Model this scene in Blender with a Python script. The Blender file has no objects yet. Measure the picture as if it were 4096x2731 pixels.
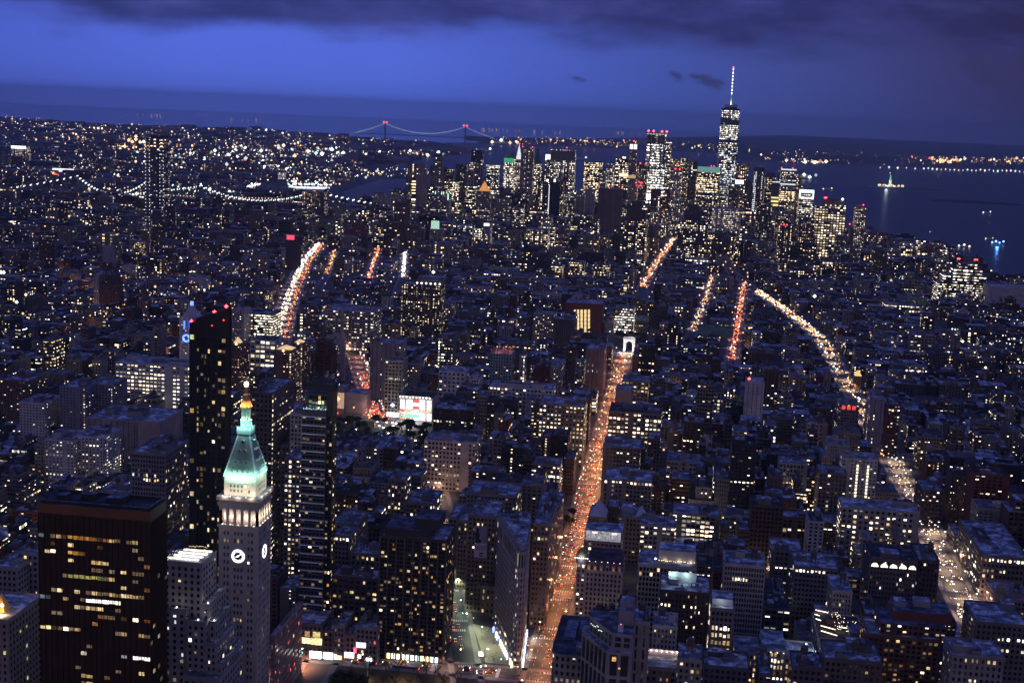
import bpy, bmesh, math, random
import numpy as np
from mathutils import Matrix, Vector
R = math.radians
C = bpy.context.scene.collection
SC = bpy.context.scene
rnd = random.Random(7)

# ---------------------------------------------------------------- camera
FPX = 3086.245 / 2352 * 4096          # focal length in pixels of the 4096 px photograph
HEAD, PITCH, ROLL, EYE = R(7.22712), R(9.64419), R(2.4), 373.0
_f = np.array([-math.sin(HEAD) * math.cos(PITCH), math.cos(HEAD) * math.cos(PITCH), -math.sin(PITCH)])
_r0 = np.array([math.cos(HEAD), math.sin(HEAD), 0.0])
_u0 = np.cross(_r0, _f)
_rx = math.cos(ROLL) * _r0 + math.sin(ROLL) * _u0
_up = -math.sin(ROLL) * _r0 + math.cos(ROLL) * _u0
EYEP = np.array([0, 0, EYE])
cam_d = bpy.data.cameras.new('camera')
cam = bpy.data.objects.new('camera', cam_d)
C.objects.link(cam)
cam_d.sensor_width = 36
cam_d.lens = 36 * FPX / 4096
cam_d.clip_start = 5
cam_d.clip_end = 300000
M3 = Matrix((_rx, _up, -_f)).transposed()
cam.matrix_world = Matrix.Translation((0, 0, EYE)) @ M3.to_4x4()
SC.camera = cam

# ---------------------------------------------------------------- render + exposure
SC.render.engine = 'CYCLES'
cy = SC.cycles
cy.use_denoising = True
cy.max_bounces = 4
cy.diffuse_bounces = 2
cy.glossy_bounces = 2
cy.transparent_max_bounces = 6
cy.volume_bounces = 0
cy.sample_clamp_indirect = 2.0
cy.sample_clamp_direct = 20.0
cy.caustics_reflective = False
cy.caustics_refractive = False
SC.view_settings.view_transform = 'Standard'
SC.view_settings.look = 'None'
SC.view_settings.exposure = 0
SC.view_settings.gamma = 1

# ---------------------------------------------------------------- dusk sky
W = bpy.data.worlds.new('World')
SC.world = W
W.use_nodes = True
nt = W.node_tree
nt.nodes.clear()
def nd(tree, typ, **kw):
    n = tree.nodes.new(typ)
    for k, v in kw.items():
        setattr(n, k, v)
    return n
def mth(tree, op, a, b=None, c=None, clamp=False):
    n = tree.nodes.new('ShaderNodeMath')
    n.operation = op
    n.use_clamp = clamp
    for i, v in enumerate((a, b, c)):
        if v is None:
            continue
        if isinstance(v, (int, float)):
            n.inputs[i].default_value = v
        else:
            tree.links.new(v, n.inputs[i])
    return n.outputs[0]
def mixc(tree, fac, a, b, blend='MIX'):
    n = tree.nodes.new('ShaderNodeMix')
    n.data_type = 'RGBA'
    n.blend_type = blend
    for s, v in ((n.inputs[0], fac), (n.inputs[6], a), (n.inputs[7], b)):
        if isinstance(v, (int, float)):
            s.default_value = v
        elif isinstance(v, tuple):
            s.default_value = (*v, 1) if len(v) == 3 else v
        else:
            tree.links.new(v, s)
    return n.outputs[2]
def ramp(tree, fac, stops):
    n = tree.nodes.new('ShaderNodeValToRGB')
    e = n.color_ramp.elements
    while len(e) < len(stops):
        e.new(0.5)
    for el, (p, c) in zip(e, stops):
        el.position = p
        el.color = (*c, 1)
    tree.links.new(fac, n.inputs[0])
    return n.outputs[0]
tc = nd(nt, 'ShaderNodeTexCoord').outputs['Generated']
sp = nd(nt, 'ShaderNodeSeparateXYZ')
nt.links.new(tc, sp.inputs[0])
elev = mth(nt, 'ARCSINE', sp.outputs[2])
azim = mth(nt, 'ARCTAN2', sp.outputs[0], sp.outputs[1])          # 0 = straight down the avenues, + to the west
# clear band over the horizon: bright blue in the south-east, dull violet in the west
band = ramp(nt, mth(nt, 'MULTIPLY_ADD', azim, 1 / R(70), 0.5, True), [
    (0.0, (0.05, 0.09, 0.42)), (0.10, (0.072, 0.122, 0.60)), (0.20, (0.086, 0.148, 0.72)), (0.32, (0.083, 0.146, 0.70)), (0.40, (0.064, 0.115, 0.54)),
    (0.483, (0.048, 0.085, 0.38)), (0.56, (0.042, 0.065, 0.27)), (0.636, (0.033, 0.040, 0.16)), (0.70, (0.024, 0.024, 0.085)), (1.0, (0.025, 0.028, 0.09))])
hz = ramp(nt, mth(nt, 'MULTIPLY_ADD', elev, 1 / R(12), 0.1, True), [
    (0.0, (1.5, 1.5, 1.45)), (0.105, (1.5, 1.5, 1.45)), (0.17, (1.18, 1.18, 1.15)), (0.30, (1.1, 1.1, 1.08)), (0.42, (0.97, 0.97, 1.0)), (1.0, (0.8, 0.8, 0.9))])
clear = mixc(nt, 1.0, band, hz, 'MULTIPLY')
# cloud deck
cv = nd(nt, 'ShaderNodeCombineXYZ')
nt.links.new(mth(nt, 'MULTIPLY', azim, 5.0), cv.inputs[0])
nt.links.new(mth(nt, 'MULTIPLY', elev, 15.0), cv.inputs[1])
nz = nd(nt, 'ShaderNodeTexNoise')
nz.inputs['Scale'].default_value = 1.6
nz.inputs['Detail'].default_value = 6
nz.inputs['Roughness'].default_value = 0.55
nt.links.new(cv.outputs[0], nz.inputs['Vector'])
n1 = nz.outputs[0]
edge = mth(nt, 'ADD', mth(nt, 'MULTIPLY', mth(nt, 'SUBTRACT', n1, 0.5), 0.075), elev)
deck = nd(nt, 'ShaderNodeMapRange')
deck.interpolation_type = 'SMOOTHSTEP'
nt.links.new(edge, deck.inputs[0])
deck.inputs[1].default_value = R(2.35)
deck.inputs[2].default_value = R(3.9)
nz2 = nd(nt, 'ShaderNodeTexNoise')
nz2.inputs['Scale'].default_value = 2.2
nz2.inputs['Detail'].default_value = 8
nz2.inputs['Roughness'].default_value = 0.62
nt.links.new(cv.outputs[0], nz2.inputs['Vector'])
cloudc = ramp(nt, nz2.outputs[0], [(0.32, (0.015, 0.019, 0.085)), (0.47, (0.023, 0.030, 0.135)), (0.60, (0.039, 0.047, 0.20)), (0.75, (0.066, 0.072, 0.26))])
cbr = ramp(nt, mth(nt, 'MULTIPLY_ADD', azim, 1 / R(70), 0.5, True), [(0.0, (1.0, 1.0, 1.0)), (0.3, (1.25, 1.25, 1.3)), (0.55, (0.95, 0.98, 1.1)), (0.66, (0.75, 0.75, 0.78)), (1, (0.5, 0.5, 0.5))])
cloudc = mixc(nt, 1.0, cloudc, cbr, 'MULTIPLY')
sky = mixc(nt, mth(nt, 'MULTIPLY', deck.outputs[0], 0.93), clear, cloudc)
# a few small dark cloudlets under the deck
nz3 = nd(nt, 'ShaderNodeTexNoise')
nz3.inputs['Scale'].default_value = 9.0
nz3.inputs['Detail'].default_value = 7
nz3.inputs['Roughness'].default_value = 0.6
nt.links.new(cv.outputs[0], nz3.inputs['Vector'])
def cloudlet(col, az, el, wa, we):
    a = mth(nt, 'MULTIPLY', mth(nt, 'SUBTRACT', azim, R(az)), 1 / R(wa))
    e = mth(nt, 'MULTIPLY', mth(nt, 'ADD', mth(nt, 'SUBTRACT', elev, R(el)), mth(nt, 'MULTIPLY', mth(nt, 'SUBTRACT', azim, R(az)), 0.22)), 1 / R(we))
    d = mth(nt, 'SQRT', mth(nt, 'ADD', mth(nt, 'POWER', mth(nt, 'ABSOLUTE', a), 2.0), mth(nt, 'POWER', mth(nt, 'ABSOLUTE', e), 2.0)))
    d = mth(nt, 'ADD', d, mth(nt, 'MULTIPLY', mth(nt, 'SUBTRACT', nz3.outputs[0], 0.5), 4.2))
    mr = nd(nt, 'ShaderNodeMapRange')
    mr.interpolation_type = 'SMOOTHSTEP'
    nt.links.new(d, mr.inputs[0])
    mr.inputs[1].default_value = 1.3
    mr.inputs[2].default_value = 0.25
    return mixc(nt, mth(nt, 'MULTIPLY', mr.outputs[0], 0.72), col, (0.028, 0.032, 0.11))
for q in ((0.4, 1.62, 0.7, 0.24), (-0.8, 1.72, 0.3, 0.18), (-5.0, 1.5, 0.45, 0.14), (11.4, 2.3, 0.9, 0.4)):
    sky = cloudlet(sky, *q)
# unseen sky added as fill: brighter blue overhead, warm midtown glow low behind the tower
up = nd(nt, 'ShaderNodeMapRange'); up.interpolation_type = 'SMOOTHSTEP'
nt.links.new(elev, up.inputs[0]); up.inputs[1].default_value = R(7); up.inputs[2].default_value = R(30)
sky = mixc(nt, up.outputs[0], sky, (0.056, 0.086, 0.36))
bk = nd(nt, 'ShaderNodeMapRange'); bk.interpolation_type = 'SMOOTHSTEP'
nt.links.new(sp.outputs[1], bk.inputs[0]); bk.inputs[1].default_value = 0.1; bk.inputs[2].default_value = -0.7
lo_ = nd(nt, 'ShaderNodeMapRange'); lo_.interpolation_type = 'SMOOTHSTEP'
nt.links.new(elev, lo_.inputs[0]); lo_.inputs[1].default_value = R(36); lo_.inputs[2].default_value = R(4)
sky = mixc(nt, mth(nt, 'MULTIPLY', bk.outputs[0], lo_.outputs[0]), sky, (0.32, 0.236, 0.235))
# the physical twilight sky underneath
ns = nd(nt, 'ShaderNodeTexSky')
ns.sky_type = 'NISHITA'
ns.sun_disc = False
ns.sun_elevation = R(-3.0)
ns.sun_rotation = R(60)
ns.air_density = 1.5
sky = mixc(nt, 0.05, sky, ns.outputs[0], 'ADD')
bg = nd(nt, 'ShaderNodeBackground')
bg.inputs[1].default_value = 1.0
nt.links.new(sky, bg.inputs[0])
wo = nd(nt, 'ShaderNodeOutputWorld')
nt.links.new(bg.outputs[0], wo.inputs[0])
W.cycles.sampling_method = 'MANUAL'
W.cycles.sample_map_resolution = 512

# ---------------------------------------------------------------- photograph -> place
FR = {'A': (0, 400, 1.68), 'B': (1300, 400, 1.68), 'C': (2696, 400, 1.68), 'D': (0, 1000, 1.68), 'E': (1300, 1000, 1.68), 'F': (2696, 1000, 1.68),
      'G': (0, 1500, 1.2742), 'H': (1000, 1500, 1.2742), 'I': (2000, 1500, 1.2742), 'J': (2896, 1500, 1.2742), 'Z': (0, 0, 2352 / 4096),
      'K': (1100, 2300, 2.94), 'L': (1700, 1950, 2.007), 'M': (600, 2050, 2.3017), 'N': (2200, 2300, 2.94), 'O': (2900, 2300, 3.36), 'P': (3400, 2300, 3.379),
      'Q': (2150, 1900, 3.36), 'R': (0, 1900, 1.887), 'S': (2500, 220, 2.01), 'T': (840, 1480, 1.96), 'U': (1400, 1500, 5.2275), 'V': (3600, 1700, 2.24), 'X': (700, 1200, 3.92)}
def ray(fr, X, Y):
    A, B, s = FR[fr]
    return _f + _rx * ((A + X / s - 2048) / FPX) - _up * ((B + Y / s - 1365.5) / FPX)
def atz(fr, X, Y, z=0.0):
    d = ray(fr, X, Y)
    return EYEP + d * ((z - EYE) / d[2])
def aty(fr, X, Y, y):
    d = ray(fr, X, Y)
    return EYEP + d * (y / d[1])
def pxl(P):                                    # world -> 1024 px picture (for choosing levels of detail only)
    d = np.asarray(P, float) - EYEP
    w = d @ _f
    k = FPX / 4
    return 512 + k * (d @ _rx) / w, 341.4 - k * (d @ _up) / w

# ---------------------------------------------------------------- objects
def setp(o, label=None, cat=None, group=None, kind=None):
    if label: o['label'] = label
    if cat: o['category'] = cat
    if group: o['group'] = group
    if kind: o['kind'] = kind
    return o
def link(name, data, parent=None, mat=None):
    o = bpy.data.objects.new(name, data)
    C.objects.link(o)
    if parent: o.parent = parent
    return o
def thing(name, label, cat, loc=(0, 0, 0), group=None):
    o = bpy.data.objects.new(name, None)
    C.objects.link(o)
    o.empty_display_size = 5
    o.location = loc
    return setp(o, label, cat, group)

class MB:
    """collects faces with a wall position, colours and window parameters, then becomes ONE mesh"""
    def __init__(s, o=(0, 0, 0)):
        s.oc = []; s.v = []; s.f = []; s.uv = []; s.wc = []; s.wp = []; s.wl = []; s.o = o
    def face(s, pts, wc=(0.2, 0.2, 0.2, 0), uv=None, wp=(0, 1, 0, 0), wl=(0, 0, 0, 0)):
        i = len(s.v)
        ox, oy, oz = s.o
        s.v += [(p[0] - ox, p[1] - oy, p[2] - oz) for p in pts]
        s.f.append(tuple(range(i, i + len(pts))))
        s.uv += list(uv) if uv else [(p[0], p[1]) for p in pts]
        s.wc.append(wc); s.wp.append(wp); s.wl.append(wl)
    def wall(s, a, b, z0, z1, wc, st=None, u0=0.0):
        """vertical wall from a to b (outside on the right hand when walking a->b)"""
        L = math.hypot(b[0] - a[0], b[1] - a[1])
        wp, wl = (0, 1, 0, 0), (0, 0, 0, 0)
        uv = [(0, 0), (L, 0), (L, z1 - z0), (0, z1 - z0)]
        if st and st[0] > 0:
            bay, fl, wf, hf, lit, bri, tint, seed = st
            bay = L / max(1, round(L / bay))
            fl = (z1 - z0) / max(1, round((z1 - z0) / fl))
            wp, wl = (bay, fl, wf, hf), (lit, bri, tint, seed + 0.013 * (int(a[0] * 3 + a[1]) % 37))
        s.face([(a[0], a[1], z0), (b[0], b[1], z0), (b[0], b[1], z1), (a[0], a[1], z1)], wc, uv, wp, wl)
    def prism(s, poly, z0, z1, wc, st=None, roof=None, cap=True):
        """poly counter-clockwise seen from above"""
        n = len(poly)
        for i in range(n):
            s.wall(poly[i], poly[(i + 1) % n], z0, z1, wc, st)
        if cap:
            s.face([(p[0], p[1], z1) for p in poly], roof or wc)
    def box(s, x0, x1, y0, y1, z0, z1, wc, st=None, roof=None):
        s.prism([(x0, y0), (x1, y0), (x1, y1), (x0, y1)], z0, z1, wc, st, roof)
    def cyl(s, cx, cy, r, z0, z1, wc, n=10, r2=None, cap=True):
        r2 = r if r2 is None else r2
        A = [(math.cos(6.28318 * k / n), math.sin(6.28318 * k / n)) for k in range(n)]
        for k in range(n):
            a, b = A[k], A[(k + 1) % n]
            s.face([(cx + a[0] * r, cy + a[1] * r, z0), (cx + b[0] * r, cy + b[1] * r, z0), (cx + b[0] * r2, cy + b[1] * r2, z1), (cx + a[0] * r2, cy + a[1] * r2, z1)], wc)
        if cap and r2 > 0.01:
            s.face([(cx + a[0] * r2, cy + a[1] * r2, z1) for a in A], wc)
    def bar(s, p, q, w, wc, h=None):
        p, q = np.array(p, float), np.array(q, float)
        d = q - p
        L = np.linalg.norm(d)
        if L < 1e-6: return
        d /= L
        up = np.array([0, 0, 1.0]) if abs(d[2]) < 0.9 else np.array([1.0, 0, 0])
        a = np.cross(d, up); a /= np.linalg.norm(a)
        b = np.cross(a, d)
        h = h or w
        c = [p + a * sx * w / 2 + b * sy * h / 2 for sx, sy in ((-1, -1), (1, -1), (1, 1), (-1, 1))]
        e = [k + d * L for k in c]
        for i in range(4):
            j = (i + 1) % 4
            s.face([c[i], c[j], e[j], e[i]], wc)
        s.face(c[::-1], wc); s.face(e, wc)
    def octa(s, c, r, wc):
        x, y, z = c; s.oc.append((tuple(c), r, wc))
        P = [(x + r, y, z), (x, y + r, z), (x - r, y, z), (x, y - r, z)]
        T, B = (x, y, z + r), (x, y, z - r)
        for i in range(4):
            s.face([P[i], P[(i + 1) % 4], T], wc)
            s.face([P[(i + 1) % 4], P[i], B], wc)
    def pyramid(s, x0, x1, y0, y1, z0, z1, wc, t=0.0):
        cx, cy = (x0 + x1) / 2, (y0 + y1) / 2
        b = [(x0, y0), (x1, y0), (x1, y1), (x0, y1)]
        u = [(cx + (p[0] - cx) * t, cy + (p[1] - cy) * t) for p in b]
        for i in range(4):
            j = (i + 1) % 4
            if t > 0:
                s.face([(*b[i], z0), (*b[j], z0), (*u[j], z1), (*u[i], z1)], wc)
            else:
                s.face([(*b[i], z0), (*b[j], z0), (cx, cy, z1)], wc)
        if t > 0:
            s.face([(*p, z1) for p in u], wc)
    def data(s, name, mat):
        me = bpy.data.meshes.new(name)
        me.from_pydata(s.v, [], s.f)
        uvl = me.uv_layers.new(name='UVMap')
        uvl.data.foreach_set('uv', np.array(s.uv, np.float32).ravel())
        for nm, arr in (('wc', s.wc), ('wp', s.wp), ('wl', s.wl)):
            at = me.attributes.new(nm, 'FLOAT_COLOR', 'FACE')
            at.data.foreach_set('color', np.array(arr, np.float32).ravel())
        me.materials.append(mat)
        return me
    def build(s, name, mat, parent=None):
        if not s.f: return None
        if mat is GLOW and parent and 2 <= len(s.oc) <= 48 and len(s.f) == 8 * len(s.oc):
            for c, r, wc in s.oc:
                b = MB(s.o); b.octa(c, r, wc); o = link(name.rstrip('s'), b.data(name, mat), parent)
            return o
        return link(name, s.data(name, mat), parent)

# ---------------------------------------------------------------- materials
def newmat(name):
    m = bpy.data.materials.new(name)
    m.use_nodes = True
    m.node_tree.nodes.clear()
    m.cycles.emission_sampling = 'NONE'
    return m
def attr(t, name):
    n = nd(t, 'ShaderNodeAttribute')
    n.attribute_name = name
    return n
def nd_sep(t, sock):
    n = nd(t, 'ShaderNodeSeparateXYZ'); t.links.new(sock, n.inputs[0]); return n.outputs[2]
def make_city():
    m = newmat('city_facade'); t = m.node_tree; L = t.links
    wc, wp, wl = attr(t, 'wc'), attr(t, 'wp'), attr(t, 'wl')
    uvn = nd(t, 'ShaderNodeUVMap')
    s = nd(t, 'ShaderNodeSeparateXYZ'); L.new(uvn.outputs[0], s.inputs[0])
    def sep(a):
        n = nd(t, 'ShaderNodeSeparateColor'); L.new(a.outputs['Color'], n.inputs[0]); return n.outputs[0], n.outputs[1], n.outputs[2], a.outputs['Alpha']
    bay, fl, wf, hf = sep(wp)
    lit, bri, tint, seed = sep(wl)
    on = mth(t, 'GREATER_THAN', bay, 0.01)
    u = mth(t, 'DIVIDE', s.outputs[0], mth(t, 'MAXIMUM', bay, 0.01))
    v = mth(t, 'DIVIDE', s.outputs[1], mth(t, 'MAXIMUM', fl, 0.01))
    cu, cvv = mth(t, 'FLOOR', u), mth(t, 'FLOOR', v)
    fu = mth(t, 'ABSOLUTE', mth(t, 'SUBTRACT', mth(t, 'SUBTRACT', u, cu), 0.5))
    fv = mth(t, 'ABSOLUTE', mth(t, 'SUBTRACT', mth(t, 'SUBTRACT', v, cvv), 0.52))
    win = mth(t, 'MULTIPLY', mth(t, 'MULTIPLY', mth(t, 'LESS_THAN', fu, mth(t, 'MULTIPLY', wf, 0.5)), mth(t, 'LESS_THAN', fv, mth(t, 'MULTIPLY', hf, 0.5))), on)
    def wn(a, b, k):
        c = nd(t, 'ShaderNodeCombineXYZ')
        for i, x in enumerate((a, b)):
            L.new(x, c.inputs[i])
        L.new(mth(t, 'MULTIPLY_ADD', seed, 91.7, k), c.inputs[2])
        n = nd(t, 'ShaderNodeTexWhiteNoise'); n.noise_dimensions = '3D'
        L.new(c.outputs[0], n.inputs['Vector'])
        return n
    a = wn(cu, cvv, 0.37)
    r1 = a.outputs['Value']
    sc = nd(t, 'ShaderNodeSeparateColor'); L.new(a.outputs['Color'], sc.inputs[0])
    r2, r3 = sc.outputs[1], sc.outputs[2]
    clus = wn(mth(t, 'FLOOR', mth(t, 'DIVIDE', u, 3.0)), cvv, 5.11).outputs['Value']
    row = wn(cvv, cvv, 9.3).outputs['Value']
    p = mth(t, 'MULTIPLY', mth(t, 'MULTIPLY', lit, 1.3), mth(t, 'ADD', 0.12, mth(t, 'ADD', mth(t, 'MULTIPLY', clus, 0.95), mth(t, 'MULTIPLY', mth(t, 'POWER', row, 2.0), 1.2))))
    p = mth(t, 'ADD', p, mth(t, 'MULTIPLY', mth(t, 'GREATER_THAN', row, 0.972), 0.75))
    p = mth(t, 'ADD', p, mth(t, 'MULTIPLY', mth(t, 'GREATER_THAN', wn(cu, cu, 8.1).outputs['Value'], 0.975), 0.8))
    p = mth(t, 'MULTIPLY', p, mth(t, 'GREATER_THAN', lit, 0.015))
    litm = mth(t, 'LESS_THAN', r1, p)
    colm = wn(cu, cu, 3.7).outputs['Value']
    win = mth(t, 'MULTIPLY', win, mth(t, 'GREATER_THAN', colm, 0.09))
    blind = mth(t, 'LESS_THAN', mth(t, 'MULTIPLY', mth(t, 'SUBTRACT', mth(t, 'SUBTRACT', v, cvv), 0.52), -1), mth(t, 'MULTIPLY', hf, mth(t, 'MULTIPLY_ADD', sc.outputs[0], 0.9, -0.12)))
    litm = mth(t, 'MULTIPLY', litm, blind)
    b = mth(t, 'MULTIPLY', bri, mth(t, 'MULTIPLY_ADD', mth(t, 'POWER', r2, 2.4), 4.2, 0.14))
    geo = nd(t, 'ShaderNodeNewGeometry')
    nz = nd(t, 'ShaderNodeTexNoise'); nz.inputs['Scale'].default_value = 0.9; nz.inputs['Detail'].default_value = 1
    L.new(geo.outputs['Position'], nz.inputs['Vector'])
    b = mth(t, 'MULTIPLY', b, mth(t, 'MULTIPLY_ADD', nz.outputs[0], 1.3, 0.35))
    ct = mth(t, 'ADD', mth(t, 'MULTIPLY', r3, 0.5), mth(t, 'MULTIPLY', tint, 0.5), None, True)
    col = ramp(t, ct, [(0.0, (1, 0.50, 0.18)), (0.22, (1, 0.68, 0.34)), (0.45, (1, 0.83, 0.56)), (0.70, (1, 0.95, 0.84)), (1.0, (0.74, 0.91, 1.0))])
    em = mth(t, 'MULTIPLY', mth(t, 'MULTIPLY', litm, win), b)
    n2 = nd(t, 'ShaderNodeTexNoise'); n2.inputs['Scale'].default_value = 0.11; n2.inputs['Detail'].default_value = 5
    L.new(geo.outputs['Position'], n2.inputs['Vector'])
    wallc = mixc(t, 1.0, wc.outputs['Color'], ramp(t, n2.outputs[0], [(0.25, (0.72, 0.72, 0.72)), (0.75, (1.25, 1.25, 1.25))]), 'MULTIPLY')
    flat = mth(t, 'GREATER_THAN', nd_sep(t, geo.outputs['Normal']), 0.9)
    n3 = nd(t, 'ShaderNodeTexNoise'); n3.inputs['Scale'].default_value = 0.14; n3.inputs['Detail'].default_value = 7; n3.inputs['Roughness'].default_value = 0.7
    L.new(geo.outputs['Position'], n3.inputs['Vector'])
    wallc = mixc(t, flat, wallc, mixc(t, 1.0, wallc, ramp(t, n3.outputs[0], [(0.38, (0.14, 0.14, 0.145)), (0.50, (0.42, 0.42, 0.43)), (0.60, (1.3, 1.3, 1.3))]), 'MULTIPLY'))
    base = mixc(t, win, wallc, (0.012, 0.013, 0.016))
    bs = nd(t, 'ShaderNodeBsdfPrincipled')
    L.new(base, bs.inputs['Base Color'])
    rough = mth(t, 'MULTIPLY_ADD', win, -0.62, 0.85)
    rough = mth(t, 'SUBTRACT', rough, mth(t, 'MULTIPLY', wc.outputs['Alpha'], 0.5), None, True)
    L.new(rough, bs.inputs['Roughness'])
    L.new(col, bs.inputs['Emission Color'])
    L.new(em, bs.inputs['Emission Strength'])
    o = nd(t, 'ShaderNodeOutputMaterial'); L.new(bs.outputs[0], o.inputs[0])
    return m
def make_lights():
    m = newmat('glowing_light'); t = m.node_tree; L = t.links
    wc = attr(t, 'wc')
    geo = nd(t, 'ShaderNodeNewGeometry')
    nz = nd(t, 'ShaderNodeTexNoise'); nz.inputs['Scale'].default_value = 0.8; nz.inputs['Detail'].default_value = 2
    L.new(geo.outputs['Position'], nz.inputs['Vector'])
    e = nd(t, 'ShaderNodeEmission')
    L.new(wc.outputs['Color'], e.inputs[0])
    L.new(mth(t, 'MULTIPLY', wc.outputs['Alpha'], mth(t, 'MULTIPLY_ADD', mth(t, 'POWER', nz.outputs[0], 2.0), 2.6, 0.25)), e.inputs[1])
    o = nd(t, 'ShaderNodeOutputMaterial'); L.new(e.outputs[0], o.inputs[0])
    return m
_mats = {}
def mat(name, col, rough=0.85, noise=0.25, scale=0.25, metal=0.0, spec=0.5, bump=0.0):
    if name in _mats: return _mats[name]
    m = newmat(name); t = m.node_tree; L = t.links
    geo = nd(t, 'ShaderNodeNewGeometry')
    nz = nd(t, 'ShaderNodeTexNoise'); nz.inputs['Scale'].default_value = scale; nz.inputs['Detail'].default_value = 6
    L.new(geo.outputs['Position'], nz.inputs['Vector'])
    c = mixc(t, 1.0, (*col, 1), ramp(t, nz.outputs[0], [(0.2, (1 - noise,) * 3), (0.8, (1 + noise,) * 3)]), 'MULTIPLY')
    bs = nd(t, 'ShaderNodeBsdfPrincipled')
    L.new(c, bs.inputs['Base Color'])
    bs.inputs['Roughness'].default_value = rough
    bs.inputs['Metallic'].default_value = metal
    bs.inputs['Specular IOR Level'].default_value = spec
    if bump:
        bp = nd(t, 'ShaderNodeBump'); bp.inputs['Strength'].default_value = bump; bp.inputs['Distance'].default_value = 1.0
        L.new(nz.outputs[0], bp.inputs['Height']); L.new(bp.outputs[0], bs.inputs['Normal'])
    o = nd(t, 'ShaderNodeOutputMaterial'); L.new(bs.outputs[0], o.inputs[0])
    _mats[name] = m
    return m
CITY, GLOW = make_city(), make_lights()
ROAD = mat('asphalt', (0.075, 0.072, 0.07), 0.7, 0.3, 0.4)
WALK = mat('sidewalk_concrete', (0.22, 0.21, 0.20), 0.85, 0.2, 0.5)
PAINT = mat('road_paint', (0.75, 0.73, 0.7), 0.7, 0.15, 0.8)
GROUND = mat('city_ground', (0.06, 0.058, 0.06), 0.9, 0.35, 0.02)
METAL = mat('dark_metal', (0.06, 0.06, 0.065), 0.5, 0.1)
STEEL = mat('bridge_steel', (0.16, 0.18, 0.2), 0.6, 0.15)
GLASSD = mat('dark_window_glass', (0.012, 0.013, 0.017), 0.12, 0.3, 0.6)
SNOW = (0.52, 0.53, 0.56, 0)
TAR = (0.05, 0.05, 0.055, 0)
def pt_light(name, loc, col, power, parent=None, radius=0.6, kind='POINT', rot=None, spot=1.4, blend=0.5):
    d = bpy.data.lights.new(name, kind)
    d.color = col; d.energy = power
    if kind != 'SUN' and kind != 'AREA': d.shadow_soft_size = radius
    if kind == 'SPOT': d.spot_size = spot; d.spot_blend = blend
    o = bpy.data.objects.new(name, d)
    C.objects.link(o)
    o.location = loc
    if rot is not None: o.rotation_euler = rot
    if parent:
        o.parent = parent
        o.location = Vector(loc) - parent.location
    return o
def aim(src, dst):
    return (Vector(dst) - Vector(src)).to_track_quat('-Z', 'Y').to_euler()
WARM, SODIUM, WHITE_, COOL = (1, 0.72, 0.42), (1, 0.46, 0.16), (1, 0.88, 0.72), (0.8, 0.92, 1)

# lit windows: unit panes shared by every window of the same light
LITC = {'Y': ((1, 0.78, 0.44), 1.9), 'y': ((1, 0.72, 0.36), 0.75), 'd': ((1, 0.68, 0.38), 0.15), 'o': ((1, 0.42, 0.12), 0.2), 'O': ((1, 0.47, 0.13), 0.5),
        'W': ((0.95, 0.95, 1.0), 1.9), 'w': ((0.95, 0.95, 1.0), 0.9), 'c': ((0.55, 0.72, 0.8), 0.16), 'g': ((0.86, 0.85, 0.3), .6), 'V': ((1, 0.88, 0.68), 3.2), 'r': ((1, 0.1, 0.12), 1.6)}
def unit_box(name, wc, m):
    b = MB(); b.box(-.5, .5, -.5, .5, -.5, .5, wc)
    b.face([(-.5, -.5, -.5), (-.5, .5, -.5), (.5, .5, -.5), (.5, -.5, -.5)], wc)
    return b.data(name, m)
PANE = {k: [unit_box('window_pane_' + n, (LITC[k][0][0], min(1, LITC[k][0][1] * g_), min(1, LITC[k][0][2] * b_), LITC[k][1] * s_), GLOW) for s_, g_, b_ in ((1, 1, 1), (.55, .95, .85), (1.5, 1.06, 1.2), (.3, 1.05, 1.2), (.8, .88, .7))] for k, n in zip(LITC, ('warm', 'soft', 'dim', 'amber', 'orange', 'white', 'pale', 'grey', 'lime', 'bright', 'red'))}
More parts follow.
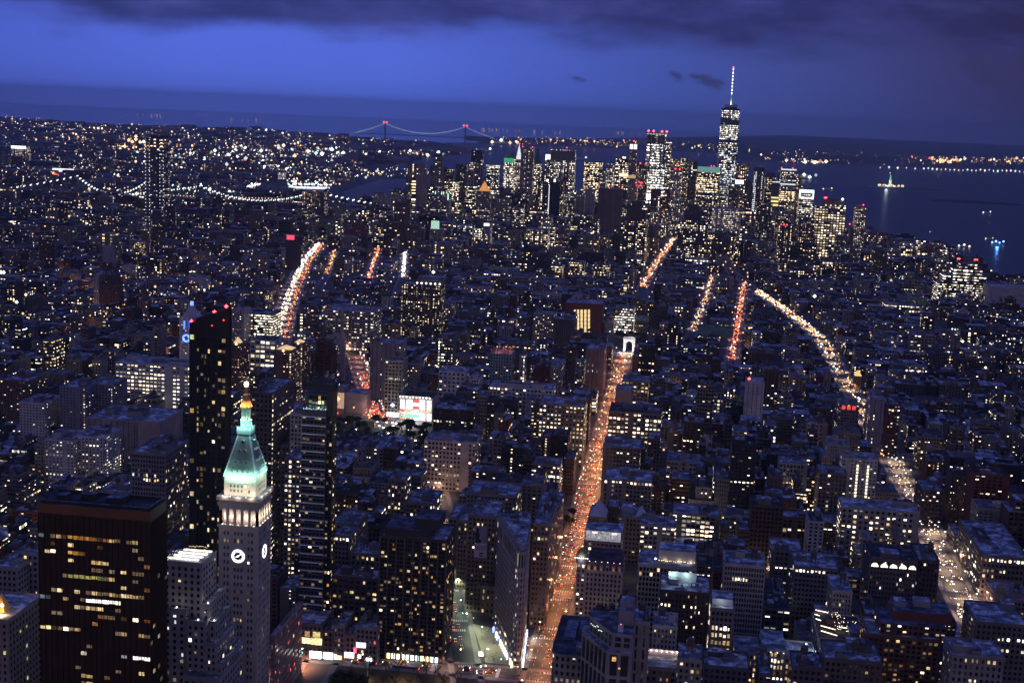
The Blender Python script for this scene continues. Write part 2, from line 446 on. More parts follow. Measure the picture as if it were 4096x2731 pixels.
class Windows:
    """windows of one building: the lit ones that show largest are parts of their own, the rest one part"""
    def __init__(s, root): s.full = False; s.root = root; s.lit = []; s.dark = MB(tuple(root.location))
    def one(s, ax, a, z, w, h, plane, out, k):
        """ax 'x': facade along x at y=plane; ax 'y': along y at x=plane; out = +-1 the side it faces"""
        if k in (None, '.', ' '):
            e = plane + out * 0.06
            P = [(a - w / 2, e), (a + w / 2, e)] if ax == 'x' else [(e, a - w / 2), (e, a + w / 2)]
            if (ax == 'x') != (out < 0): P = P[::-1]
            s.dark.face([(*P[0], z - h / 2), (*P[1], z - h / 2), (*P[1], z + h / 2), (*P[0], z + h / 2)])
        else:
            q = rnd.choice((1, 1, 1, .62, .8)); w2 = w * rnd.choice((1, 1, .9, .55))
            if s.full: q, w2 = rnd.choice((1, 1, .85)), w
            s.lit.append((ax, a + (w - w2) * rnd.choice((-.5, .5)), z + h * (1 - q) * rnd.choice((-.5, .5)), w2, h * q, plane, k))
    def grid(s, ax, a0, a1, plane, z0, z1, nx, nz, wf, hf, out, lit=0.15, kinds='Yyyydddo', rows=None, dark=True, skip=None):
        dx, dz = (a1 - a0) / nx, (z1 - z0) / nz
        for j in range(nz):
            rowp = lit * (0.3 + 1.4 * rnd.random())
            for i in range(nx):
                if skip and skip(i, j): continue
                k = None
                if rows is not None:
                    jj = nz - 1 - j
                    if jj < len(rows) and i < len(rows[jj]) and rows[jj][i] not in '. ': k = rows[jj][i]
                elif rnd.random() < rowp: k = rnd.choice(kinds)
                if k or dark: s.one(ax, a0 + (i + .5) * dx, z0 + (j + .5) * dz, dx * wf, dz * hf, plane, out, k)
    def done(s, darkmat=None):
        L = s.root.location
        s.lit.sort(key=lambda q: -LITC[q[6]][1] * q[3] * q[4])
        rest = MB(tuple(L))
        for n, (ax, a, z, w, h, pl, k) in enumerate(s.lit):
            if n < 96:
                o = link('window', PANE[k][rnd.randrange(5)], s.root)
                if ax == 'x': o.location = (a - L.x, pl - L.y, z - L.z); o.scale = (w, 0.22, h)
                else: o.location = (pl - L.x, a - L.y, z - L.z); o.scale = (0.22, w, h)
            else:
                c = (*LITC[k][0], LITC[k][1])
                if ax == 'x': rest.box(a - w / 2, a + w / 2, pl - .11, pl + .11, z - h / 2, z + h / 2, c)
                else: rest.box(pl - .11, pl + .11, a - w / 2, a + w / 2, z - h / 2, z + h / 2, c)
        o = rest.build('smaller_windows', GLOW, s.root)
        if o: o['kind'] = 'stuff'
        o = s.dark.build('dark_window_grid', darkmat or GLASSD, s.root)
        if o: o['kind'] = 'stuff'
# ================================================================= THE SETTING
def sheet(name, pts, z, m, kind='structure'):
    b = MB(); b.face([(p[0], p[1], z) for p in pts])
    # keep it facing up
    o = b.build(name, m)
    if o.data.polygons[0].normal.z < 0: o.data.flip_normals()
    o['kind'] = kind
    return o
ground = sheet('ground', [(48000 * math.cos(k * 0.0654498), 48000 * math.sin(k * 0.0654498)) for k in range(96)], 0, GROUND)
def make_water(name='harbour_water', rough=0.34, bump=0.2):
    m = newmat(name); t = m.node_tree; L = t.links
    geo = nd(t, 'ShaderNodeNewGeometry')
    mp = nd(t, 'ShaderNodeMapping'); mp.inputs['Scale'].default_value = (0.02, 0.012, 0.02)
    L.new(geo.outputs['Position'], mp.inputs[0])
    nz = nd(t, 'ShaderNodeTexNoise'); nz.inputs['Scale'].default_value = 1.0; nz.inputs['Detail'].default_value = 8; nz.inputs['Roughness'].default_value = 0.65
    L.new(mp.outputs[0], nz.inputs['Vector'])
    bp = nd(t, 'ShaderNodeBump'); bp.inputs['Strength'].default_value = bump; bp.inputs['Distance'].default_value = 3.0
    L.new(nz.outputs[0], bp.inputs['Height'])
    bs = nd(t, 'ShaderNodeBsdfPrincipled')
    bs.inputs['Base Color'].default_value = (0.004, 0.009, 0.03, 1)
    bs.inputs['Roughness'].default_value = rough
    bs.inputs['IOR'].default_value = 1.33
    L.new(bp.outputs[0], bs.inputs['Normal'])
    o = nd(t, 'ShaderNodeOutputMaterial'); L.new(bs.outputs[0], o.inputs[0])
    return m
WATER = make_water()
def zpoly(pts, fr='Z'): return [tuple(atz(fr, *p)[:2]) for p in pts]
# the bay with the Hudson, from the Manhattan piers round to the Narrows (outline read off the shorelines)
bay = zpoly([(2352, 660), (2270, 648), (2200, 606), (2110, 574), (1985, 560), (1700, 505), (1300, 480), (1130, 470), (960, 490), (830, 478), (770, 470),
             (790, 440), (830, 425), (875, 413), (960, 412), (1045, 403), (990, 395), (935, 392), (900, 383), (950, 365), (1090, 352), (1110, 347), (1060, 338),
             (1020, 331), (1025, 328), (1085, 328), (1150, 335), (1330, 337), (1480, 344), (1650, 352), (1720, 371), (1880, 379), (2000, 381), (2352, 388)])
bay += [(9000, 9000), (5000, 3800)]
sheet('harbour_water', bay, 0.5, WATER)
river = zpoly([(-300, 470), (0, 474), (130, 482), (330, 492), (420, 497), (560, 484), (700, 470), (770, 470), (830, 478), (820, 492), (740, 500), (560, 508), (420, 512), (330, 506), (150, 498), (0, 491), (-300, 488)])
sheet('east_river_water', river, 0.55, WATER)
ocean = zpoly([(-500, 250), (0, 268), (300, 289), (640, 303), (830, 319), (1010, 330), (1085, 328), (1160, 322)]) 
ocean = [p for p in ocean if math.hypot(*p) < 44000] + [(47900 * math.sin(R(a)), 47900 * math.cos(R(a))) for a in range(4, -46, -2)]
sheet('lower_bay_water', ocean, 0.5, make_water('open_sea_water', 0.06, 0.0))

# hills on the far shores
def ridge(name, pts, fr, yfar, hs, depth):
    """a low wooded ridge along the far shore: pts = shoreline in the picture"""
    b = MB(); P = [aty(fr, p[0], p[1], yfar) if yfar else atz(fr, *p) for p in pts]
    n = len(P)
    lay = [(0.2, 0), (0.45, 0.6), (0.7, 1.0), (1.2, 0.0)]
    G = []
    for i, p in enumerate(P):
        d = np.array([p[0], p[1]]); u = d / np.linalg.norm(d)
        h = hs[i % len(hs)]
        G.append([(p[0] + u[0] * depth * a, p[1] + u[1] * depth * a, 0.8 + h * k) for a, k in lay])
    for i in range(n - 1):
        for j in range(3):
            b.face([G[i][j], G[i + 1][j], G[i + 1][j + 1], G[i][j + 1]])
    o = b.build(name, mat('wooded_hill', (0.03, 0.035, 0.03), 0.95, 0.4, 0.004))
    o['kind'] = 'structure'
ridge('shore_hills', [(1070, 326), (1150, 332), (1330, 334), (1480, 341), (1600, 346), (1700, 352), (1760, 371), (1900, 377), (2050, 379), (2200, 384), (2420, 389)], 'Z', None, (20, 38, 42, 38, 52, 64, 60, 48, 40, 20, 14), 3500)
ridge('headland_hills', [(830, 345), (880, 340), (930, 340), (985, 338), (1040, 340)], 'Z', None, (30, 35, 45, 40, 15), 1100)
def island(name, cx, cy, rx, ry, h, fr='Z'):
    b = MB(); n = 28; A = []
    for k in range(n):
        a = 6.28318 * k / n
        q = 1 + 0.12 * math.sin(3 * a + cx)
        A.append((math.cos(a) * q, math.sin(a) * q))
    for k in range(n):
        p, q = A[k], A[(k + 1) % n]
        b.face([(cx + p[0] * rx, cy + p[1] * ry, 0.3), (cx + q[0] * rx, cy + q[1] * ry, 0.3), (cx + q[0] * rx * .9, cy + q[1] * ry * .9, h), (cx + p[0] * rx * .9, cy + p[1] * ry * .9, h)])
    b.face([(cx + p[0] * rx * .9, cy + p[1] * ry * .9, h) for p in A])
    o = b.build(name, mat('island_earth', (0.035, 0.04, 0.035), 0.95, 0.4, 0.02)); o['kind'] = 'structure'
lib = atz('C', 1450, 592)
island('liberty_island_land', lib[0] + 60, lib[1], 260, 160, 3)
el = atz('C', 2010, 688)
island('ellis_island_land', el[0], el[1], 240, 150, 3)
gov = atz('B', 820, 535)
island('governors_island_land', gov[0], gov[1], 330, 250, 4)

# ---------------------------------------------------------------- roads
ROADS = []      # (name, polyline, width)
def road(name, pts, w, z=0.05, walk=4.0):
    ROADS.append((name, pts, w + 2 * walk))
    def ribbon(off0, off1, z0, nm, m, top=None):
        b = MB(); L = []
        for i, p in enumerate(pts):
            a = np.array(pts[max(0, i - 1)]); c = np.array(pts[min(len(pts) - 1, i + 1)])
            d = (c - a) / np.linalg.norm(c - a); nrm = np.array([d[1], -d[0]])
            L.append((np.array(p) + nrm * off0, np.array(p) + nrm * off1))
        for i in range(len(L) - 1):
            q = [L[i][0], L[i][1], L[i + 1][1], L[i + 1][0]]
            b.face([(x[0], x[1], z0) for x in q])
            if top:
                for e in (0, 1):
                    b.face([(*L[i][e], 0), (*L[i + 1][e], 0), (*L[i + 1][e], z0), (*L[i][e], z0)])
        o = b.build(nm, m); o['kind'] = 'structure'
        if o.data.polygons[0].normal.z < 0: o.data.flip_normals()
    ribbon(-w / 2, w / 2, z, name, ROAD)
    if walk:
        ribbon(-w / 2 - walk, -w / 2, 0.17, name + '_sidewalk', WALK, True)
        ribbon(w / 2, w / 2 + walk, 0.17, name + '_sidewalk', WALK, True)
FIFTH, BWAY, PARKS, BOWERY, LAF, SIXTH, LOWSIX = -82, None, None, None, None, 247, None
def sixth_x(y): return float(np.interp(y, (300, 1060, 1350), (226, 238, 247)))
def zl(pts, fr='Z'): return [tuple(np.array(atz(fr, *p)[:2])) for p in pts]
ST23, DST = 848.0, 80.5
road('fifth_avenue_road', [(-80, 300), (-80, 1000), (-84, 1500), (-87, 2160)], 18)
road('broadway_road', [(-96, 700), (-130, 850), (-172, 1024), (-207, 1185), (-237, 1298), (-262, 1400)], 15, 0.06)
road('twenty_third_street_road', [(-900, 851), (-96, 851), (320, 851)], 17, 0.07)
road('park_avenue_road', [(-400, 700), (-396, 1380)], 18)
road('fourth_avenue_road', [(-365, 1560), (-374, 1610), (-443, 1822), (-490, 1970), (-600, 2300)], 20, 0.06)
road('bowery_road', [(-600, 1900), (-637, 2054), (-766, 2540), (-908, 3132), (-988, 3552), (-1010, 3800)], 34, 0.06)
road('sixth_avenue_road', [(226, 300), (238, 1060), (247, 1350), (247, 2420), (206, 2775), (165, 3043), (120, 3400), (100, 3900)], 20, 0.06)
road('lafayette_street_road', [(-560, 2550), (-619, 2910), (-731, 3451)], 14, 0.06)
road('mulberry_street_road', [(-640, 2700), (-690, 2875), (-818, 3524)], 14, 0.06)
road('mott_street_road', [(-740, 2650), (-790, 2900), (-905, 3400)], 10, 0.06)
road('broadway_lower_road', [(-74, 2650), (-92, 3001), (-74, 3582), (-40, 4436)], 18, 0.06)
road('macdougal_street_road', [(78, 2050), (82, 2120), (106, 2552), (141, 3197)], 14, 0.06)
road('thompson_street_road', [(10, 2250), (20, 2385), (47, 2840), (70, 3344)], 12, 0.06)
road('madison_avenue_road', [(-228, 300), (-228, 842)], 17)
road('fourteenth_street_road', [(-900, 1560), (500, 1560)], 20, 0.07)
for k in range(1, 40):
    if k in (9,): continue
    y = ST23 + DST * k
    x0, x1 = -0.56 * y - 60, min(0.27 * y + 60, 620)
    road('cross_street_road', [(x0, y), (x1, y)], 9, 0.03, 0)
for x in (-560, -720, -900, -1100, -1330, -1560, -1800, 490, 740):
    road('side_avenue_road', [(x, max(500, abs(x) * 1.6)), (x, 3900 if x < 0 else 3300)], 16, 0.04, 0)

# painted markings on the near streets
def crosswalk(cx, cy, w, d, ang=0.0, n=9):
    b = MB(); ca, sa = math.cos(ang), math.sin(ang)
    for k in range(n):
        t = -w / 2 + (k + .5) * w / n
        q = [(t - w / n * .28, -d / 2), (t + w / n * .28, -d / 2), (t + w / n * .28, d / 2), (t - w / n * .28, d / 2)]
        b.face([(cx + p[0] * ca - p[1] * sa, cy + p[0] * sa + p[1] * ca, 0.085) for p in q])
    o = b.build('crosswalk_markings', PAINT); o['kind'] = 'structure'
for k in range(0, 10):
    y = ST23 + DST * k
    for s in (-1, 1):
        crosswalk(-80 - (k > 2) * 2, y + s * 9.5 + (4 if k == 0 else 0), 17, 4)
        if k < 7: crosswalk(-130 - (y - 850) * 0.237, y + s * 9.5, 14, 4, 0.2)
for y in (1010, 1090, 1170, 1250, 1330, 1410, 1490):
    for s in (-1, 1): crosswalk(sixth_x(y), y + s * 9, 19, 4)
crosswalk(-108, 851, 4, 15, 0, 1); crosswalk(-70, 858, 16, 4, 0, 8); crosswalk(-152, 851, 15, 4, 1.57, 7); crosswalk(-238, 851, 15, 4, 1.57, 7)
b = MB()
for x in (-86, -80, -74):
    for y in range(700, 1500, 12):
        b.face([(x - .12, y, .083), (x + .12, y, .083), (x + .12, y + 5, .083), (x - .12, y + 5, .083)])
for x in range(-420, 240, 12):
    for y in (847, 855): b.face([(x, y - .12, .087), (x + 5, y - .12, .087), (x + 5, y + .12, .087), (x, y + .12, .087)])
o = b.build('lane_markings', PAINT); o['kind'] = 'structure'
# the paved plaza between Broadway and the wedge building, and the park lawns
sheet('plaza_paving', [(-119, 866), (-99, 866), (-104, 880), (-122, 928), (-139, 934)], 0.19, mat('plaza_paving', (0.30, 0.27, 0.2), 0.8, 0.2, 0.5))
sheet('park_lawn', [(-405, 1395), (-272, 1395), (-290, 1545), (-362, 1545)], 0.1, mat('park_earth', (0.035, 0.04, 0.02), 0.95, 0.4, 0.08))
sheet('square_paving', [(-352, 1515), (-289, 1515), (-291, 1549), (-360, 1549)], 0.16, mat('plaza_paving', (0, 0, 0)))
sheet('madison_park_lawn', [(-215, 620), (-112, 620), (-126, 838), (-215, 838)], 0.1, mat('park_earth', (0, 0, 0)))
sheet('washington_park_lawn', [(-190, 2172), (60, 2172), (60, 2285), (-190, 2285)], 0.1, mat('park_earth', (0, 0, 0)))
PARKS_R = [(-405, -268, 1390, 1550), (-228, -96, 560, 862), (-200, 75, 2165, 2290), (-142, -99, 850, 935)]
# ================================================================= BUILDINGS
COL = {'brown': (.13, .085, .07, 0), 'tan': (.30, .25, .20, 0), 'grey': (.22, .21, .22, 0), 'dark': (.045, .042, .05, .2), 'white': (.50, .48, .46, 0), 'red': (.20, .055, .042, 0),
       'beige': (.36, .31, .26, 0), 'glass': (.03, .036, .048, .9), 'slate': (.10, .10, .12, 0), 'pale': (.42, .40, .40, 0), 'black': (.018, .018, .022, .5), 'green': (.12, .30, .24, 0), 'stone': (.27, .25, .23, 0)}
STY = {'loft': (3.3, 3.9, .55, .52), 'apt': (3.5, 3.0, .40, .46), 'band': (2.2, 3.8, .90, .46), 'glass': (1.8, 3.7, .86, .80), 'piers': (2.8, 3.8, .46, .66), 'pair': (2.3, 3.5, .55, .5), 'slit': (6.0, 4.0, .12, .8), 'none': (0, 1, 0, 0)}
FP = []          # footprints already taken: x0,x1,y0,y1,h
KV = []          # points of the ground and of facades that stay in sight
def style(sty, Y, lit, bri, tint):
    k = max(1.0, (Y / 1700.0)) ** 0.5
    b = STY[sty]
    if b[0] == 0: return None
    return (b[0] * k, b[1] * k, b[2], b[3], lit, bri, tint, rnd.random())
def roofcol(kind):
    return {'snow': SNOW, 'tar': TAR, 'grey': (.2, .2, .22, 0), 'blue': (.3, .32, .36, 0), 'copper': (.10, .28, .22, 0)}[kind]
def add_roof(root, x0, x1, y0, y1, h, wc, roof, tank=None, bulk=1, parapet=1.1, r=None):
    r = r or rnd
    o = tuple(root.location)
    t = 0.5
    if parapet:
        b = MB(o)
        for q in ((x0 - .15, x1 + .15, y0 - .15, y0 + t), (x0 - .15, x1 + .15, y1 - t, y1 + .15), (x0 - .15, x0 + t, y0 + t, y1 - t), (x1 - t, x1 + .15, y0 + t, y1 - t)):
            b.box(*q, h - .8, h + parapet, tuple(min(1, c * 1.15) for c in wc[:3]) + (0,))
        b.build('parapet', CITY, root)
    w, d = x1 - x0, y1 - y0
    for k in range(bulk):
        bw, bd, bh = w * r.uniform(.18, .42), d * r.uniform(.2, .4), r.uniform(2.5, 5.5)
        bx, by = x0 + 1 + (w - bw - 2) * r.random(), y0 + 1 + (d - bd - 2) * r.random()
        b = MB(o)
        b.box(bx, bx + bw, by, by + bd, h, h + bh, wc if r.random() < .6 else (.16, .15, .16, 0), None, roofcol(r.choice(('snow', 'snow', 'grey', 'tar'))))
        b.box(bx + bw * .2, bx + bw * .5, by + bd * .2, by + bd * .6, h + bh, h + bh + r.uniform(.8, 2), (.2, .2, .2, 0), None, SNOW)
        b.build('bulkhead', CITY, root)
    nu = int(min(9, w * d / 95))
    if nu and bulk:
        for k in range(1 + nu // 3):
            b = MB(o)
            ux, uy, l = x0 + 1.5 + (w - 8) * r.random(), y0 + 1.5 + (d - 5) * r.random(), r.uniform(4, 9)
            if w > 11 and d > 11: b.box(ux, min(x1 - 1, ux + l), uy, uy + .9, h + .3, h + 1.2, (.22, .22, .23, 0)) if r.random() < .6 else b.box(ux, ux + .9, uy, min(y1 - 1, uy + l), h + .3, h + 1.3, (.16, .16, .17, 0))
            b.build('duct', CITY, root)
        for k in range(min(nu, 6)):
            b = MB(o)
            ux, uy, s = x0 + 2 + (w - 5) * r.random(), y0 + 2 + (d - 5) * r.random(), r.uniform(1.2, 2.6)
            b.box(ux, ux + s, uy, uy + s * .8, h, h + s * .7, (.2, .2, .21, 0), None, SNOW); b.build('roof_unit', CITY, root)
    if tank is None: tank = r.random() < .28
    if tank:
        b = MB(o)
        tx, ty, tr = x0 + w * r.uniform(.25, .75), y0 + d * r.uniform(.35, .75), 2.2
        for sx in (-1, 1):
            for sy in (-1, 1): b.bar((tx + sx * 1.4, ty + sy * 1.4, h), (tx + sx * 1.4, ty + sy * 1.4, h + 4.2), .3, (.05, .045, .045, 0))
        b.cyl(tx, ty, tr, h + 4, h + 8.2, (.12, .075, .05, 0), 10)
        b.cyl(tx, ty, tr + .25, h + 8.2, h + 10, (.1, .1, .11, 0), 10, .05, False)
        b.build('water_tank', CITY, root)
def building(name, label, cat, x0, x1, y0, y1, h, wc, st, roof='snow', tank=None, bulk=1, group=None, bands=None, parapet=1.1, base=0.0, wallname='wall'):
    root = thing(name, label, cat, ((x0 + x1) / 2, (y0 + y1) / 2, 0), group)
    b = MB(tuple(root.location))
    if bands:
        for (a, c, lit, bri, tint) in bands:
            s2 = (st[0], st[1], st[2], st[3], lit, bri, tint, rnd.random()) if st and lit is not None else None
            b.prism([(x0, y0), (x1, y0), (x1, y1), (x0, y1)], a * h, c * h, wc, s2, roofcol(roof), cap=(c >= 1))
    else:
        b.box(x0, x1, y0, y1, base, h, wc, st, roofcol(roof))
    b.build(wallname, CITY, root)
    add_roof(root, x0, x1, y0, y1, h, wc, roof, tank, bulk, parapet)
    FP.append((x0, x1, y0, y1, h))
    return root
def H(name, cat, label, fr, xl, xr, yt, YH, depth=35, col='grey', sty='loft', lit=.15, bri=1.0, tint=.35, yb=None, **kw):
    """a building read off the photograph: facade corners in the picture at distance (or, under 150, of roof height) YH"""
    Y = YH if YH > 150 else float(atz(fr, (xl + xr) / 2, yt, YH)[1])
    a, c = aty(fr, xl, yt, Y), aty(fr, xr, yt, Y)
    h = (a[2] + c[2]) / 2
    wc = COL[col] if isinstance(col, str) else col
    geo = kw.pop('geo', None)
    st = kw.pop('st', None) or style(sty, Y, lit, bri, tint)
    if geo: st = None
    root = building(name, label, cat, a[0], c[0], Y, Y + depth, h, wc, st, **kw)
    if yb is not None:
        for t in (.1, .5, .9):
            p = aty(fr, xl + (xr - xl) * t, yb, Y); KV.append((p[0], Y - 1, max(0.5, p[2])))
    elif Y < 1350 or 3400 < Y < 5400:
        for t in (.1, .5, .9): KV.append((a[0] + (c[0] - a[0]) * t, Y - 1, (.5 if Y < 1350 else .42) * h))
    D = dict(root=root, x0=a[0], x1=c[0], y0=Y, y1=Y + depth, h=h, wc=wc)
    if geo:
        wn = Windows(root)
        bay, fl, wf, hf = geo[:4]
        kinds = geo[4] if len(geo) > 4 else 'Yyyydddo'
        nx, nz = max(2, round((D['x1'] - D['x0']) / bay)), max(2, round(h / fl))
        rows = geo[5] if len(geo) > 5 else None
        zb = 0
        wn.grid('x', D['x0'] + .6, D['x1'] - .6, Y, zb + fl * .3, h - .7, nx, nz, wf, hf, -1, lit, kinds, rows)
        ny = max(2, round(depth / bay))
        side = 1 if (a[0] + c[0]) / 2 < 0 else -1
        wn.grid('y', Y + .6, Y + depth - .6, D['x1'] if side > 0 else D['x0'], zb + fl * .3, h - .7, ny, nz, wf, hf, side, lit * .7, kinds)
        D['wn'] = wn
        wn.done()
    return D
def extra(D, name, boxes, wc=None, st=None, roof=SNOW, m=None):
    """one more part of a building made of boxes in picture-free metres"""
    b = MB(tuple(D['root'].location))
    for q in boxes: b.box(*q, wc or D['wc'], st, roof)
    return b.build(name, m or CITY, D['root'])
def beacon(D, x, y, z, col=(1, .06, .06), s=6, r=1.2):
    b = MB(tuple(D['root'].location)); b.octa((x, y, z), r, (*col, s)); b.bar((x, y, z - r * 2.5), (x, y, z - r), .4, (.1, .1, .1, 0.0))
    return b.build('beacon', GLOW, D['root'])
# ================================================================= NEAR LANDMARKS
def dz(y, fr, X, Y): return float(aty(fr, X, y, Y)[2])

# --- the tall brown glass office slab, bottom left
A0, A1 = aty('R', 287, 225, 620), aty('R', 1130, 285, 620)
x0, x1, h = A0[0], A1[0], 169.0
D = dict(x0=x0, x1=x1, y0=620, y1=662, h=h, wc=(.055, .026, .014, .75))
D['root'] = thing('office_slab', 'dark brown glass office slab with rows of amber lit windows, bottom left', 'office tower', ((x0 + x1) / 2, 641, 0))
b = MB(tuple(D['root'].location)); b.box(x0, x1, 620, 642, 0, h, D['wc'], None, TAR); b.build('wall', CITY, D['root'])
extra(D, 'crown_band', [(x0 - .1, x1 + .1, 619.8, 620.4, h - 5, h - .2)], (.22, .085, .03, .3))
b = MB(tuple(D['root'].location))
for k in range(20):
    xx = x0 + (x1 - x0) * k / 19.5
    b.box(xx - .12, xx + .12, 619.6, 619.95, 2, h - 6, (.03, .015, .01, .4))
for k in range(15):
    yy = 620 + 22 * k / 14
    b.box(x1 + .05, x1 + .3, yy - .12, yy + .12, 2, h - 6, (.03, .02, .015, .4))
o = b.build('mullion_grid', CITY, D['root'])
extra(D, 'roof_screen', [(x0 + 1, x1 - 1, 621, 621.5, h, h + 1.5), (x0 + 1, x1 - 1, 640.5, 641, h, h + 1.5), (x1 - 1.4, x1 - .9, 621.6, 640.4, h, h + 1.5)], (.03, .03, .035, 0))
for q in ((.3, .42, 631, 636), (.55, .7, 628, 638), (.12, .2, 626, 632)):
    extra(D, 'bulkhead', [(x0 + q[0] * (x1 - x0), x0 + q[1] * (x1 - x0), q[2], q[3], h, h + 3)], (.03, .03, .035, 0), None, (.2, .2, .25, 0))
ROWS = ["".join(c if c not in 'yYd' or rnd.random() < .34 else {'Y': 'y', 'y': 'd', 'd': '.'}[c] for c in q) for q in ["", "", "", "c.dyoOOOOoooYd.yY..", "..o..Y....o....dy..", "dyY.dOOO....d....d.", ".....Y...YYY......o", "........dyd.Y.Y.dd.", "....dggggggyyd..y..", "........dd....y...o", "..yyddydyyyyyyYYYd.",
        "cc.dydddWWWWWWd....", "......yyYYY..d.d...", "d.Yyd.....oyydo.Y.o", "......dd.o......d..", "YYyyYYy......dyd.yd", "...d.............d.", "........d........d.", ".......wd.....w.WWW", "........d..d.......",
        "....d.d....ddy.d.y.", ".......yy..d.......", "d......yy..d.dd...d", "........d.....oydd.", "...d....d..........", "........ddd....d...", "y..d...............", "....yy.............", "............dd.....", "..................."]]
wn = Windows(D['root'])
wn.full = True; wn.grid('x', x0, x1, 620, 3, h - 2.5, 19, 40, .90, .46, -1, 0, rows=ROWS, dark=False)
wn.grid('y', 620, 642, x1, 3, h - 2.5, 7, 40, .8, .5, 1, .06, 'ddddYyw', dark=False)
wn.done()
FP.append((x0, x1, 620, 642, h))

# --- the marble clock tower with the lit green pyramid
Y = 740.0
x0, x1 = -264.6, -240.6
y1 = Y + 25
cx, cyy = (x0 + x1) / 2, Y + 12.5
T = thing('clock_tower', 'marble clock tower with lit white clock faces and floodlit green pyramid roof', 'clock tower', (cx, cyy, 0))
TL = tuple(T.location)
MARBLE = (.52, .455, .38, 0)
zc = lambda y: dz(y, 'T', 300, Y)
zlog0, zlog1, zcor, zup, zeave = zc(1222), zc(1085), zc(1030), zc(1000), zc(846)
b = MB(TL); b.box(x0, x1, Y, y1, 0, zlog0 - 1.5, MARBLE); b.build('shaft', CITY, T)
b = MB(TL); b.box(x0 - .7, x1 + .7, Y - .7, y1 + .7, zlog0 - 1.5, zlog0, MARBLE, None, MARBLE); b.build('loggia_balcony', CITY, T)
# loggia: piers, back wall and round arches
lo = MB(TL); inner = MB(TL)
zs = zlog1 - 2.2
inner.box(x0 + 2.4, x1 - 2.4, Y + 2.4, y1 - 2.4, zlog0, zlog1 + 1, (.62, .56, .50, 0))
w5 = (x1 - x0) / 5
def arch_row(bm, a0, n, wdt, fx, z0, zsp, ztop, depth, wc):
    """n arches: fx(a, d) -> (x, y) with a along the wall and d into it"""
    for k in range(n + 1):
        c = a0 + k * wdt
        for d in (0, depth):
            pass
        p = [fx(c - .8, 0), fx(c + .8, 0), fx(c + .8, depth), fx(c - .8, depth)]
        area = sum(p[i][0] * p[(i + 1) % 4][1] - p[(i + 1) % 4][0] * p[i][1] for i in range(4))
        bm.prism(p if area > 0 else p[::-1], z0, zsp, wc)
    for k in range(n):
        c0, c1 = a0 + k * wdt + .8, a0 + (k + 1) * wdt - .8
        r = (c1 - c0) / 2; m = (c0 + c1) / 2
        pts = [(m - r * math.cos(math.pi * i / 8), zsp + r * math.sin(math.pi * i / 8)) for i in range(9)]
        for i in range(8):
            (a, za), (e, ze) = pts[i], pts[i + 1]
            bm.face([(*fx(a, 0), za), (*fx(e, 0), ze), (*fx(e, 0), ztop), (*fx(a, 0), ztop)], wc)
            bm.face([(*fx(a, 0), za), (*fx(e, 0), ze), (*fx(e, depth), ze), (*fx(a, depth), za)], wc)
    for k in range(n + 1):
        c = a0 + k * wdt
        bm.face([(*fx(c - .8, 0), zsp), (*fx(c + .8, 0), zsp), (*fx(c + .8, 0), ztop), (*fx(c - .8, 0), ztop)], wc)
arch_row(lo, x0 + .8, 5, (x1 - x0 - 1.6) / 5, lambda a, d: (a, Y + d), zlog0, zs, zlog1 + 1, 1.6, MARBLE)
arch_row(lo, Y + .8, 5, (y1 - Y - 1.6) / 5, lambda a, d: (x1 - d, a), zlog0, zs, zlog1 + 1, 1.6, MARBLE)
arch_row(lo, Y + .8, 5, (y1 - Y - 1.6) / 5, lambda a, d: (x0 + d, a), zlog0, zs, zlog1 + 1, 1.6, MARBLE)
lo.build('loggia_arcade', CITY, T); inner.build('loggia_back_wall', CITY, T)
b = MB(TL); b.box(x0, x1, Y, y1, zlog1 + 1, zcor, MARBLE); b.box(x0 - 1.2, x1 + 1.2, Y - 1.2, y1 + 1.2, zcor, zup, MARBLE, None, (.3, .3, .32, 0)); b.build('cornice', CITY, T)
U0, U1, V0, V1 = x0 + 2.3, x1 - 2.3, Y + 2.3, y1 - 2.3
b = MB(TL); b.box(U0, U1, V0, V1, zup, zeave - .8, MARBLE); b.box(U0 - .5, U1 + .5, V0 - .5, V1 + .5, zeave - .8, zeave, MARBLE, None, MARBLE)
b.box(U0 + 2.2, U1 - 2.2, V0 - .25, V0, zeave - 4.2, zeave - 3.8, (.7, .68, .65, 0)); b.build('upper_storey', CITY, T)
ztip = dz(492, 'T', 285, cyy); zlant = dz(436, 'T', 285, cyy)
COPPER = (.19, .235, .22, 0)
tt = .34
b = MB(TL); b.pyramid(U0 - .2, U1 + .2, V0 - .2, V1 + .2, zeave, ztip, COPPER, tt)
hw = (U1 - U0) / 2 * tt
b.build('pyramid_roof', CITY, T)
b = MB(TL)
for sx in (-1, 1):
    for sy in (-1, 1):
        b.bar((cx + sx * (U1 - U0) / 2, cyy + sy * (V1 - V0) / 2, zeave), (cx + sx * hw, cyy + sy * hw, ztip), .9, (.5, .6, .56, 0))
b.build('rib_frame', CITY, T)
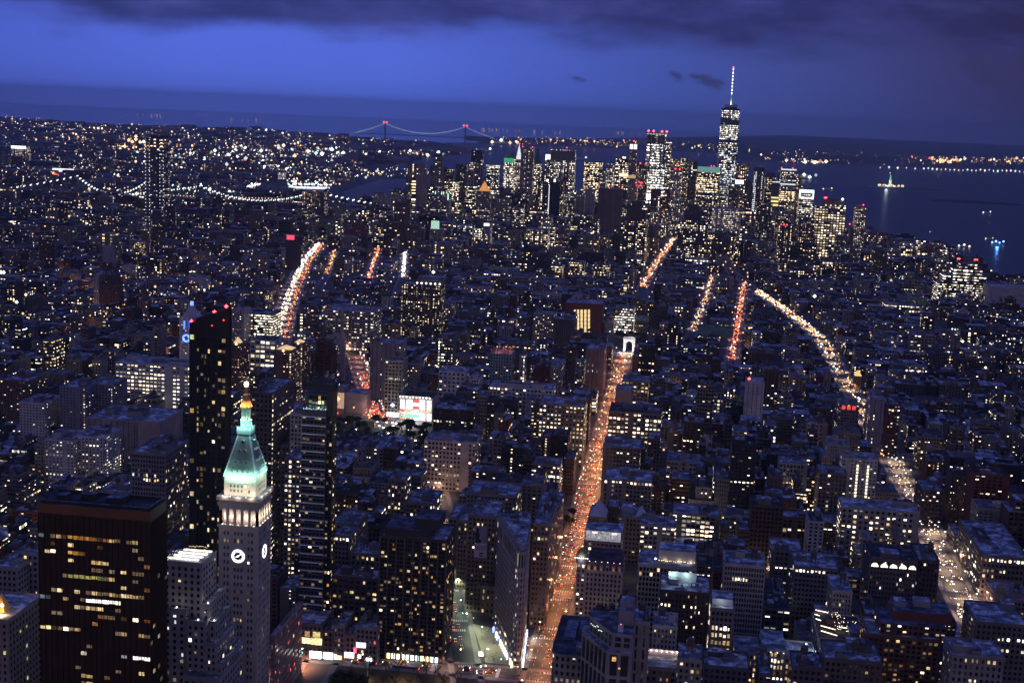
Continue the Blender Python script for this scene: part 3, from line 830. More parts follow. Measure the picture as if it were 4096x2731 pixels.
# dormers in four rows on each face
def dormer(px_, py_, z, out):
    b = MB(TL)
    ox, oy = out
    tx, ty = -oy, ox
    for k in range(6):
        a0, a1 = math.pi * k / 6, math.pi * (k + 1) / 6
        P = [(px_ + tx * .95 * math.cos(a), py_ + ty * .95 * math.cos(a), z + .8 + .95 * math.sin(a)) for a in (a0, a1)]
        b.face([P[0], P[1], (P[1][0] + ox * 1.9, P[1][1] + oy * 1.3, P[1][2]), (P[0][0] + ox * 1.9, P[0][1] + oy * 1.9, P[0][2])], (.7, .78, .74, 0))
    b.face([(px_ + tx * s + ox * 1.5, py_ + ty * s + oy * 1.5, zz) for s, zz in ((-.7, z), (.7, z), (.7, z + 1), (.35, z + 1.4), (-.35, z + 1.4), (-.7, z + 1))], (.05, .06, .06, 0))
    b.build('dormer', CITY, T)
for (t, n) in ((.10, 4), (.32, 3), (.58, 2), (.80, 1)):
    half = (U1 - U0) / 2 * (1 - t * (1 - tt)); z = zeave + (ztip - zeave) * t
    for k in range(n):
        q = (k - (n - 1) / 2) * 3.2
        dormer(cx + q, cyy - half + .2, z, (0, -1)); dormer(cx + half - .2, cyy + q, z, (1, 0))
b = MB(TL); b.box(cx - hw - .9, cx + hw + .9, cyy - hw - .9, cyy + hw + .9, ztip, zlant, (.30, .42, .40, 0), None, (.2, .25, .25, 0)); b.build('lantern_balcony', CITY, T)
zl1 = dz(388, 'T', 285, cyy); zl2 = dz(288, 'T', 285, cyy); zd = dz(190, 'T', 285, cyy); zq = dz(135, 'T', 285, cyy); zball = dz(108, 'T', 285, cyy); zn = dz(40, 'T', 285, cyy)
b = MB(TL); b.cyl(cx, cyy, 3.6, zlant, zl1, (.5, .6, .6, 0), 8); b.build('lantern_base', CITY, T)
b = MB(TL); b.cyl(cx, cyy, 1.7, zl1, zl2, (.35, .5, .42, 0), 8)
b.build('lantern_core', CITY, T)
for k in range(8):
    a = 6.28318 * (k + .5) / 8
    b = MB(TL); b.cyl(cx + 2.35 * math.cos(a), cyy + 2.35 * math.sin(a), .36, zl1, zl2, (.5, .6, .55, 0), 6); b.build('column', CITY, T)
GOLD = (.75, .42, .14, 0)
b = MB(TL); b.cyl(cx, cyy, 3.5, zl2, zl2 + .7, GOLD, 16)
prof = [(3.1, 0), (3.0, .25), (2.6, .5), (1.9, .75), (1.1, .93), (.9, 1.0)]
for (r0, t0), (r1, t1) in zip(prof, prof[1:]):
    b.cyl(cx, cyy, r0, zl2 + .7 + (zd - zl2 - .7) * t0, zl2 + .7 + (zd - zl2 - .7) * t1, GOLD, 16, r1, False)
b.build('gilded_dome', CITY, T)
b = MB(TL); b.cyl(cx, cyy, 2.0, zd, zd + .6, GOLD, 12); b.cyl(cx, cyy, 1.1, zd + .6, zq, GOLD, 12); b.cyl(cx, cyy, 1.5, zq, zq + .5, GOLD, 12); b.build('cupola', CITY, T)
b = MB(TL)
for i in range(6):
    a0, a1 = math.pi * (i / 6 - .5), math.pi * ((i + 1) / 6 - .5)
    b.cyl(cx, cyy, max(.02, 1.45 * math.cos(a0)), zball + 1.45 * math.sin(a0), zball + 1.45 * math.sin(a1), (1, .93, .85, 7), 12, max(.02, 1.45 * math.cos(a1)), False)
b.build('beacon_lamp', GLOW, T)
b = MB(TL); b.bar((cx, cyy, zball + 1.4), (cx, cyy, zn), .25, (.3, .3, .2, 0)); b.octa((cx, cyy, zball + 3.6), .5, (.6, .5, .2, 0)); b.build('finial', CITY, T)
# clock faces
def clock(px_, py_, z, r, ax):
    def P(u, v, d): return (px_ + u, py_ - d, z + v) if ax == 'x' else (px_ + d, py_ + u, z + v)
    b = MB(TL); n = 36
    for k in range(n):
        a, c = 6.28318 * k / n, 6.28318 * (k + 1) / n
        q = [P(r * math.sin(a), r * math.cos(a), .30), P(r * math.sin(c), r * math.cos(c), .30), P(.70 * r * math.sin(c), .70 * r * math.cos(c), .30), P(.70 * r * math.sin(a), .70 * r * math.cos(a), .30)]
        b.face(q, (.93, .95, 1, 3.0))
        for dd in (.30,):
            b.face([P(r * math.sin(a), r * math.cos(a), .05), P(r * math.sin(c), r * math.cos(c), .05), P(r * math.sin(c), r * math.cos(c), dd), P(r * math.sin(a), r * math.cos(a), dd)], (.93, .95, 1, 2))
    for k in range(12):
        a = 6.28318 * k / 12
        e = [(.70, -.10), (.70, .10), (.55, .05), (.55, -.05)]
        b.face([P(r * (q * math.sin(a) + t * math.cos(a)), r * (q * math.cos(a) - t * math.sin(a)), .30) for q, t in e], (.93, .95, 1, 2.5))
    f = b.build('clock_face', GLOW, T)
    b = MB(TL); b.face([P(.72 * r * math.sin(6.28318 * k / 24), .72 * r * math.cos(6.28318 * k / 24), .22) for k in range(24)], (.07, .07, .16, 0)); b.build('dial', CITY, f)
    for ang, ln, wd in ((math.radians(52), .60, .10), (math.radians(245), .42, .13)):
        b = MB(TL); s, c = math.sin(ang), math.cos(ang)
        b.face([P(r * (q * s + t * c), r * (q * c - t * s), .36) for q, t in ((-.1, -wd), (-.1, wd), (ln, .04), (ln, -.04))], (.95, .97, 1, 3.0)); b.build('hand', GLOW, f)
    return f
zck = dz(398, 'M', 813, Y)
clock(cx, Y, zck, 4.05, 'x'); clock(x1, cyy, zck, 4.05, 'y')
wn = Windows(T)
def skipc(i, j):
    return abs((j + .5) / 26 * (zlog0 - 6) + 4 - zck) < 5.5 and i in (2, 3, 4)
wn.grid('x', x0 + 2.5, x1 - 2.5, Y, 2, zlog0 - 3, 9, 27, .55, .5, -1, .2, 'yyyddoY', skip=lambda i, j: (i in (2, 6)) or (abs(2 + (j + .5) * (zlog0 - 5) / 27 - zck) < 5.2 and 2 <= i <= 6))
wn.grid('y', Y + 2.5, y1 - 2.5, x1, 2, zlog0 - 3, 9, 27, .55, .5, 1, .03, 'dd', skip=lambda i, j: (i in (2, 6)) or (abs(2 + (j + .5) * (zlog0 - 5) / 27 - zck) < 5.2 and 2 <= i <= 6))
wn.grid('x', U0 + 3, U1 - 3, V0, zup + 1.5, zeave - 4.6, 6, 2, .5, .55, -1, .0, rows=["....YY", "....YO"])
wn.grid('y', V0 + 3, V1 - 3, U1, zup + 1.5, zeave - 4.6, 6, 2, .5, .55, 1, .1, 'yd')
wn.done(mat('window_stone_dark', (.05, .05, .055), .5, .2, .5))
# floodlights of the tower: row at the eaves, under the dome, in the loggia and on the balcony
FL = MB(TL)
for k in range(4):
    q = -7 + 14 * k / 3
    for (fx, fy) in ((cx + q, V0 - .6), (U1 + .6, cyy + q)):
        FL.octa((fx, fy, zeave + .4), .38, (.45, .6, 1, 6))
        pt_light('roof_floodlight', (fx + (1.6 if fx > U1 else 0), fy - (1.6 if fy < V0 else 0), zeave + .6), (.50, 1.0, .80), 2000, T, .4)
for k in range(5):
    a = x0 + 2.4 + k * (x1 - x0 - 4.8) / 4
    FL.octa((a, Y - .5, zlog0 + .4), .35, (1, .93, .8, 5)); FL.octa((x1 + .5, Y + 2.5 + k * 5, zlog0 + .4), .35, (1, .93, .8, 5))
    FL.octa((a, Y - 1.1, zup + .4), .3, (1, .97, .85, 4))
    pt_light('loggia_lamp', (a, Y + 1.0, zlog0 + 4.5), (1, .82, .66), 800, T, .25)
    pt_light('loggia_lamp', (x1 - 1.0, Y + 2.5 + k * 5, zlog0 + 4.5), (1, .82, .66), 800, T, .25)
for k in range(3):
    pt_light('cornice_floodlight', (x0 + 4 + 8 * k, Y - 1.5, zup + 1.0), (1, .86, .72), 1500, T, .3)
    pt_light('cornice_floodlight', (x1 + 1.5, Y + 4 + 8 * k, zup + 1.0), (1, .86, .72), 900, T, .3)
for k in range(8):
    a = 6.28318 * k / 8
    pt_light('dome_floodlight', (cx + 3.6 * math.cos(a), cyy + 3.6 * math.sin(a), zl2 + 1.1), (1, .60, .22), 3600, T, .2)
    FL.octa((cx + 3.4 * math.cos(a), cyy + 3.4 * math.sin(a), zl2 + .95), .28, (1, .75, .35, 6))
    pt_light('lantern_floodlight', (cx + 3.2 * math.cos(a), cyy + 3.2 * math.sin(a), zl1 + .5), (.6, 1.0, .6), 380, T, .2)
for q in ((cx - 4.6, cyy - hw - 1.6), (cx + 4.6, cyy - hw - 1.6), (cx + hw + 1.6, cyy), (cx, cyy - hw - 2.4)):
    pt_light('lantern_floodlight', (q[0], q[1], zlant + .6), (.45, 1, .9), 1500, T, .2)
FL.build('floodlights', GLOW, T)
# pale light of the street and park on the shaft
FP.append((x0, x1, Y, y1, 160))

# --- the stepped limestone office building in front of it
LIME = (.33, .31, .30, 0)
BL = []
def sb(fr, xl, xr, yt, Yf, dep, z0=0.0):
    a, c = aty(fr, xl, yt, Yf), aty(fr, xr, yt, Yf)
    return (a[0], c[0], Yf, Yf + dep, z0, (a[2] + c[2]) / 2)
def sc_(xl, xr, yt, Yf, xb, yb):
    q = list(sb('M', xl, xr, yt, Yf, 1)); d = ray('M', xb, yb)
    q[3] = max(Yf + 4, float(q[1] / d[0] * d[1])); return tuple(q)
BL = [sc_(120, 482, 462, 700, 612, 330), sc_(482, 545, 850, 698, 700, 700), sc_(335, 512, 1005, 692, 560, 900), sc_(120, 333, 890, 694, 345, 870),
      sc_(512, 615, 1210, 691, 800, 1110), sc_(545, 600, 1010, 697, 752, 760), sc_(300, 640, 1520, 684, 850, 1410), sc_(615, 660, 1400, 690, 860, 1180)]
S = thing('stepped_office_building', 'pale stepped limestone office building with white skylights, before the clock tower', 'office building', ((BL[0][0] + BL[0][1]) / 2, 715, 0))
SL = tuple(S.location)
wn = Windows(S)
for n, q in enumerate(BL):
    b = MB(SL); b.box(*q, LIME, None, (.34, .34, .38, 0)); b.build('wall', CITY, S)
    b = MB(SL); b.box(q[0] - .2, q[1] + .2, q[2] - .2, q[2] + .4, q[5], q[5] + .9, LIME); b.box(q[1] - .4, q[1] + .2, q[2] + .4, q[3], q[5], q[5] + .9, LIME); b.build('parapet', CITY, S)
    nx = max(1, round((q[1] - q[0]) / 4.2))
    wn.grid('x', q[0] + .5, q[1] - .5, q[2], 2, q[5] - 1.5, nx, max(1, round(q[5] / 4)), .42, .52, -1, .10, 'yddYVw')
    wn.grid('y', q[2] + .5, q[3] - .5, q[1], 2, q[5] - 1.5, max(1, round((q[3] - q[2]) / 4.2)), max(1, round(q[5] / 4)), .42, .52, 1, .10, 'yddYV')
    FP.append((q[0], q[1], q[2], q[3], q[5]))
wn.done()
q = BL[0]
b = MB(SL)
for k in range(4):
    b.box(q[0] + 2.2 + .9 * k, q[1] - 3.5 + .7 * k, q[2] + 2.5 + k * 5.2, q[2] + 4.6 + k * 5.2, q[5] + .9, q[5] + 1.6, (1, .96, .9, 1.5))
b.build('skylight', GLOW, S)
b = MB(SL)
for k in range(26):
    b.octa((q[0] + .5 + 9 * rnd.random(), q[2] + .3 + 16 * rnd.random(), q[5] + 1 + rnd.random()), .22, (1, .85, .6, 3))
for k in range(16): b.octa((q[0] + 6 + k * .75, q[2] + 25, q[5] + 1.2 + rnd.random()), .25, (1, .7, .3, 2))
b.build('roof_string_light', GLOW, S)
for q2, zz in ((BL[2], 0), (BL[5], 0), (BL[3], 0), (BL[1], 0)):
    b = MB(SL); b.octa(((q2[0] + q2[1]) / 2 + 1, q2[2] + .8, q2[5] + 1.3), .45, (1, .95, .8, 6)); b.build('terrace_lamp', GLOW, S)
    pt_light('terrace_light', ((q2[0] + q2[1]) / 2 + 1, q2[2] + .6, q2[5] + 1.6), (1, .9, .75), 250, S, .3)

# --- tall dark glass tower with the slanted top and red beacons
Y = 900.0
P0, P1, P2 = aty('X', 200, 365, Y), aty('X', 318, 290, Y - 2), aty('X', 840, 130, Y)
xm = aty('X', 650, 200, Y - 3)[0]; xr = aty('X', 880, 160, Y)[0]
T2 = thing('slant_topped_tower', 'slender black glass tower with slanted top and red beacons behind the clock tower', 'residential tower', ((P0[0] + P2[0]) / 2, Y + 16, 0))
L2 = tuple(T2.location)
poly = [(P0[0], Y + 4), (P1[0], Y), (xm, Y - 1), (P2[0], Y), (xr - 1, Y + 3), (xr - 10, Y + 28), (P0[0], Y + 28)]
hs = [P0[2], P1[2], dz(200, 'X', 650, Y), P2[2], P2[2], P2[2] - 2, P0[2] - 2]
b = MB(L2); BG = (.012, .013, .018, .9)
n = len(poly)
for i in range(n):
    j = (i + 1) % n
    b.face([(*poly[i], 0), (*poly[j], 0), (*poly[j], hs[j]), (*poly[i], hs[i])], BG)
b.face([(*poly[i], hs[i]) for i in range(n)], (.02, .02, .02, 0))
b.build('wall', CITY, T2)
b = MB(L2)
for i in range(6):
    b.bar((*poly[i], 0), (*poly[i], hs[i]), .7, (.02, .022, .028, .6))
b.build('corner_pier_frame', CITY, T2)
fl = 4.1
zt = dz(560, 'X', 300, Y)
wn = Windows(T2)
bays = [(P1[0] + 1.5, 1.0), (P1[0] + 4.4, 2.0), (P1[0] + 6.8, 1.5), (P1[0] + 9.6, 1.2), (P1[0] + 13.2, 1.8), (P1[0] + 15.4, 1.4), (xm + 1.8, 2.2), (xm + 4.6, 2.4)]
for j in range(int(zt / fl)):
    for n_, (bx, bw) in enumerate(bays):
        wn.one('x', bx, zt - j * fl - 2, bw, 2.7, Y - .9, -1, rnd.choice('yddyddcddY') if rnd.random() < (.26 if j > 3 else .2) else (None if n_ % 2 else None))
for j, k in ((0, 'g'), (13, 'O'), (28, 'Y'), (34, 'y'), (39, 'Y'), (45, 'd'), (49, 'Y'), (22, 'd')):
    wn.lit.append(('x', P0[0] + 3.3, zt - j * fl - 1.2, 4.2, 3.2, Y + 1.6, 'g' if k == 'g' else k))
wn.done(mat('tower_window_glass', (.02, .022, .03), .1, .3, .4))
for X_, Y_, s in ((258, 325, 1.1), (620, 187, 1.5), (803, 98, 1.5)):
    p = aty('X', X_, Y_, Y + 2); b = MB(L2); b.octa(tuple(p), s, (1, .05, .06, 9)); b.bar((p[0], p[1], p[2] - 3), (p[0], p[1], p[2] - s), .3, (.05, .05, .05, 0)); b.build('beacon', GLOW, T2)
for X_, Y_ in ((578, 402), (762, 316)):
    p = aty('X', X_, Y_, Y - 1.6); b = MB(L2); b.octa(tuple(p), .7, (1, .05, .06, 3)); b.build('beacon', GLOW, T2)
FP.append((P0[0], xr, Y, Y + 28, 220))

# --- glass condominium tower over 23rd Street
Y = 872.0
a, c = aty('H', 252, 900, Y), aty('H', 362, 900, Y)
GX0, GX1 = aty('H', 250, 1200, Y)[0], aty('H', 368, 1200, Y)[0]
GX2 = GX1 + 4.6
hg = dz(60, 'H', 330, Y)
T3 = thing('glass_tower', 'slim glass apartment tower with bright floor lines and green lit top, right of clock tower', 'residential tower', ((GX0 + GX2) / 2, Y + 9, 0))
L3 = tuple(T3.location)
b = MB(L3); b.box(GX0, GX1, Y, Y + 13, 14, hg - 16, (.07, .085, .11, .9)); b.build('wall', CITY, T3)
b = MB(L3); b.box(GX1, GX2, Y + 1.5, Y + 13, 14, hg - 3, (.02, .022, .03, .9)); b.build('dark_wing', CITY, T3)
b = MB(L3); b.box(GX0 + 2.2, GX2 - .5, Y + 2, Y + 12.6, hg - 16, hg - 5, (.03, .07, .06, .9)); b.build('green_lantern_floors', CITY, T3)
b = MB(L3); b.box(GX0 + 2.2, GX2 + .2, Y + 2.6, Y + 13.4, hg - 3, hg + 2, (.03, .03, .035, .3), None, (.12, .13, .17, 0)); b.box(GX0 + 5, GX1 + 2, Y + 6, Y + 14, hg + 2, hg + 4, (.05, .05, .06, 0)); b.build('crown', CITY, T3)
b = MB(L3)
for j in range(int((hg - 30) / 6.1)):
    z = 16 + j * 6.1
    b.box(GX0 - .3, GX1 + .1, Y - .5, Y + .05, z, z + .8, (.8, .8, .82, 0)); b.box(GX0 - .3, GX0 + .05, Y + .05, Y + 16, z, z + .55, (.5, .5, .52, 0))
b.build('floor_banding', CITY, T3)
wn = Windows(T3)
wn.grid('x', GX0 + .3, GX1 - .3, Y, 17, hg - 20, 6, int((hg - 37) / 3.05), .8, .62, -1, .14, 'yYddddo')
wn.grid('x', GX1 + .4, GX2 - .4, Y + 1.5, 17, hg - 20, 2, int((hg - 37) / 3.05), .8, .62, -1, .22, 'YyddOo')
wn.grid('y', Y + 3, Y + 12.5, GX2, 17, hg - 20, 5, int((hg - 37) / 3.05), .6, .55, 1, .16, 'Yyd')
wn.grid('x', GX0 + 4, GX2 - 2, Y + 2, hg - 16, hg - 6, 7, 3, .8, .7, -1, 0, rows=["...y...", "gcgYgcg", "cccYccc"])
wn.done()
b = MB(L3)
for k in range(28): b.octa((GX0 + .5 + (GX1 - GX0) * rnd.random(), Y + .2, hg - 16 + 1.6 * rnd.random()), .22, (.6, .95, 1, 3))
b.build('terrace_light', GLOW, T3)
FP.append((GX0, GX2, Y, Y + 18, hg))
# the podium and the little row of shops on 23rd Street
def shop(label, xl, xr, yt, Yf, dep, col, shops, geo=(3.0, 3.9, .5, .55, 'yYddr'), lit=.25, **kw):
    D = H('shop_building', 'shop building', label, 'K', xl, xr, yt, Yf, dep, col, 'loft', lit, bulk=kw.pop('bulk', 1), geo=geo, group='shop buildings along the lit street', **kw)
    for (a_, c_, t_, b_, col_, s_) in shops:
        p, q = aty('K', a_, b_, Yf - .4), aty('K', c_, t_, Yf - .4)
        b = MB(tuple(D['root'].location)); b.box(p[0], q[0], Yf - .5, Yf - .12, max(.4, p[2]), q[2], (*col_, s_)); b.build('shop_window', GLOW, D['root'])
    return D
shop('grey glass store with big yellow lit windows under the glass tower', 185, 558, 575, 845, 30, (.16, .15, .14, .2), [(185, 308, 885, 950, (1, .93, .8), 3.5), (405, 545, 900, 968, (1, .97, 1), 4), (200, 308, 735, 785, (1, .8, .35), 1.4), (315, 420, 738, 795, (1, .84, .45), 1.7), (424, 552, 745, 810, (1, .86, .4), 1.3), (200, 305, 655, 710, (1, .6, .25), .7), (350, 408, 662, 715, (1, .5, .25), .6), (445, 530, 670, 725, (1, .72, .3), .8)], lit=0, bulk=0)
shop('narrow dark five-storey shop house with white storefront', 565, 688, 655, 847, 24, (.16, .13, .12, 0), [(565, 682, 912, 978, (1, .94, .9), 3.5)], lit=.3)
shop('narrow pale loft with projecting floors and rooftop shed', 692, 820, 600, 848, 26, (.32, .25, .22, 0), [(695, 725, 930, 985, (.9, .9, 1), 3), (730, 784, 945, 988, (1, .75, .4), 2)], lit=.25)
shop('lowest shop house of tan brick with red neon sign', 825, 945, 715, 849, 22, (.38, .24, .19, 0), [(812, 928, 912, 962, (1, .85, .9), 3.5), (926, 955, 852, 905, (1, .06, .16), 5)], lit=.1)
shop('wide grey six-storey shop building with pale cornice', 950, 1212, 625, 850, 30, (.25, .22, .22, 0), [(975, 1010, 935, 975, (1, .9, .7), 3), (1070, 1138, 975, 1012, (.92, .96, 1), 3), (955, 1068, 795, 845, (.95, .97, 1), 1.6)], lit=.22)
# the pinkish annex at the foot of the clock tower
D = H('stone_annex', 'low building', 'low pinkish stone annex at the foot of the clock tower', 'M', 1112, 1150, 1140, 765, 60, (.33, .22, .20, -.9), 'piers', .3, geo=(3, 4.2, .4, .5, 'yooddrYc'), bulk=0)

# --- black residential slab at the corner of Broadway
D = H('apartment_slab', 'apartment tower', 'black gridded apartment slab with scattered lit windows left of the wedge building', 'H', 663, 1003, 835, 857, 36, (.05, .043, .042, .1), 'apt', .2, bulk=0,
      geo=(2.75, 2.95, .78, .56, 'YydddyoO'), yb=1435)
X0, X1, HH = D['x0'], D['x1'], D['h']
extra(D, 'upper_floors', [(X0 + 2, X1 - 12, 861, 893, HH, HH + 5), (X0 + 22, X1 - 7, 865, 890, HH + 5, HH + 12)], (.045, .04, .042, 0), None, (.1, .1, .14, 0))
b = MB(tuple(D['root'].location))
for k in range(9):
    xx = X0 + (X1 - X0) * k / 8
    b.box(xx - .45, xx + .45, 856.2, 857.1, 0, HH + .5, (.11, .09, .085, 0))
b.build('pier_grid', CITY, D['root'])
for k in range(11):
    xx = X0 + 8 + k * (X1 - X0 - 9) / 11
    b = MB(tuple(D['root'].location)); b.box(xx - 1.1, xx + 1.1, 856.4, 856.9, .8, 4.4, (*rnd.choice(((1, .95, .9), (.7, .85, 1), (1, .75, .4), (.5, 1, .9), (1, 1, .95))), 3)); b.build('shop_window', GLOW, D['root'])

# --- the wedge-shaped building
WP = [(-96.5, 855.0), (-94.3, 855.6), (-93.4, 858.0), (-98.6, 931), (-122.5, 925.5), (-98.0, 856.6)]
F_ = thing('wedge_building', 'tall wedge-shaped stone building with rounded prow between two avenues', 'wedge building', (-101, 890, 0))
LF = tuple(F_.location); FS = (.40, .345, .31, -.9)
def shrink(P, d):
    cx_, cy_ = sum(p[0] for p in P) / len(P), sum(p[1] for p in P) / len(P)
    return [(p[0] + (p[0] - cx_) / math.hypot(p[0] - cx_, p[1] - cy_) * d, p[1] + (p[1] - cy_) / math.hypot(p[0] - cx_, p[1] - cy_) * d) for p in P]
st = (2.6, 4.1, .42, .56, .02, .5, .6, .3)
b = MB(LF); b.prism(WP, 16, 71, FS, st); b.build('shaft', CITY, F_)
b = MB(LF); b.prism(shrink(WP, .35), 0, 15.4, (.32, .30, .27, 0), (3.4, 5, .6, .62, .3, 1.2, .4, .7)); b.build('base', CITY, F_)
b = MB(LF); b.prism(shrink(WP, .9), 15.4, 16, FS); b.prism(shrink(WP, .9), 71, 71.8, FS); b.build('string_course', CITY, F_)
b = MB(LF); b.prism(shrink(WP, .15), 71.8, 84.2, FS, (4.6, 12, .5, .72, .02, .5, .6, .1)); b.build('arcaded_top', CITY, F_)
b = MB(LF); b.prism(shrink(WP, 1.7), 84.2, 85.6, (.30, .28, .28, 0), None, (.26, .26, .30, 0)); b.build('cornice', CITY, F_)
b = MB(LF); b.prism(shrink(WP, -1.4), 85.6, 89.2, (.30, .28, .29, 0), None, SNOW); b.build('attic', CITY, F_)
b = MB(LF); b.prism(shrink(WP, -6.5), 89.2, 89.9, (.2, .2, .24, 0), None, SNOW)
for q in ((-112, -106, 912, 917), (-108, -104, 900, 904), (-104, -100.5, 918, 925), (-101.5, -98.9, 889, 892)):
    b.box(*q, 89.9, 92.2, (.08, .08, .1, 0), None, (.25, .26, .3, 0))
b.build('roof_plant', CITY, F_)
for (fa, fb, n_) in (((-98.6, 858.5), (-121.5, 922), 14), ((-93.1, 860), (-98.2, 929), 12)):
    for k in range(n_):
        t = (k + .5) / n_
        if rnd.random() < .72:
            x_, y_ = fa[0] + (fb[0] - fa[0]) * t, fa[1] + (fb[1] - fa[1]) * t
            s_ = -1 if fb[0] < -110 else 1
            b = MB(LF); b.box(x_ - .5 + s_ * .7, x_ + .5 + s_ * .7, y_ - 1.3, y_ + 1.3, 1, 4.6, (*rnd.choice(((1, .9, .7), (.85, .9, 1), (1, .8, .5), (.35, .45, 1))), 3)); b.build('shop_window', GLOW, F_)
b = MB(LF); b.cyl(-95.6, 852.2, 2.2, .2, 4.2, (.35, .34, .33, .5), 10); b.build('glass_prow_shop', CITY, F_)
FP.append((-123, -93, 855, 931, 88))
for t in (.05, .3, .6, .9): KV.append((-98 - 22 * t, 853 + 66 * t, 2))
# --- buildings behind the wedge along Broadway
D = H('billboard_building', 'loft building', 'loft with big running mate wall poster behind the wedge building', 'L', 345, 575, 232, 958, 42, (.21, .17, .13, 0), 'loft', .2, geo=(3.0, 3.8, .5, .5, 'yYdd'), bulk=1, tank=False)
def poster(D):
    Yp = D['y0'] - .5
    r = D['root']; o0 = tuple(r.location)
    def q(name, x0_, x1_, t_, b_, wc, dy=0.0, part=None):
        a_, c_ = aty('L', x0_, b_, Yp - dy), aty('L', x1_, t_, Yp - dy)
        m_ = MB(o0); m_.box(a_[0], c_[0], Yp - dy, Yp - dy + .12, a_[2], c_[2], wc); return m_
    b1 = q('', 392, 500, 310, 560, (.34, .30, .36, 0)); pb = b1.build('wall_poster', CITY, r)
    q('', 392, 497, 448, 556, (.60, .56, .62, 0), .14).build('poster_panel', CITY, pb)
    m_ = MB(o0)     # a generic dark seated figure silhouette
    for X_, Y_, rx_, ry_ in ((424, 338, 12, 17), (420, 385, 20, 36), (427, 428, 26, 18)):
        P = []
        for k in range(14):
            a_ = 6.28318 * k / 14
            P.append(tuple(aty('L', X_ + rx_ * math.cos(a_), Y_ - ry_ * math.sin(a_), Yp - .16)))
        m_.face(P, (.03, .025, .05, 0))
    m_.build('printed_figure', CITY, pb)
    m_ = MB(o0)     # round dark mark with a pale bar and pointed right end
    for s0, s1 in ((0, .44), (.56, 1)):
        P = []
        for k in range(9):
            a_ = math.pi * (s0 + (s1 - s0) * k / 8)
            P.append((447 - 15 * math.sin(a_), 536 - 16 * math.cos(a_)))
        P += [(447 + (14 if s0 else 20), P[-1][1]), (447 + (12 if s0 else 22), P[0][1])]
        m_.face([tuple(aty('L', *p_, Yp - .3)) for p_ in P], (.03, .025, .09, 0))
    m_.build('emblem', CITY, pb)
    for txt, X_, Y_ in (('running', 402, 476), ('mate', 402, 496)):
        cu = bpy.data.curves.new('lettering', 'FONT'); cu.body = txt; cu.size = 3.6; cu.materials.append(mat('poster_ink', (.10, .085, .15), .8, .05))
        p_ = aty('L', X_, Y_, Yp - .35)
        t_ = link('lettering', cu, pb); me = bpy.data.meshes.new_from_object(t_.evaluated_get(bpy.context.evaluated_depsgraph_get())); bpy.data.objects.remove(t_)
        o_ = link('lettering', me, pb); o_.location = Vector(p_) - Vector(o0); o_.rotation_euler = (R(90), 0, 0)
poster(D)
H('narrow_loft', 'loft building', 'narrow tan corner loft with glowing arched storefront, left of poster wall', 'L', 262, 345, 270, 1003, 40, (.30, .24, .18, 0), 'loft', .2, geo=(3.0, 3.8, .5, .5, 'yYdd'), bulk=1)
H('turret_loft', 'loft building', 'small stone loft with dark open lantern turret beside Broadway', 'L', 190, 262, 245, 1030, 40, (.26, .21, .17, 0), 'loft', .1, geo=(3.0, 3.8, .5, .5, 'ydd'), bulk=0)
H('corner_house', 'low building', 'low flat-roofed corner building tucked left of the wedge building', 'L', 445, 568, 800, 952, 6, (.24, .2, .15, 0), 'loft', .3, geo=(4, 5, .4, .5, 'Yy'), bulk=0, roof='blue')
H('rounded_office', 'office building', 'wide grey office block with many lit rows behind the wedge building', 'L', 330, 735, 60, 1075, 40, (.24, .215, .18, 0), 'pair', .3, geo=(3.0, 3.9, .55, .5, 'YyddwV'), bulk=2)
H('avenue_loft', 'loft building', 'brown stone loft along Fifth Avenue just behind the wedge building', 'L', 868, 1000, 300, 938, 60, (.24, .18, .15, 0), 'loft', .15, geo=(3.2, 3.9, .5, .5, 'yYdd'), bulk=1, tank=True)
H('rear_loft', 'loft building', 'dark loft with water tank and snowy roof along Fifth Avenue', 'L', 880, 1062, 205, 1012, 60, (.17, .14, .13, 0), 'loft', .15, geo=(3.2, 3.9, .5, .5, 'yYdd'), bulk=2, tank=True)

# --- the far bottom-left corner
H('stone_office_corner', 'office building', 'white stone office building with dark windows left of the brown slab', 'R', 165, 290, 590, 715, 40, (.33, .31, .31, 0), 'loft', .1, geo=(3.4, 3.7, .5, .5, 'yd'), bulk=1)
H('stone_office_low', 'office building', 'grey corner building cut by the left edge of the view', 'R', -60, 130, 700, 700, 40, (.27, .25, .25, 0), 'loft', .06, geo=(3.4, 3.7, .5, .5, 'yd'), bulk=1)
GB = H('gilded_roof_building', 'office building', 'stone building with glowing gilded rooftop ornament at left edge', 'R', -300, 60, 1090, 640, 40, (.3, .25, .2, 0), 'loft', .1, geo=(3.6, 3.8, .4, .5, 'yg'), bulk=0)
p = aty('R', 40, 1000, 655)
b = MB(tuple(GB['root'].location)); b.pyramid(p[0] - 6, p[0] + 1, 652, 660, GB['h'], p[2] + 8, (.8, .45, .15, 0)); b.build('gilded_pyramid', CITY, GB['root'])
b = MB(tuple(GB['root'].location)); b.octa((p[0] + 0.3, 651, p[2] + 3), 1.3, (1, .75, .4, 6)); b.octa((p[0] - 1, 651, p[2] - 3), 1.0, (1, .7, .4, 5)); b.build('floodlamp', GLOW, GB['root'])
pt_light('gilded_floodlight', (p[0] + 1, 648, p[2]), (1, .6, .25), 3000, GB['root'], .5)
# ================================================================= BOTTOM RIGHT BLOCKS
G1 = (3.2, 3.9, .5, .52, 'yYddd')
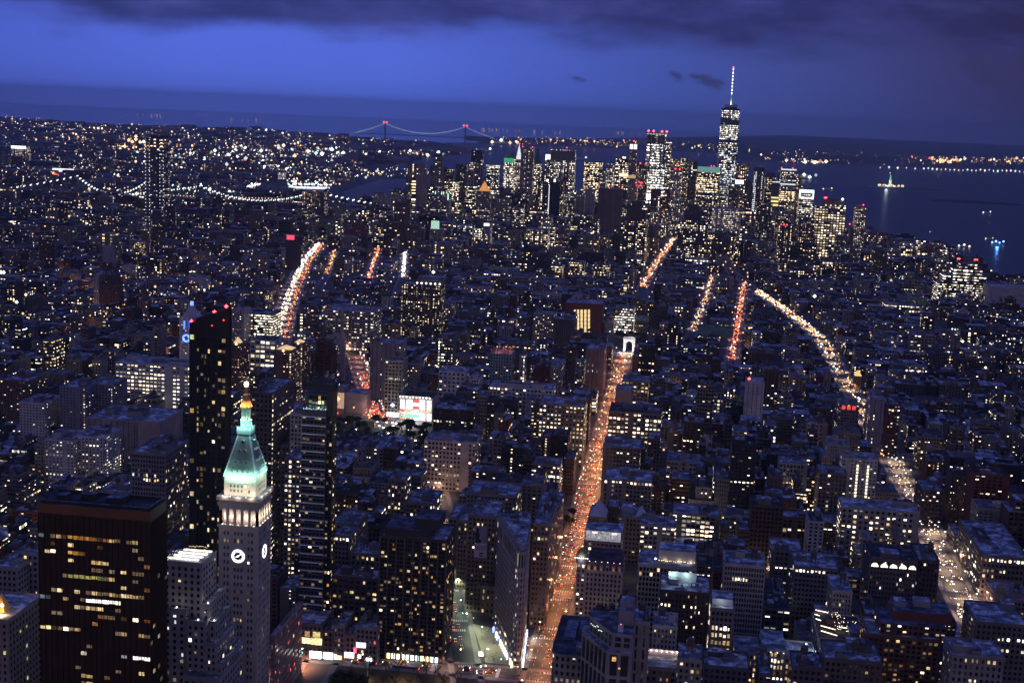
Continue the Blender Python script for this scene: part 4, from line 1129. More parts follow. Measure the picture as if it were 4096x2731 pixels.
# rounded corner building at the bottom by Fifth Avenue
Y = 752.0
a, c = aty('N', 50, 900, Y), aty('N', 455, 870, Y)
hN = 58.0
P = [(a[0] + 3.5, Y), (c[0], Y), (c[0], Y + 62), (a[0] - 1.5, Y + 62), (a[0] - 1.5, Y + 4.5), (a[0] + .2, Y + 1.2)]
N1 = thing('rounded_corner_building', 'stone office building with rounded corner and glass roof lantern beside Fifth Avenue, bottom', 'office building', (P[0][0] + 8, Y + 30, 0))
LN = tuple(N1.location)
b = MB(LN); b.prism(P, 0, hN, (.27, .24, .21, 0), (3.6, 4.4, .46, .55, .10, .8, .3, .2)); b.build('wall', CITY, N1)
b = MB(LN); b.prism(shrink(P, 1.0), hN, hN + 1.2, (.25, .24, .26, 0), None, (.07, .07, .09, 0)); b.build('cornice', CITY, N1)
b = MB(LN); b.box(P[0][0], P[0][0] + 7, Y + 22, Y + 50, hN + 1.2, hN + 3.2, (.12, .14, .18, .7), None, (.15, .18, .25, .6)); b.build('glass_roof_lantern', CITY, N1)
b = MB(LN); b.box(P[0][0] + 9, P[1][0] - 1, Y + 5, Y + 14, hN + 1.2, hN + 4, (.2, .2, .22, 0), None, SNOW); b.box(P[0][0] + 8.5, P[1][0] - 2, Y + 28, Y + 46, hN + 1.2, hN + 5, (.12, .12, .14, 0), None, (.18, .18, .22, 0)); b.build('bulkhead', CITY, N1)
FP.append((a[0] - 2, c[0], Y, Y + 62, hN))
# stepped beige tower
Y = 728.0
x0, x1 = aty('N', 730, 900, Y)[0], aty('N', 965, 900, Y)[0]
xl = aty('N', 460, 600, Y + 22)[0]
N2 = thing('stepped_beige_tower', 'modern stepped beige tower with tall dark window bays, bottom centre', 'office tower', (x0, Y + 20, 0))
L2 = tuple(N2.location); BE = (.31, .27, .26, 0)
z1 = dz(690, 'N', 850, Y); z2 = dz(890, 'N', 700, Y - 2)
P1 = [(x0, Y), (x1, Y), (x1, Y + 34), (xl, Y + 34), (xl, Y + 24)]
P2 = [(x0 - 2.5, Y - 3), (x1 + .1, Y - 3), (x1 + .1, Y + 34), (xl - 4, Y + 34), (xl - 4, Y + 22)]
b = MB(L2); b.prism(P2, 0, z2, BE, None, (.3, .3, .35, 0)); b.build('base_wall', CITY, N2)
b = MB(L2); b.prism(P1, z2, z1, BE, None, (.2, .2, .26, 0)); b.build('wall', CITY, N2)
b = MB(L2); b.box(x0 + 2, x1 - .5, Y + 14, Y + 32, z1, z1 + 9, BE, None, (.3, .28, .28, 0)); b.box(x0 + 3, x1 - 1.5, Y + 20, Y + 30, z1 + 9, z1 + 12, BE, None, SNOW); b.build('penthouse', CITY, N2)
b = MB(L2); b.box(x0 + 2.5, x0 + 5.5, Y + 3, Y + 6, z1, z1 + 4, (.6, .6, .62, 0)); b.build('roof_plant', CITY, N2)
# tall bays on the two street faces
bays = MB(L2)
def bay_on(p, q, t0, t1, z0, z1_):
    d = np.array(q) - np.array(p); n = np.array([d[1], -d[0]]) / np.linalg.norm(d) * .12
    u, v = np.array(p) + d * t0 + n, np.array(p) + d * t1 + n
    bays.face([(*u, z0), (*v, z0), (*v, z1_), (*u, z1_)], (.02, .022, .03, .9))
for zA, zB in ((4, z2 - 16), (z2 - 14, z2 - 1.5)):
    for t in (.12, .56): bay_on(P2[0], P2[1], t, t + .3, zA, zB)
    for k in range(6): bay_on(P2[4], P2[0], .05 + k * .16, .15 + k * .16, zA, zB)
for t in (.12, .56): bay_on(P1[0], P1[1], t, t + .3, z2 + 2, (z1 + z2) / 2 - .5); bay_on(P1[0], P1[1], t, t + .3, (z1 + z2) / 2 + .5, z1 - 2)
for k in range(6): bay_on(P1[4], P1[0], .05 + k * .16, .15 + k * .16, z2 + 1.5, (z1 + z2) / 2 - .5); bay_on(P1[4], P1[0], .05 + k * .16, .15 + k * .16, (z1 + z2) / 2 + .5, z1 - 2)
bays.build('window_bay_wall', CITY, N2)
wn = Windows(N2); wn.one('x', x0 + 1.6, z2 - 4, 2.6, 2.6, Y - 3.2, -1, 'O'); wn.one('x', x0 + 4.8, z2 - 9, 1.2, 1.5, Y - 3.2, -1, 'y'); wn.done()
b = MB(L2); b.octa((x0 + 4, Y + 3, z1 + 4.6), .35, (1, .1, .1, 5)); b.build('beacon', GLOW, N2)
b = MB(L2)
for k in range(9): b.octa((xl + 1 + k * .9 + .4 * rnd.random(), Y + 19.5 - k * 1.5, z2 + 6 + 3 * rnd.random()), .3, (.8, 1, .9, 2.5))
b.build('party_light', GLOW, N2)
FP.append((xl - 4, x1, Y - 3, Y + 34, z1))
H('beige_wing', 'office building', 'plain beige wing with narrow vertical windows right of the stepped tower', 'N', 968, 1175, 560, 748, 26, BE, 'loft', .03, geo=(4.4, 8, .25, .75, 'd'), bulk=1)
H('cream_apartments', 'apartment building', 'cream brick building with three dark columns of windows, behind beige wing', 'N', 1205, 1500, 610, 806, 24, (.42, .40, .33, 0), 'apt', .12, geo=(2.6, 3.6, .4, .55, 'yd'), bulk=1)
D = H('terrace_house', 'low building', 'low terrace roof lit by a row of round wall lamps, bottom', 'N', 1030, 1500, 1095, 775, 20, (.20, .17, .16, 0), 'loft', .3, geo=(4.0, 4.0, .5, .5, 'Od'), bulk=0)
b = MB(tuple(D['root'].location)); b.box(D['x0'] + 6, D['x1'], D['y1'] - .6, D['y1'], D['h'], D['h'] + 4.4, (.5, .42, .5, 0)); b.build('terrace_wall', CITY, D['root'])
for k in range(6):
    p = (D['x0'] + 7.5 + k * (D['x1'] - D['x0'] - 8) / 5, D['y1'] - 1.0, D['h'] + 3.6)
    b = MB(tuple(D['root'].location)); b.octa(p, .42, (1, .85, .6, 7)); b.build('wall_lamp', GLOW, D['root'])
    pt_light('wall_lamp_light', (p[0], p[1] - .6, p[2]), (1, .78, .62), 130, D['root'], .3)
H('arched_stone_house', 'office building', 'stone building with arched top windows right of the lamp-lit terrace, bottom', 'N', 1505, 1790, 1000, 770, 24, (.28, .26, .23, 0), 'loft', .25, geo=(3.8, 4.2, .5, .5, 'ydw'), bulk=1)
D = H('brick_loft_with_lit_roof', 'loft building', 'big dark brick loft with cold white lit plant on its roof', 'N', 1290, 1885, 205, 858, 34, (.085, .055, .05, 0), 'loft', .15, geo=(2.6, 3.7, .42, .5, 'VYydw'), bulk=1, tank=False)
b = MB(tuple(D['root'].location)); b.box(D['x0'] + 5, D['x0'] + 24, D['y1'] - 12, D['y1'] - 11.4, D['h'], D['h'] + 6.5, (.5, .55, .56, 0)); b.box(D['x0'] + 6, D['x0'] + 12, D['y1'] - 18, D['y1'] - 13, D['h'], D['h'] + 3, (.35, .38, .4, 0)); b.build('plant_screen', CITY, D['root'])
b = MB(tuple(D['root'].location)); b.box(D['x0'] + 5.4, D['x0'] + 6.4, D['y1'] - 16, D['y1'] - 15, D['h'] + 5.4, D['h'] + 5.8, (.8, 1, 1, 5)); b.build('work_lamp', GLOW, D['root'])
pt_light('work_lamp_light', (D['x0'] + 8, D['y1'] - 15, D['h'] + 5), (.75, 1, 1), 1100, D['root'], .4); pt_light('work_lamp_light', (D['x0'] + 17, D['y1'] - 15, D['h'] + 5), (.75, 1, 1), 700, D['root'], .4)
D = H('arched_loft_tower', 'loft building', 'narrow grey loft with big top arch, yellow lit windows and white lit roof shed', 'N', 1888, 2165, 405, 800, 26, (.20, .165, .155, 0), 'loft', .62, yb=1080, geo=(2.9, 3.9, .55, .55, 'YyyyV', ["", "", "....."]), bulk=0, tank=False)
extra(D, 'roof_shed', [(D['x0'] + 1, D['x1'] - .6, D['y0'] + 8, D['y1'] - 2, D['h'], D['h'] + 4)], (.5, .52, .54, 0))
wn = Windows(D['root']); wn.grid('x', D['x0'] + 1, D['x1'] - 1, D['y0'] - .06, 30, D['h'] - 9.5, 5, 8, .6, .55, -1, .75, 'YyyyV', dark=False); wn.done()
pt_light('roof_shed_light', (D['x0'] + 6, D['y0'] + 4, D['h'] + 4), (.9, .97, 1), 420, D['root'], .3)
# white classical hall, rooftop bar, brown terraces, stone tower on the right
D = H('white_classical_hall', 'office building', 'white classical building with brightly lit tall lower windows, bottom right', 'O', 125, 1225, 1075, 815, 26, (.48, .44, .38, 0), 'loft', .5, yb=1380, geo=(2.3, 4.0, .55, .55, 'YVyyo'), bulk=1)
extra(D, 'centre_block', [(*[float(aty('O', q, 990, 813)[0]) for q in (505, 818)], 813, 845, 0, float(aty('O', 660, 990, 813)[2]))])
wn = Windows(D['root']); q0, q1 = aty('O', 505, 990, 813)[0], aty('O', 818, 990, 813)[0]
zt = float(aty('O', 660, 990, 813)[2])
wn.grid('x', q0 + .6, q1 - .6, 813, zt - 22, zt - 1.5, 6, 5, .55, .6, -1, 0, rows=["d.yy.d", "yYYYYy", "yyVVyy", "o.oo.o", "VVVVVV"]); wn.done()
for k in range(4):
    b = MB(tuple(D['root'].location)); b.octa((q0 + 1.2 + k * (q1 - q0 - 2.4) / 3, 812.4, zt - 2.0), .3, (1, .9, .7, 5)); b.build('cornice_lamp', GLOW, D['root'])
for t in (.62, .64):
    p = (D['x0'] + (D['x1'] - D['x0']) * .9, D['y0'] + (9 if t < .63 else 14), D['h'] + 4)
    b = MB(tuple(D['root'].location)); b.octa(p, .6, (.8, .9, 1, 8)); b.build('work_lamp', GLOW, D['root']); pt_light('work_lamp_light', (p[0] - .8, p[1], p[2]), (.85, .95, 1), 600, D['root'], .3)
D = H('rooftop_bar_building', 'office building', 'white building with glowing string lights of a rooftop bar, bottom right', 'O', 1245, 1905, 880, 838, 46, (.33, .31, .30, 0), 'band', .06, geo=(3.6, 4.4, .8, .42, 'dwY'), bulk=0, roof='tar', tank=False)
x0, x1, y0, y1, hh = D['x0'], D['x1'], D['y0'], D['y1'], D['h']
for (ax_, ay_, bx_, by_) in ((.05, .16, .36, .02), (.07, .36, .36, .24), (.0, .80, .10, .74), (.0, .62, .10, .55), (.04, .98, .3, .9), (.45, .36, .62, .34)):
    b = MB(tuple(D['root'].location)); b.bar((x0 + ax_ * (x1 - x0) + 1, y0 + ay_ * (y1 - y0), hh + 2.8), (x0 + bx_ * (x1 - x0) + 1, y0 + by_ * (y1 - y0) + .5, hh + 2.8), .55, (1, .84, .55, 3.5), .3); b.build('light_strip', GLOW, D['root'])
b = MB(tuple(D['root'].location))
for k in range(46):
    t = rnd.random(); b.octa((x0 + (x1 - x0) * (.38 + .5 * t), y0 + (y1 - y0) * (.25 + .7 * rnd.random()), hh + 1.5 + 2 * rnd.random()), .28, (1, .82, .5, 4))
b.build('string_lights', GLOW, D['root'])
b = MB(tuple(D['root'].location)); b.box(x0 + 8, x0 + 15, y0 + 28, y0 + 36, hh, hh + 3.2, (.12, .08, .07, 0)); b.box(x1 - 10, x1 - 1, y0 + 6, y0 + 22, hh, hh + 4, (.2, .18, .19, 0), None, (.2, .2, .25, 0)); b.build('bar_pavilion', CITY, D['root'])
for t in (.2, .5, .75): pt_light('bar_light', (x0 + t * (x1 - x0), y0 + 20, hh + 3.5), (1, .75, .45), 260, D['root'], .5)
D = H('terraced_apartments', 'apartment building', 'brown brick apartment building with stepped terraces and penthouse, bottom right', 'P', 232, 1222, 850, 806, 34, (.12, .065, .05, 0), 'apt', .2, geo=(3.4, 3.2, .62, .52, 'YyddoO'), bulk=0)
x0, x1, hh = D['x0'], D['x1'], D['h']
extra(D, 'set_back_floors', [(x0 + 8, x1 + 4, 811, 838, hh, hh + 7)], (.11, .07, .055, 0), (3.2, 3.4, .6, .5, .25, 1, .2, .3), (.12, .12, .16, 0))
extra(D, 'penthouse', [(x0 + 16, x1 + 8, 818, 838, hh + 7, hh + 13)], (.14, .05, .04, 0), None, (.16, .16, .2, 0))
extra(D, 'bulkhead', [(x0 + 18, x0 + 25, 826, 835, hh + 13, hh + 16), (x0 + 30, x0 + 40, 828, 836, hh + 13, hh + 17)], (.25, .25, .27, 0))
D = H('stone_corner_tower', 'office building', 'tall grey stone building with classical top and row of yellow attic windows, bottom right', 'P', 1375, 2090, 1100, 776, 26, (.25, .235, .23, 0), 'loft', .06, geo=(3.3, 4.1, .46, .55, 'yd', ["..yyy.yy.y", "", "", "...VV....."]), bulk=2)
b = MB(tuple(D['root'].location)); b.box(D['x0'] - 1, D['x1'] + 1, D['y0'] - 1, D['y1'] + 1, D['h'] - 1.4, D['h'] - .4, (.27, .25, .25, 0)); b.build('cornice', CITY, D['root'])
H('tan_blank_block', 'office building', 'plain tan block with few white lit windows at the right edge, bottom', 'P', 1700, 2420, 665, 868, 40, (.17, .14, .12, 0), 'loft', .12, geo=(3.4, 4, .5, .5, 'VYww', ["", "", "....VVV.VVV", "", ".....YV..V"]), bulk=1)
H('tile_roof_block', 'low building', 'low dark building with cluttered snowy roof at the bottom edge, right of centre', 'O', 900, 1320, 1250, 775, 24, (.10, .08, .09, 0), 'loft', .1, geo=(3.4, 3.8, .5, .5, 'yd'), bulk=3)
H('courtyard_block', 'low building', 'dark low block with pipes and tanks on its roof below the rooftop bar', 'O', 1330, 2120, 1160, 775, 30, (.11, .09, .085, 0), 'loft', .1, geo=(3.4, 3.8, .5, .5, 'yd'), bulk=3, tank=True)
H('flat_dark_block', 'low building', 'flat dark building with one lit window between lamp terrace and white hall', 'N', 1800, 2340, 1090, 770, 26, (.09, .08, .1, 0), 'loft', .05, geo=(3.4, 3.8, .5, .5, 'Vd'), bulk=2)
# --- second row
D = H('dormer_store', 'store building', 'old cast-iron store with dormers, arcade and corner dome beside Fifth Avenue', 'Q', 640, 1145, 1300, 931, 40, (.36, .33, .31, 0), 'loft', .04, geo=(3.0, 3.7, .45, .6, 'd'), bulk=1, tank=False)
x0, x1, y0, hh = D['x0'], D['x1'], D['y0'], D['h']
xt = float(aty('Q', 525, 1300, 931)[0])
b = MB(tuple(D['root'].location)); b.box(xt, x0, y0 - .5, y0 + 10, 0, hh + 5, (.34, .31, .30, 0), (2.6, 3.7, .5, .6, .3, 1.2, .3, .5)); b.build('corner_tower', CITY, D['root'])
b = MB(tuple(D['root'].location)); cx_ = (xt + x0) / 2
b.cyl(cx_, y0 + 4, 4.4, hh + 5, hh + 9, (.34, .31, .3, 0), 12)
for (r0, z0, r1, z1_) in ((4.2, 9, 4.0, 11.5), (4.0, 11.5, 3.0, 13.6), (3.0, 13.6, 1.2, 15.2), (1.2, 15.2, .2, 16.5)): b.cyl(cx_, y0 + 4, r0, hh + z0, hh + z1_, (.30, .27, .14, 0), 12, r1, False)
b.build('corner_dome', CITY, D['root'])
b = MB(tuple(D['root'].location))
for k in range(7): b.octa((cx_ - 4.6 + k * 1.5, y0 - .8, hh + 9.4), .45, (.75, .85, 1, 7))
b.build('dome_lamp', GLOW, D['root']); pt_light('dome_light', (cx_, y0 - 2.5, hh + 9.5), (.85, .9, 1), 700, D['root'], .5)
b = MB(tuple(D['root'].location)); b.pyramid(x0, x1, y0, y0 + 40, hh, hh + 6, (.10, .055, .06, 0), .82); b.build('mansard_roof', CITY, D['root'])
wn = Windows(D['root'])
for k in range(6):
    xx = x0 + 2.6 + k * (x1 - x0 - 5) / 5
    b = MB(tuple(D['root'].location)); b.box(xx - 1.3, xx + 1.3, y0 - .1, y0 + 3, hh + .4, hh + 4.2, (.42, .4, .38, 0)); b.build('dormer', CITY, D['root'])
    wn.one('x', xx, hh + 2.2, 1.5, 2.4, y0 - .2, -1, 'OOd.Od'[k])
    b = MB(tuple(D['root'].location)); b.octa((xx, y0 + 2.4, hh + 6.6), .4, (1, .7, .4, 3)); b.build('roof_lamp', GLOW, D['root'])
wn.done()
# glass pavilion glowing white on the next roof
D = H('glass_pavilion_building', 'loft building', 'loft topped by a glowing white glass pavilion beside Fifth Avenue', 'Q', 620, 1130, 905, 1010, 34, (.26, .24, .24, 0), 'loft', .1, bulk=0, tank=False)
x0, x1, y0, hh = D['x0'], D['x1'], D['y0'], D['h']
b = MB(tuple(D['root'].location)); b.box(x0 + 1, x1 - 1, y0 + 8, y0 + 8.3, hh, hh + 6.5, (.9, .88, 1, .42)); b.box(x0 + 1, x1 - 1, y0 + 2.2, y0 + 8, hh + .2, hh + .5, (.9, .88, 1, .30)); b.build('glowing_glass_wall', GLOW, D['root'])
b = MB(tuple(D['root'].location))
for t in (.2, .72): b.box(x0 + t * (x1 - x0), x0 + (t + .14) * (x1 - x0), y0 + 7.5, y0 + 7.8, hh + 4.6, hh + 6.0, (1, .9, .7, 1.6))
b.box(x0 + 1, x1 - 1, y0 + 1.8, y0 + 2.1, hh - .2, hh + .5, (1, 1, .95, 1.3)); b.build('ceiling_glow', GLOW, D['root'])
b = MB(tuple(D['root'].location)); b.box(x0, x1, y0 + 8.4, y0 + 30, hh + 6.6, hh + 7.3, (.2, .19, .2, 0), None, SNOW)
for k in range(8): b.box(x0 + 1 + k * (x1 - x0 - 2) / 7 - .12, x0 + 1 + k * (x1 - x0 - 2) / 7 + .12, y0 + 7.2, y0 + 7.45, hh, hh + 6.5, (.1, .1, .12, 0))
b.build('pavilion_roof', CITY, D['root'])
D = H('white_gable_building', 'loft building', 'dark loft with steep white pyramid gables beside Fifth Avenue', 'Q', 680, 935, 575, 1096, 36, (.15, .11, .10, 0), 'loft', .08, bulk=0, tank=False)
b = MB(tuple(D['root'].location)); b.pyramid(D['x0'], D['x1'], D['y0'], D['y0'] + 24, D['h'], D['h'] + 13, (.45, .44, .48, 0)); b.build('gable_roof', CITY, D['root'])
H('dark_gap_block', 'loft building', 'dark loft with open steel tank frame between two white roofs', 'Q', 938, 1090, 440, 1120, 30, (.08, .06, .06, 0), 'loft', .05, bulk=0, tank=True)
D = H('second_gable_building', 'loft building', 'grey loft with small white pointed gable at its right end', 'Q', 1088, 1385, 575, 1099, 34, (.17, .14, .13, 0), 'loft', .05, bulk=0, tank=False)
b = MB(tuple(D['root'].location)); b.pyramid(D['x1'] - 5, D['x1'] + 5, D['y0'] + 6, D['y0'] + 16, D['h'], D['h'] + 9, (.45, .44, .48, 0)); b.box(D['x0'] + 2, D['x1'] - 6, D['y0'] + 8, D['y0'] + 26, D['h'], D['h'] + 5, (.3, .29, .3, 0), None, SNOW); b.build('gable_roof', CITY, D['root'])
D = H('roof_garden_loft', 'loft building', 'white gridded loft with planted roof terrace and warm uplights', 'Q', 1355, 2140, 1235, 937, 36, (.40, .36, .29, 0), 'loft', .08, geo=(2.6, 3.9, .66, .66, 'yY'), bulk=0, tank=False)
x0, x1, y0, hh = D['x0'], D['x1'], D['y0'], D['h']
extra(D, 'terrace_block', [(x0 + 14, x1 - 1, y0 + 14, y0 + 32, hh, hh + 8)], (.42, .40, .38, 0))
b = MB(tuple(D['root'].location))
for k in range(18): b.octa((x0 + 14 + k * 1.5 + rnd.random(), y0 + 9 + 2 * rnd.random(), hh + 1.4), .33, (1, .8, .4, 4))
b.build('terrace_lights', GLOW, D['root'])
for t in (.45, .7, .9): pt_light('terrace_uplight', (x0 + t * (x1 - x0), y0 + 12.6, hh + .8), (1, .8, .5), 130, D['root'], .2)
b = MB(tuple(D['root'].location)); b.octa((x0 + 12, y0 + 8, hh + 3), .8, (1, .97, .95, 7)); b.build('terrace_lamp', GLOW, D['root'])
H('corner_glass_loft', 'loft building', 'small grey loft with pairs of yellow-green lit top windows', 'Q', 1385, 1850, 690, 1045, 30, (.25, .24, .24, 0), 'loft', .25, st=(3.6, 3.9, .7, .6, .3, 1.5, .35, .4), bulk=1)
H('lit_top_loft', 'loft building', 'long low loft with two rows of bright yellow windows at its top right', 'I', 880, 1120, 715, 1125, 34, (.20, .18, .16, 0), 'loft', .5, st=(4, 4, .75, .6, .55, 1.8, .3, .2), bulk=2)
# --- pale tower blocks and others further right
H('pale_loft_tower', 'loft building', 'tall pale loft with many columns of dark windows in groups of three', 'J', 0, 213, 972, 912, 30, (.37, .33, .29, 0), 'loft', .06, geo=(1.9, 3.9, .6, .62, 'VYy', ["", "", "...YVVVYY.", "", "", "YV"]), bulk=2, roof='snow')
D = H('arched_window_loft', 'loft building', 'brown loft with five glowing white arched top windows', 'J', 745, 988, 945, 972, 38, (.14, .11, .095, 0), 'loft', .06, geo=(2.4, 3.9, .5, .5, 'Vdw'), bulk=1, roof='tar')
wn = Windows(D['root'])
for k in range(5):
    cx_ = D['x0'] + 3.6 + k * (D['x1'] - D['x0'] - 7) / 4; z0 = D['h'] - 5.5
    b = MB(tuple(D['root'].location)); Pq = [(cx_ + 2.6 * math.cos(math.pi * i / 10), D['y0'] - .2, z0 + 2.9 * math.sin(math.pi * i / 10)) for i in range(11)]
    b.face(Pq[::-1], (1, .92, .75, 2.6)); b.build('arched_window', GLOW, D['root'])
H('dark_brick_neighbour', 'loft building', 'dark brick building between the arched-window loft and Sixth Avenue', 'J', 992, 1100, 950, 975, 40, (.07, .05, .05, 0), 'loft', .08, geo=(3, 3.9, .5, .5, 'Yd'), bulk=2)
H('light_strip_loft', 'loft building', 'grey loft with one long glowing strip window under its roof', 'J', 358, 585, 985, 968, 36, (.16, .15, .15, 0), 'loft', .12, geo=(3, 3.9, .6, .5, 'Ydo', ["VVVVVVVV"]), bulk=1)
H('short_brown_loft', 'loft building', 'brown loft with white lit windows left of light strip loft', 'J', 240, 400, 900, 1030, 34, (.18, .15, .13, 0), 'loft', .15, bulk=2)
H('party_wall_house', 'low building', 'small white house with bare pale party wall and four rows of windows', 'J', 552, 655, 1108, 900, 34, (.36, .33, .28, 0), 'loft', .1, geo=(2.4, 3.4, .42, .55, 'ydV'), bulk=0)
D = H('light_column_tower', 'apartment tower', 'white brick tower with two glowing vertical rows of windows', 'J', 605, 785, 432, 1203, 26, (.40, .38, .36, 0), 'apt', .2, st=(3.6, 3.3, .45, .5, .15, .9, .3, .3), bulk=1)
b = MB(tuple(D['root'].location))
for t in (.44, .74):
    xx = D['x0'] + t * (D['x1'] - D['x0'])
    for k in range(20):
        b.box(xx - .8, xx + .8, D['y0'] - .3, D['y0'] - .05, 14 + k * 3.1, 16 + k * 3.1, (1, .85, .6, 2.4))
b.build('stair_window_column', GLOW, D['root'])
H('temple_roof_block', 'office building', 'dark office block with a low gabled roof left of the two glowing window columns', 'J', 487, 628, 505, 1180, 30, (.12, .10, .10, 0), 'loft', .06, bulk=1)
H('low_white_row', 'low building', 'long low snowy-roofed building with a row of yellow windows', 'J', 600, 1000, 690, 1085, 30, (.30, .27, .24, 0), 'loft', .45, st=(4.5, 4.5, .5, .5, .4, 1.2, .3, .6), bulk=1)
H('curved_roof_hall', 'store building', 'huge store with curved snowy roof and white lit top windows right of Sixth Avenue', 'J', 1318, 1560, 930, 1092, 100, (.18, .155, .14, 0), 'loft', .25, geo=(3.4, 4.6, .6, .5, 'VVyd', ["yVVVVVVVVV", "", "dyy.yV", "y.y"]), bulk=1)
H('narrow_avenue_store', 'store building', 'narrow store with long side wall along Sixth Avenue and snowy roof', 'J', 1205, 1245, 860, 1182, 60, (.24, .20, .18, 0), 'loft', .15, bulk=1)
D = H('domed_store', 'store building', 'pink floodlit store with corner turret and dome by Sixth Avenue, right edge', 'J', 1395, 1580, 1150, 1040, 45, (.34, .24, .21, 0), 'loft', .1, geo=(3, 4.2, .5, .6, 'yO'), bulk=1)
b = MB(tuple(D['root'].location)); cx_, cy_ = D['x0'] + 2, D['y0'] + 2; hh = D['h']
b.cyl(cx_, cy_, 4.2, 0, hh + 5, (.36, .27, .24, 0), 14)
for (r0, z0, r1, z1_) in ((4.4, 5, 4.2, 7.2), (4.2, 7.2, 3.0, 9.6), (3.0, 9.6, 1.2, 11.2), (1.2, 11.2, .15, 12.6)): b.cyl(cx_, cy_, r0, hh + z0, hh + z1_, (.28, .22, .12, 0), 14, r1, False)
b.build('corner_turret', CITY, D['root'])
for k in range(4): pt_light('store_uplight', (D['x0'] - 3, D['y0'] + 6 + 14 * k, 5), (1, .62, .45), 1500, D['root'], .5)
# ================================================================= MIDDLE DISTANCE
MG = 'landmarks'
# left side: around the clock tower
H('lit_row_office', 'office building', 'long pale office block with many rows of lit windows left of slant-topped tower', 'D', 775, 1262, 772, 1463, 45, 'pale', 'loft', .75, 1.3, .45, st=(4.6, 4.6, .62, .42, .8, 1.5, .4, .31), bulk=3, tank=False)
H('terraced_white_tower', 'apartment tower', 'pale white tower with stepped terraces at the left, few lit windows', 'D', 130, 300, 1030, 1250, 40, 'pale', 'apt', .08, bulk=2, parapet=1)
H('grey_slab', 'apartment tower', 'plain grey slab with four lit windows, left of the lit-row office', 'D', 400, 575, 925, 1262, 40, (.20, .19, .23, 0), 'apt', .05, bulk=2)
H('grey_slab_wing', 'apartment tower', 'grey slab wing adjoining the plain slab, a few lit windows on its edge', 'D', 577, 745, 905, 1285, 40, (.19, .17, .2, 0), 'apt', .05, bulk=1)
H('blank_wall_hall', 'large hall', 'low wide blank-walled hall with one row of lit windows at left', 'G', 440, 700, 228, 1230, 62, (.27, .22, .23, 0), 'slit', .02, bulk=2, parapet=1)
H('blank_wall_wing', 'large hall', 'blank pink-grey wall wing right of the low wide hall', 'G', 702, 815, 240, 1215, 60, (.32, .25, .25, 0), 'none', 0, bulk=0)
H('vertical_pier_office', 'office building', 'grey stone office with tall window bays right above the brown slab roof', 'G', 668, 843, 400, 985, 45, (.23, .21, .21, 0), 'pair', .18, geo=(2.4, 3.8, .55, .6, 'YwddyV', ["", "", "", "..d...c", "w.c.dW..y", "....YYY.YY"]), bulk=3, tank=True)
H('stepped_side_office', 'office building', 'stepped grey office receding behind the tall-bay office', 'G', 845, 925, 465, 1040, 40, (.22, .19, .2, 0), 'pair', .2, bulk=1)
H('white_apartment_pair', 'apartment building', 'white mid-rise apartment with dark windows, snowy roof, far left', 'G', 228, 375, 335, 1140, 40, 'pale', 'apt', .18, bulk=2, roof='snow')
H('white_apartment_wing', 'apartment building', 'white mid-rise wing with one bright blue lamp on its roof, left', 'G', 378, 525, 318, 1150, 40, 'pale', 'apt', .22, bulk=2, roof='snow')
H('brown_terrace_tower', 'apartment tower', 'brown tower with scattered lit windows along the left edge', 'D', 0, 190, 880, 1330, 45, 'brown', 'apt', .12, bulk=2)
H('twin_lobed_block', 'apartment building', 'dark apartment block left with dim purple walls and few lights', 'D', 180, 245, 515, 1850, 40, (.16, .13, .16, 0), 'apt', .05, bulk=1)
H('left_edge_slab', 'apartment tower', 'broad dark brown slab at the left edge with a row of lit windows', 'D', 0, 170, 495, 1900, 40, (.2, .155, .15, 0), 'apt', .1, bulk=1)
H('grid_window_slab', 'apartment tower', 'dark slab covered by a dense grid of dim yellow windows, upper left', 'D', 405, 575, 75, 2750, 40, (.12, .10, .11, 0), 'apt', .5, .8, .2, bulk=1)
H('tall_grey_stack', 'apartment tower', 'tall plain grey windowless shaft at upper left', 'D', 690, 735, -20, 2700, 30, (.24, .23, .28, 0), 'none', 0, bulk=0)
H('bright_white_roof_box', 'low building', 'pale box building with lit roof sign beside the wide bright avenue', 'D', 1890, 1950, 15, 3080, 30, (.4, .4, .42, 0), 'slit', .05, bulk=0)
H('white_low_hall', 'low building', 'low pale snowy-roofed hall in the rooftops left of centre', 'D', 1270, 1370, 190, 2500, 40, (.4, .38, .4, 0), 'none', 0, bulk=1)
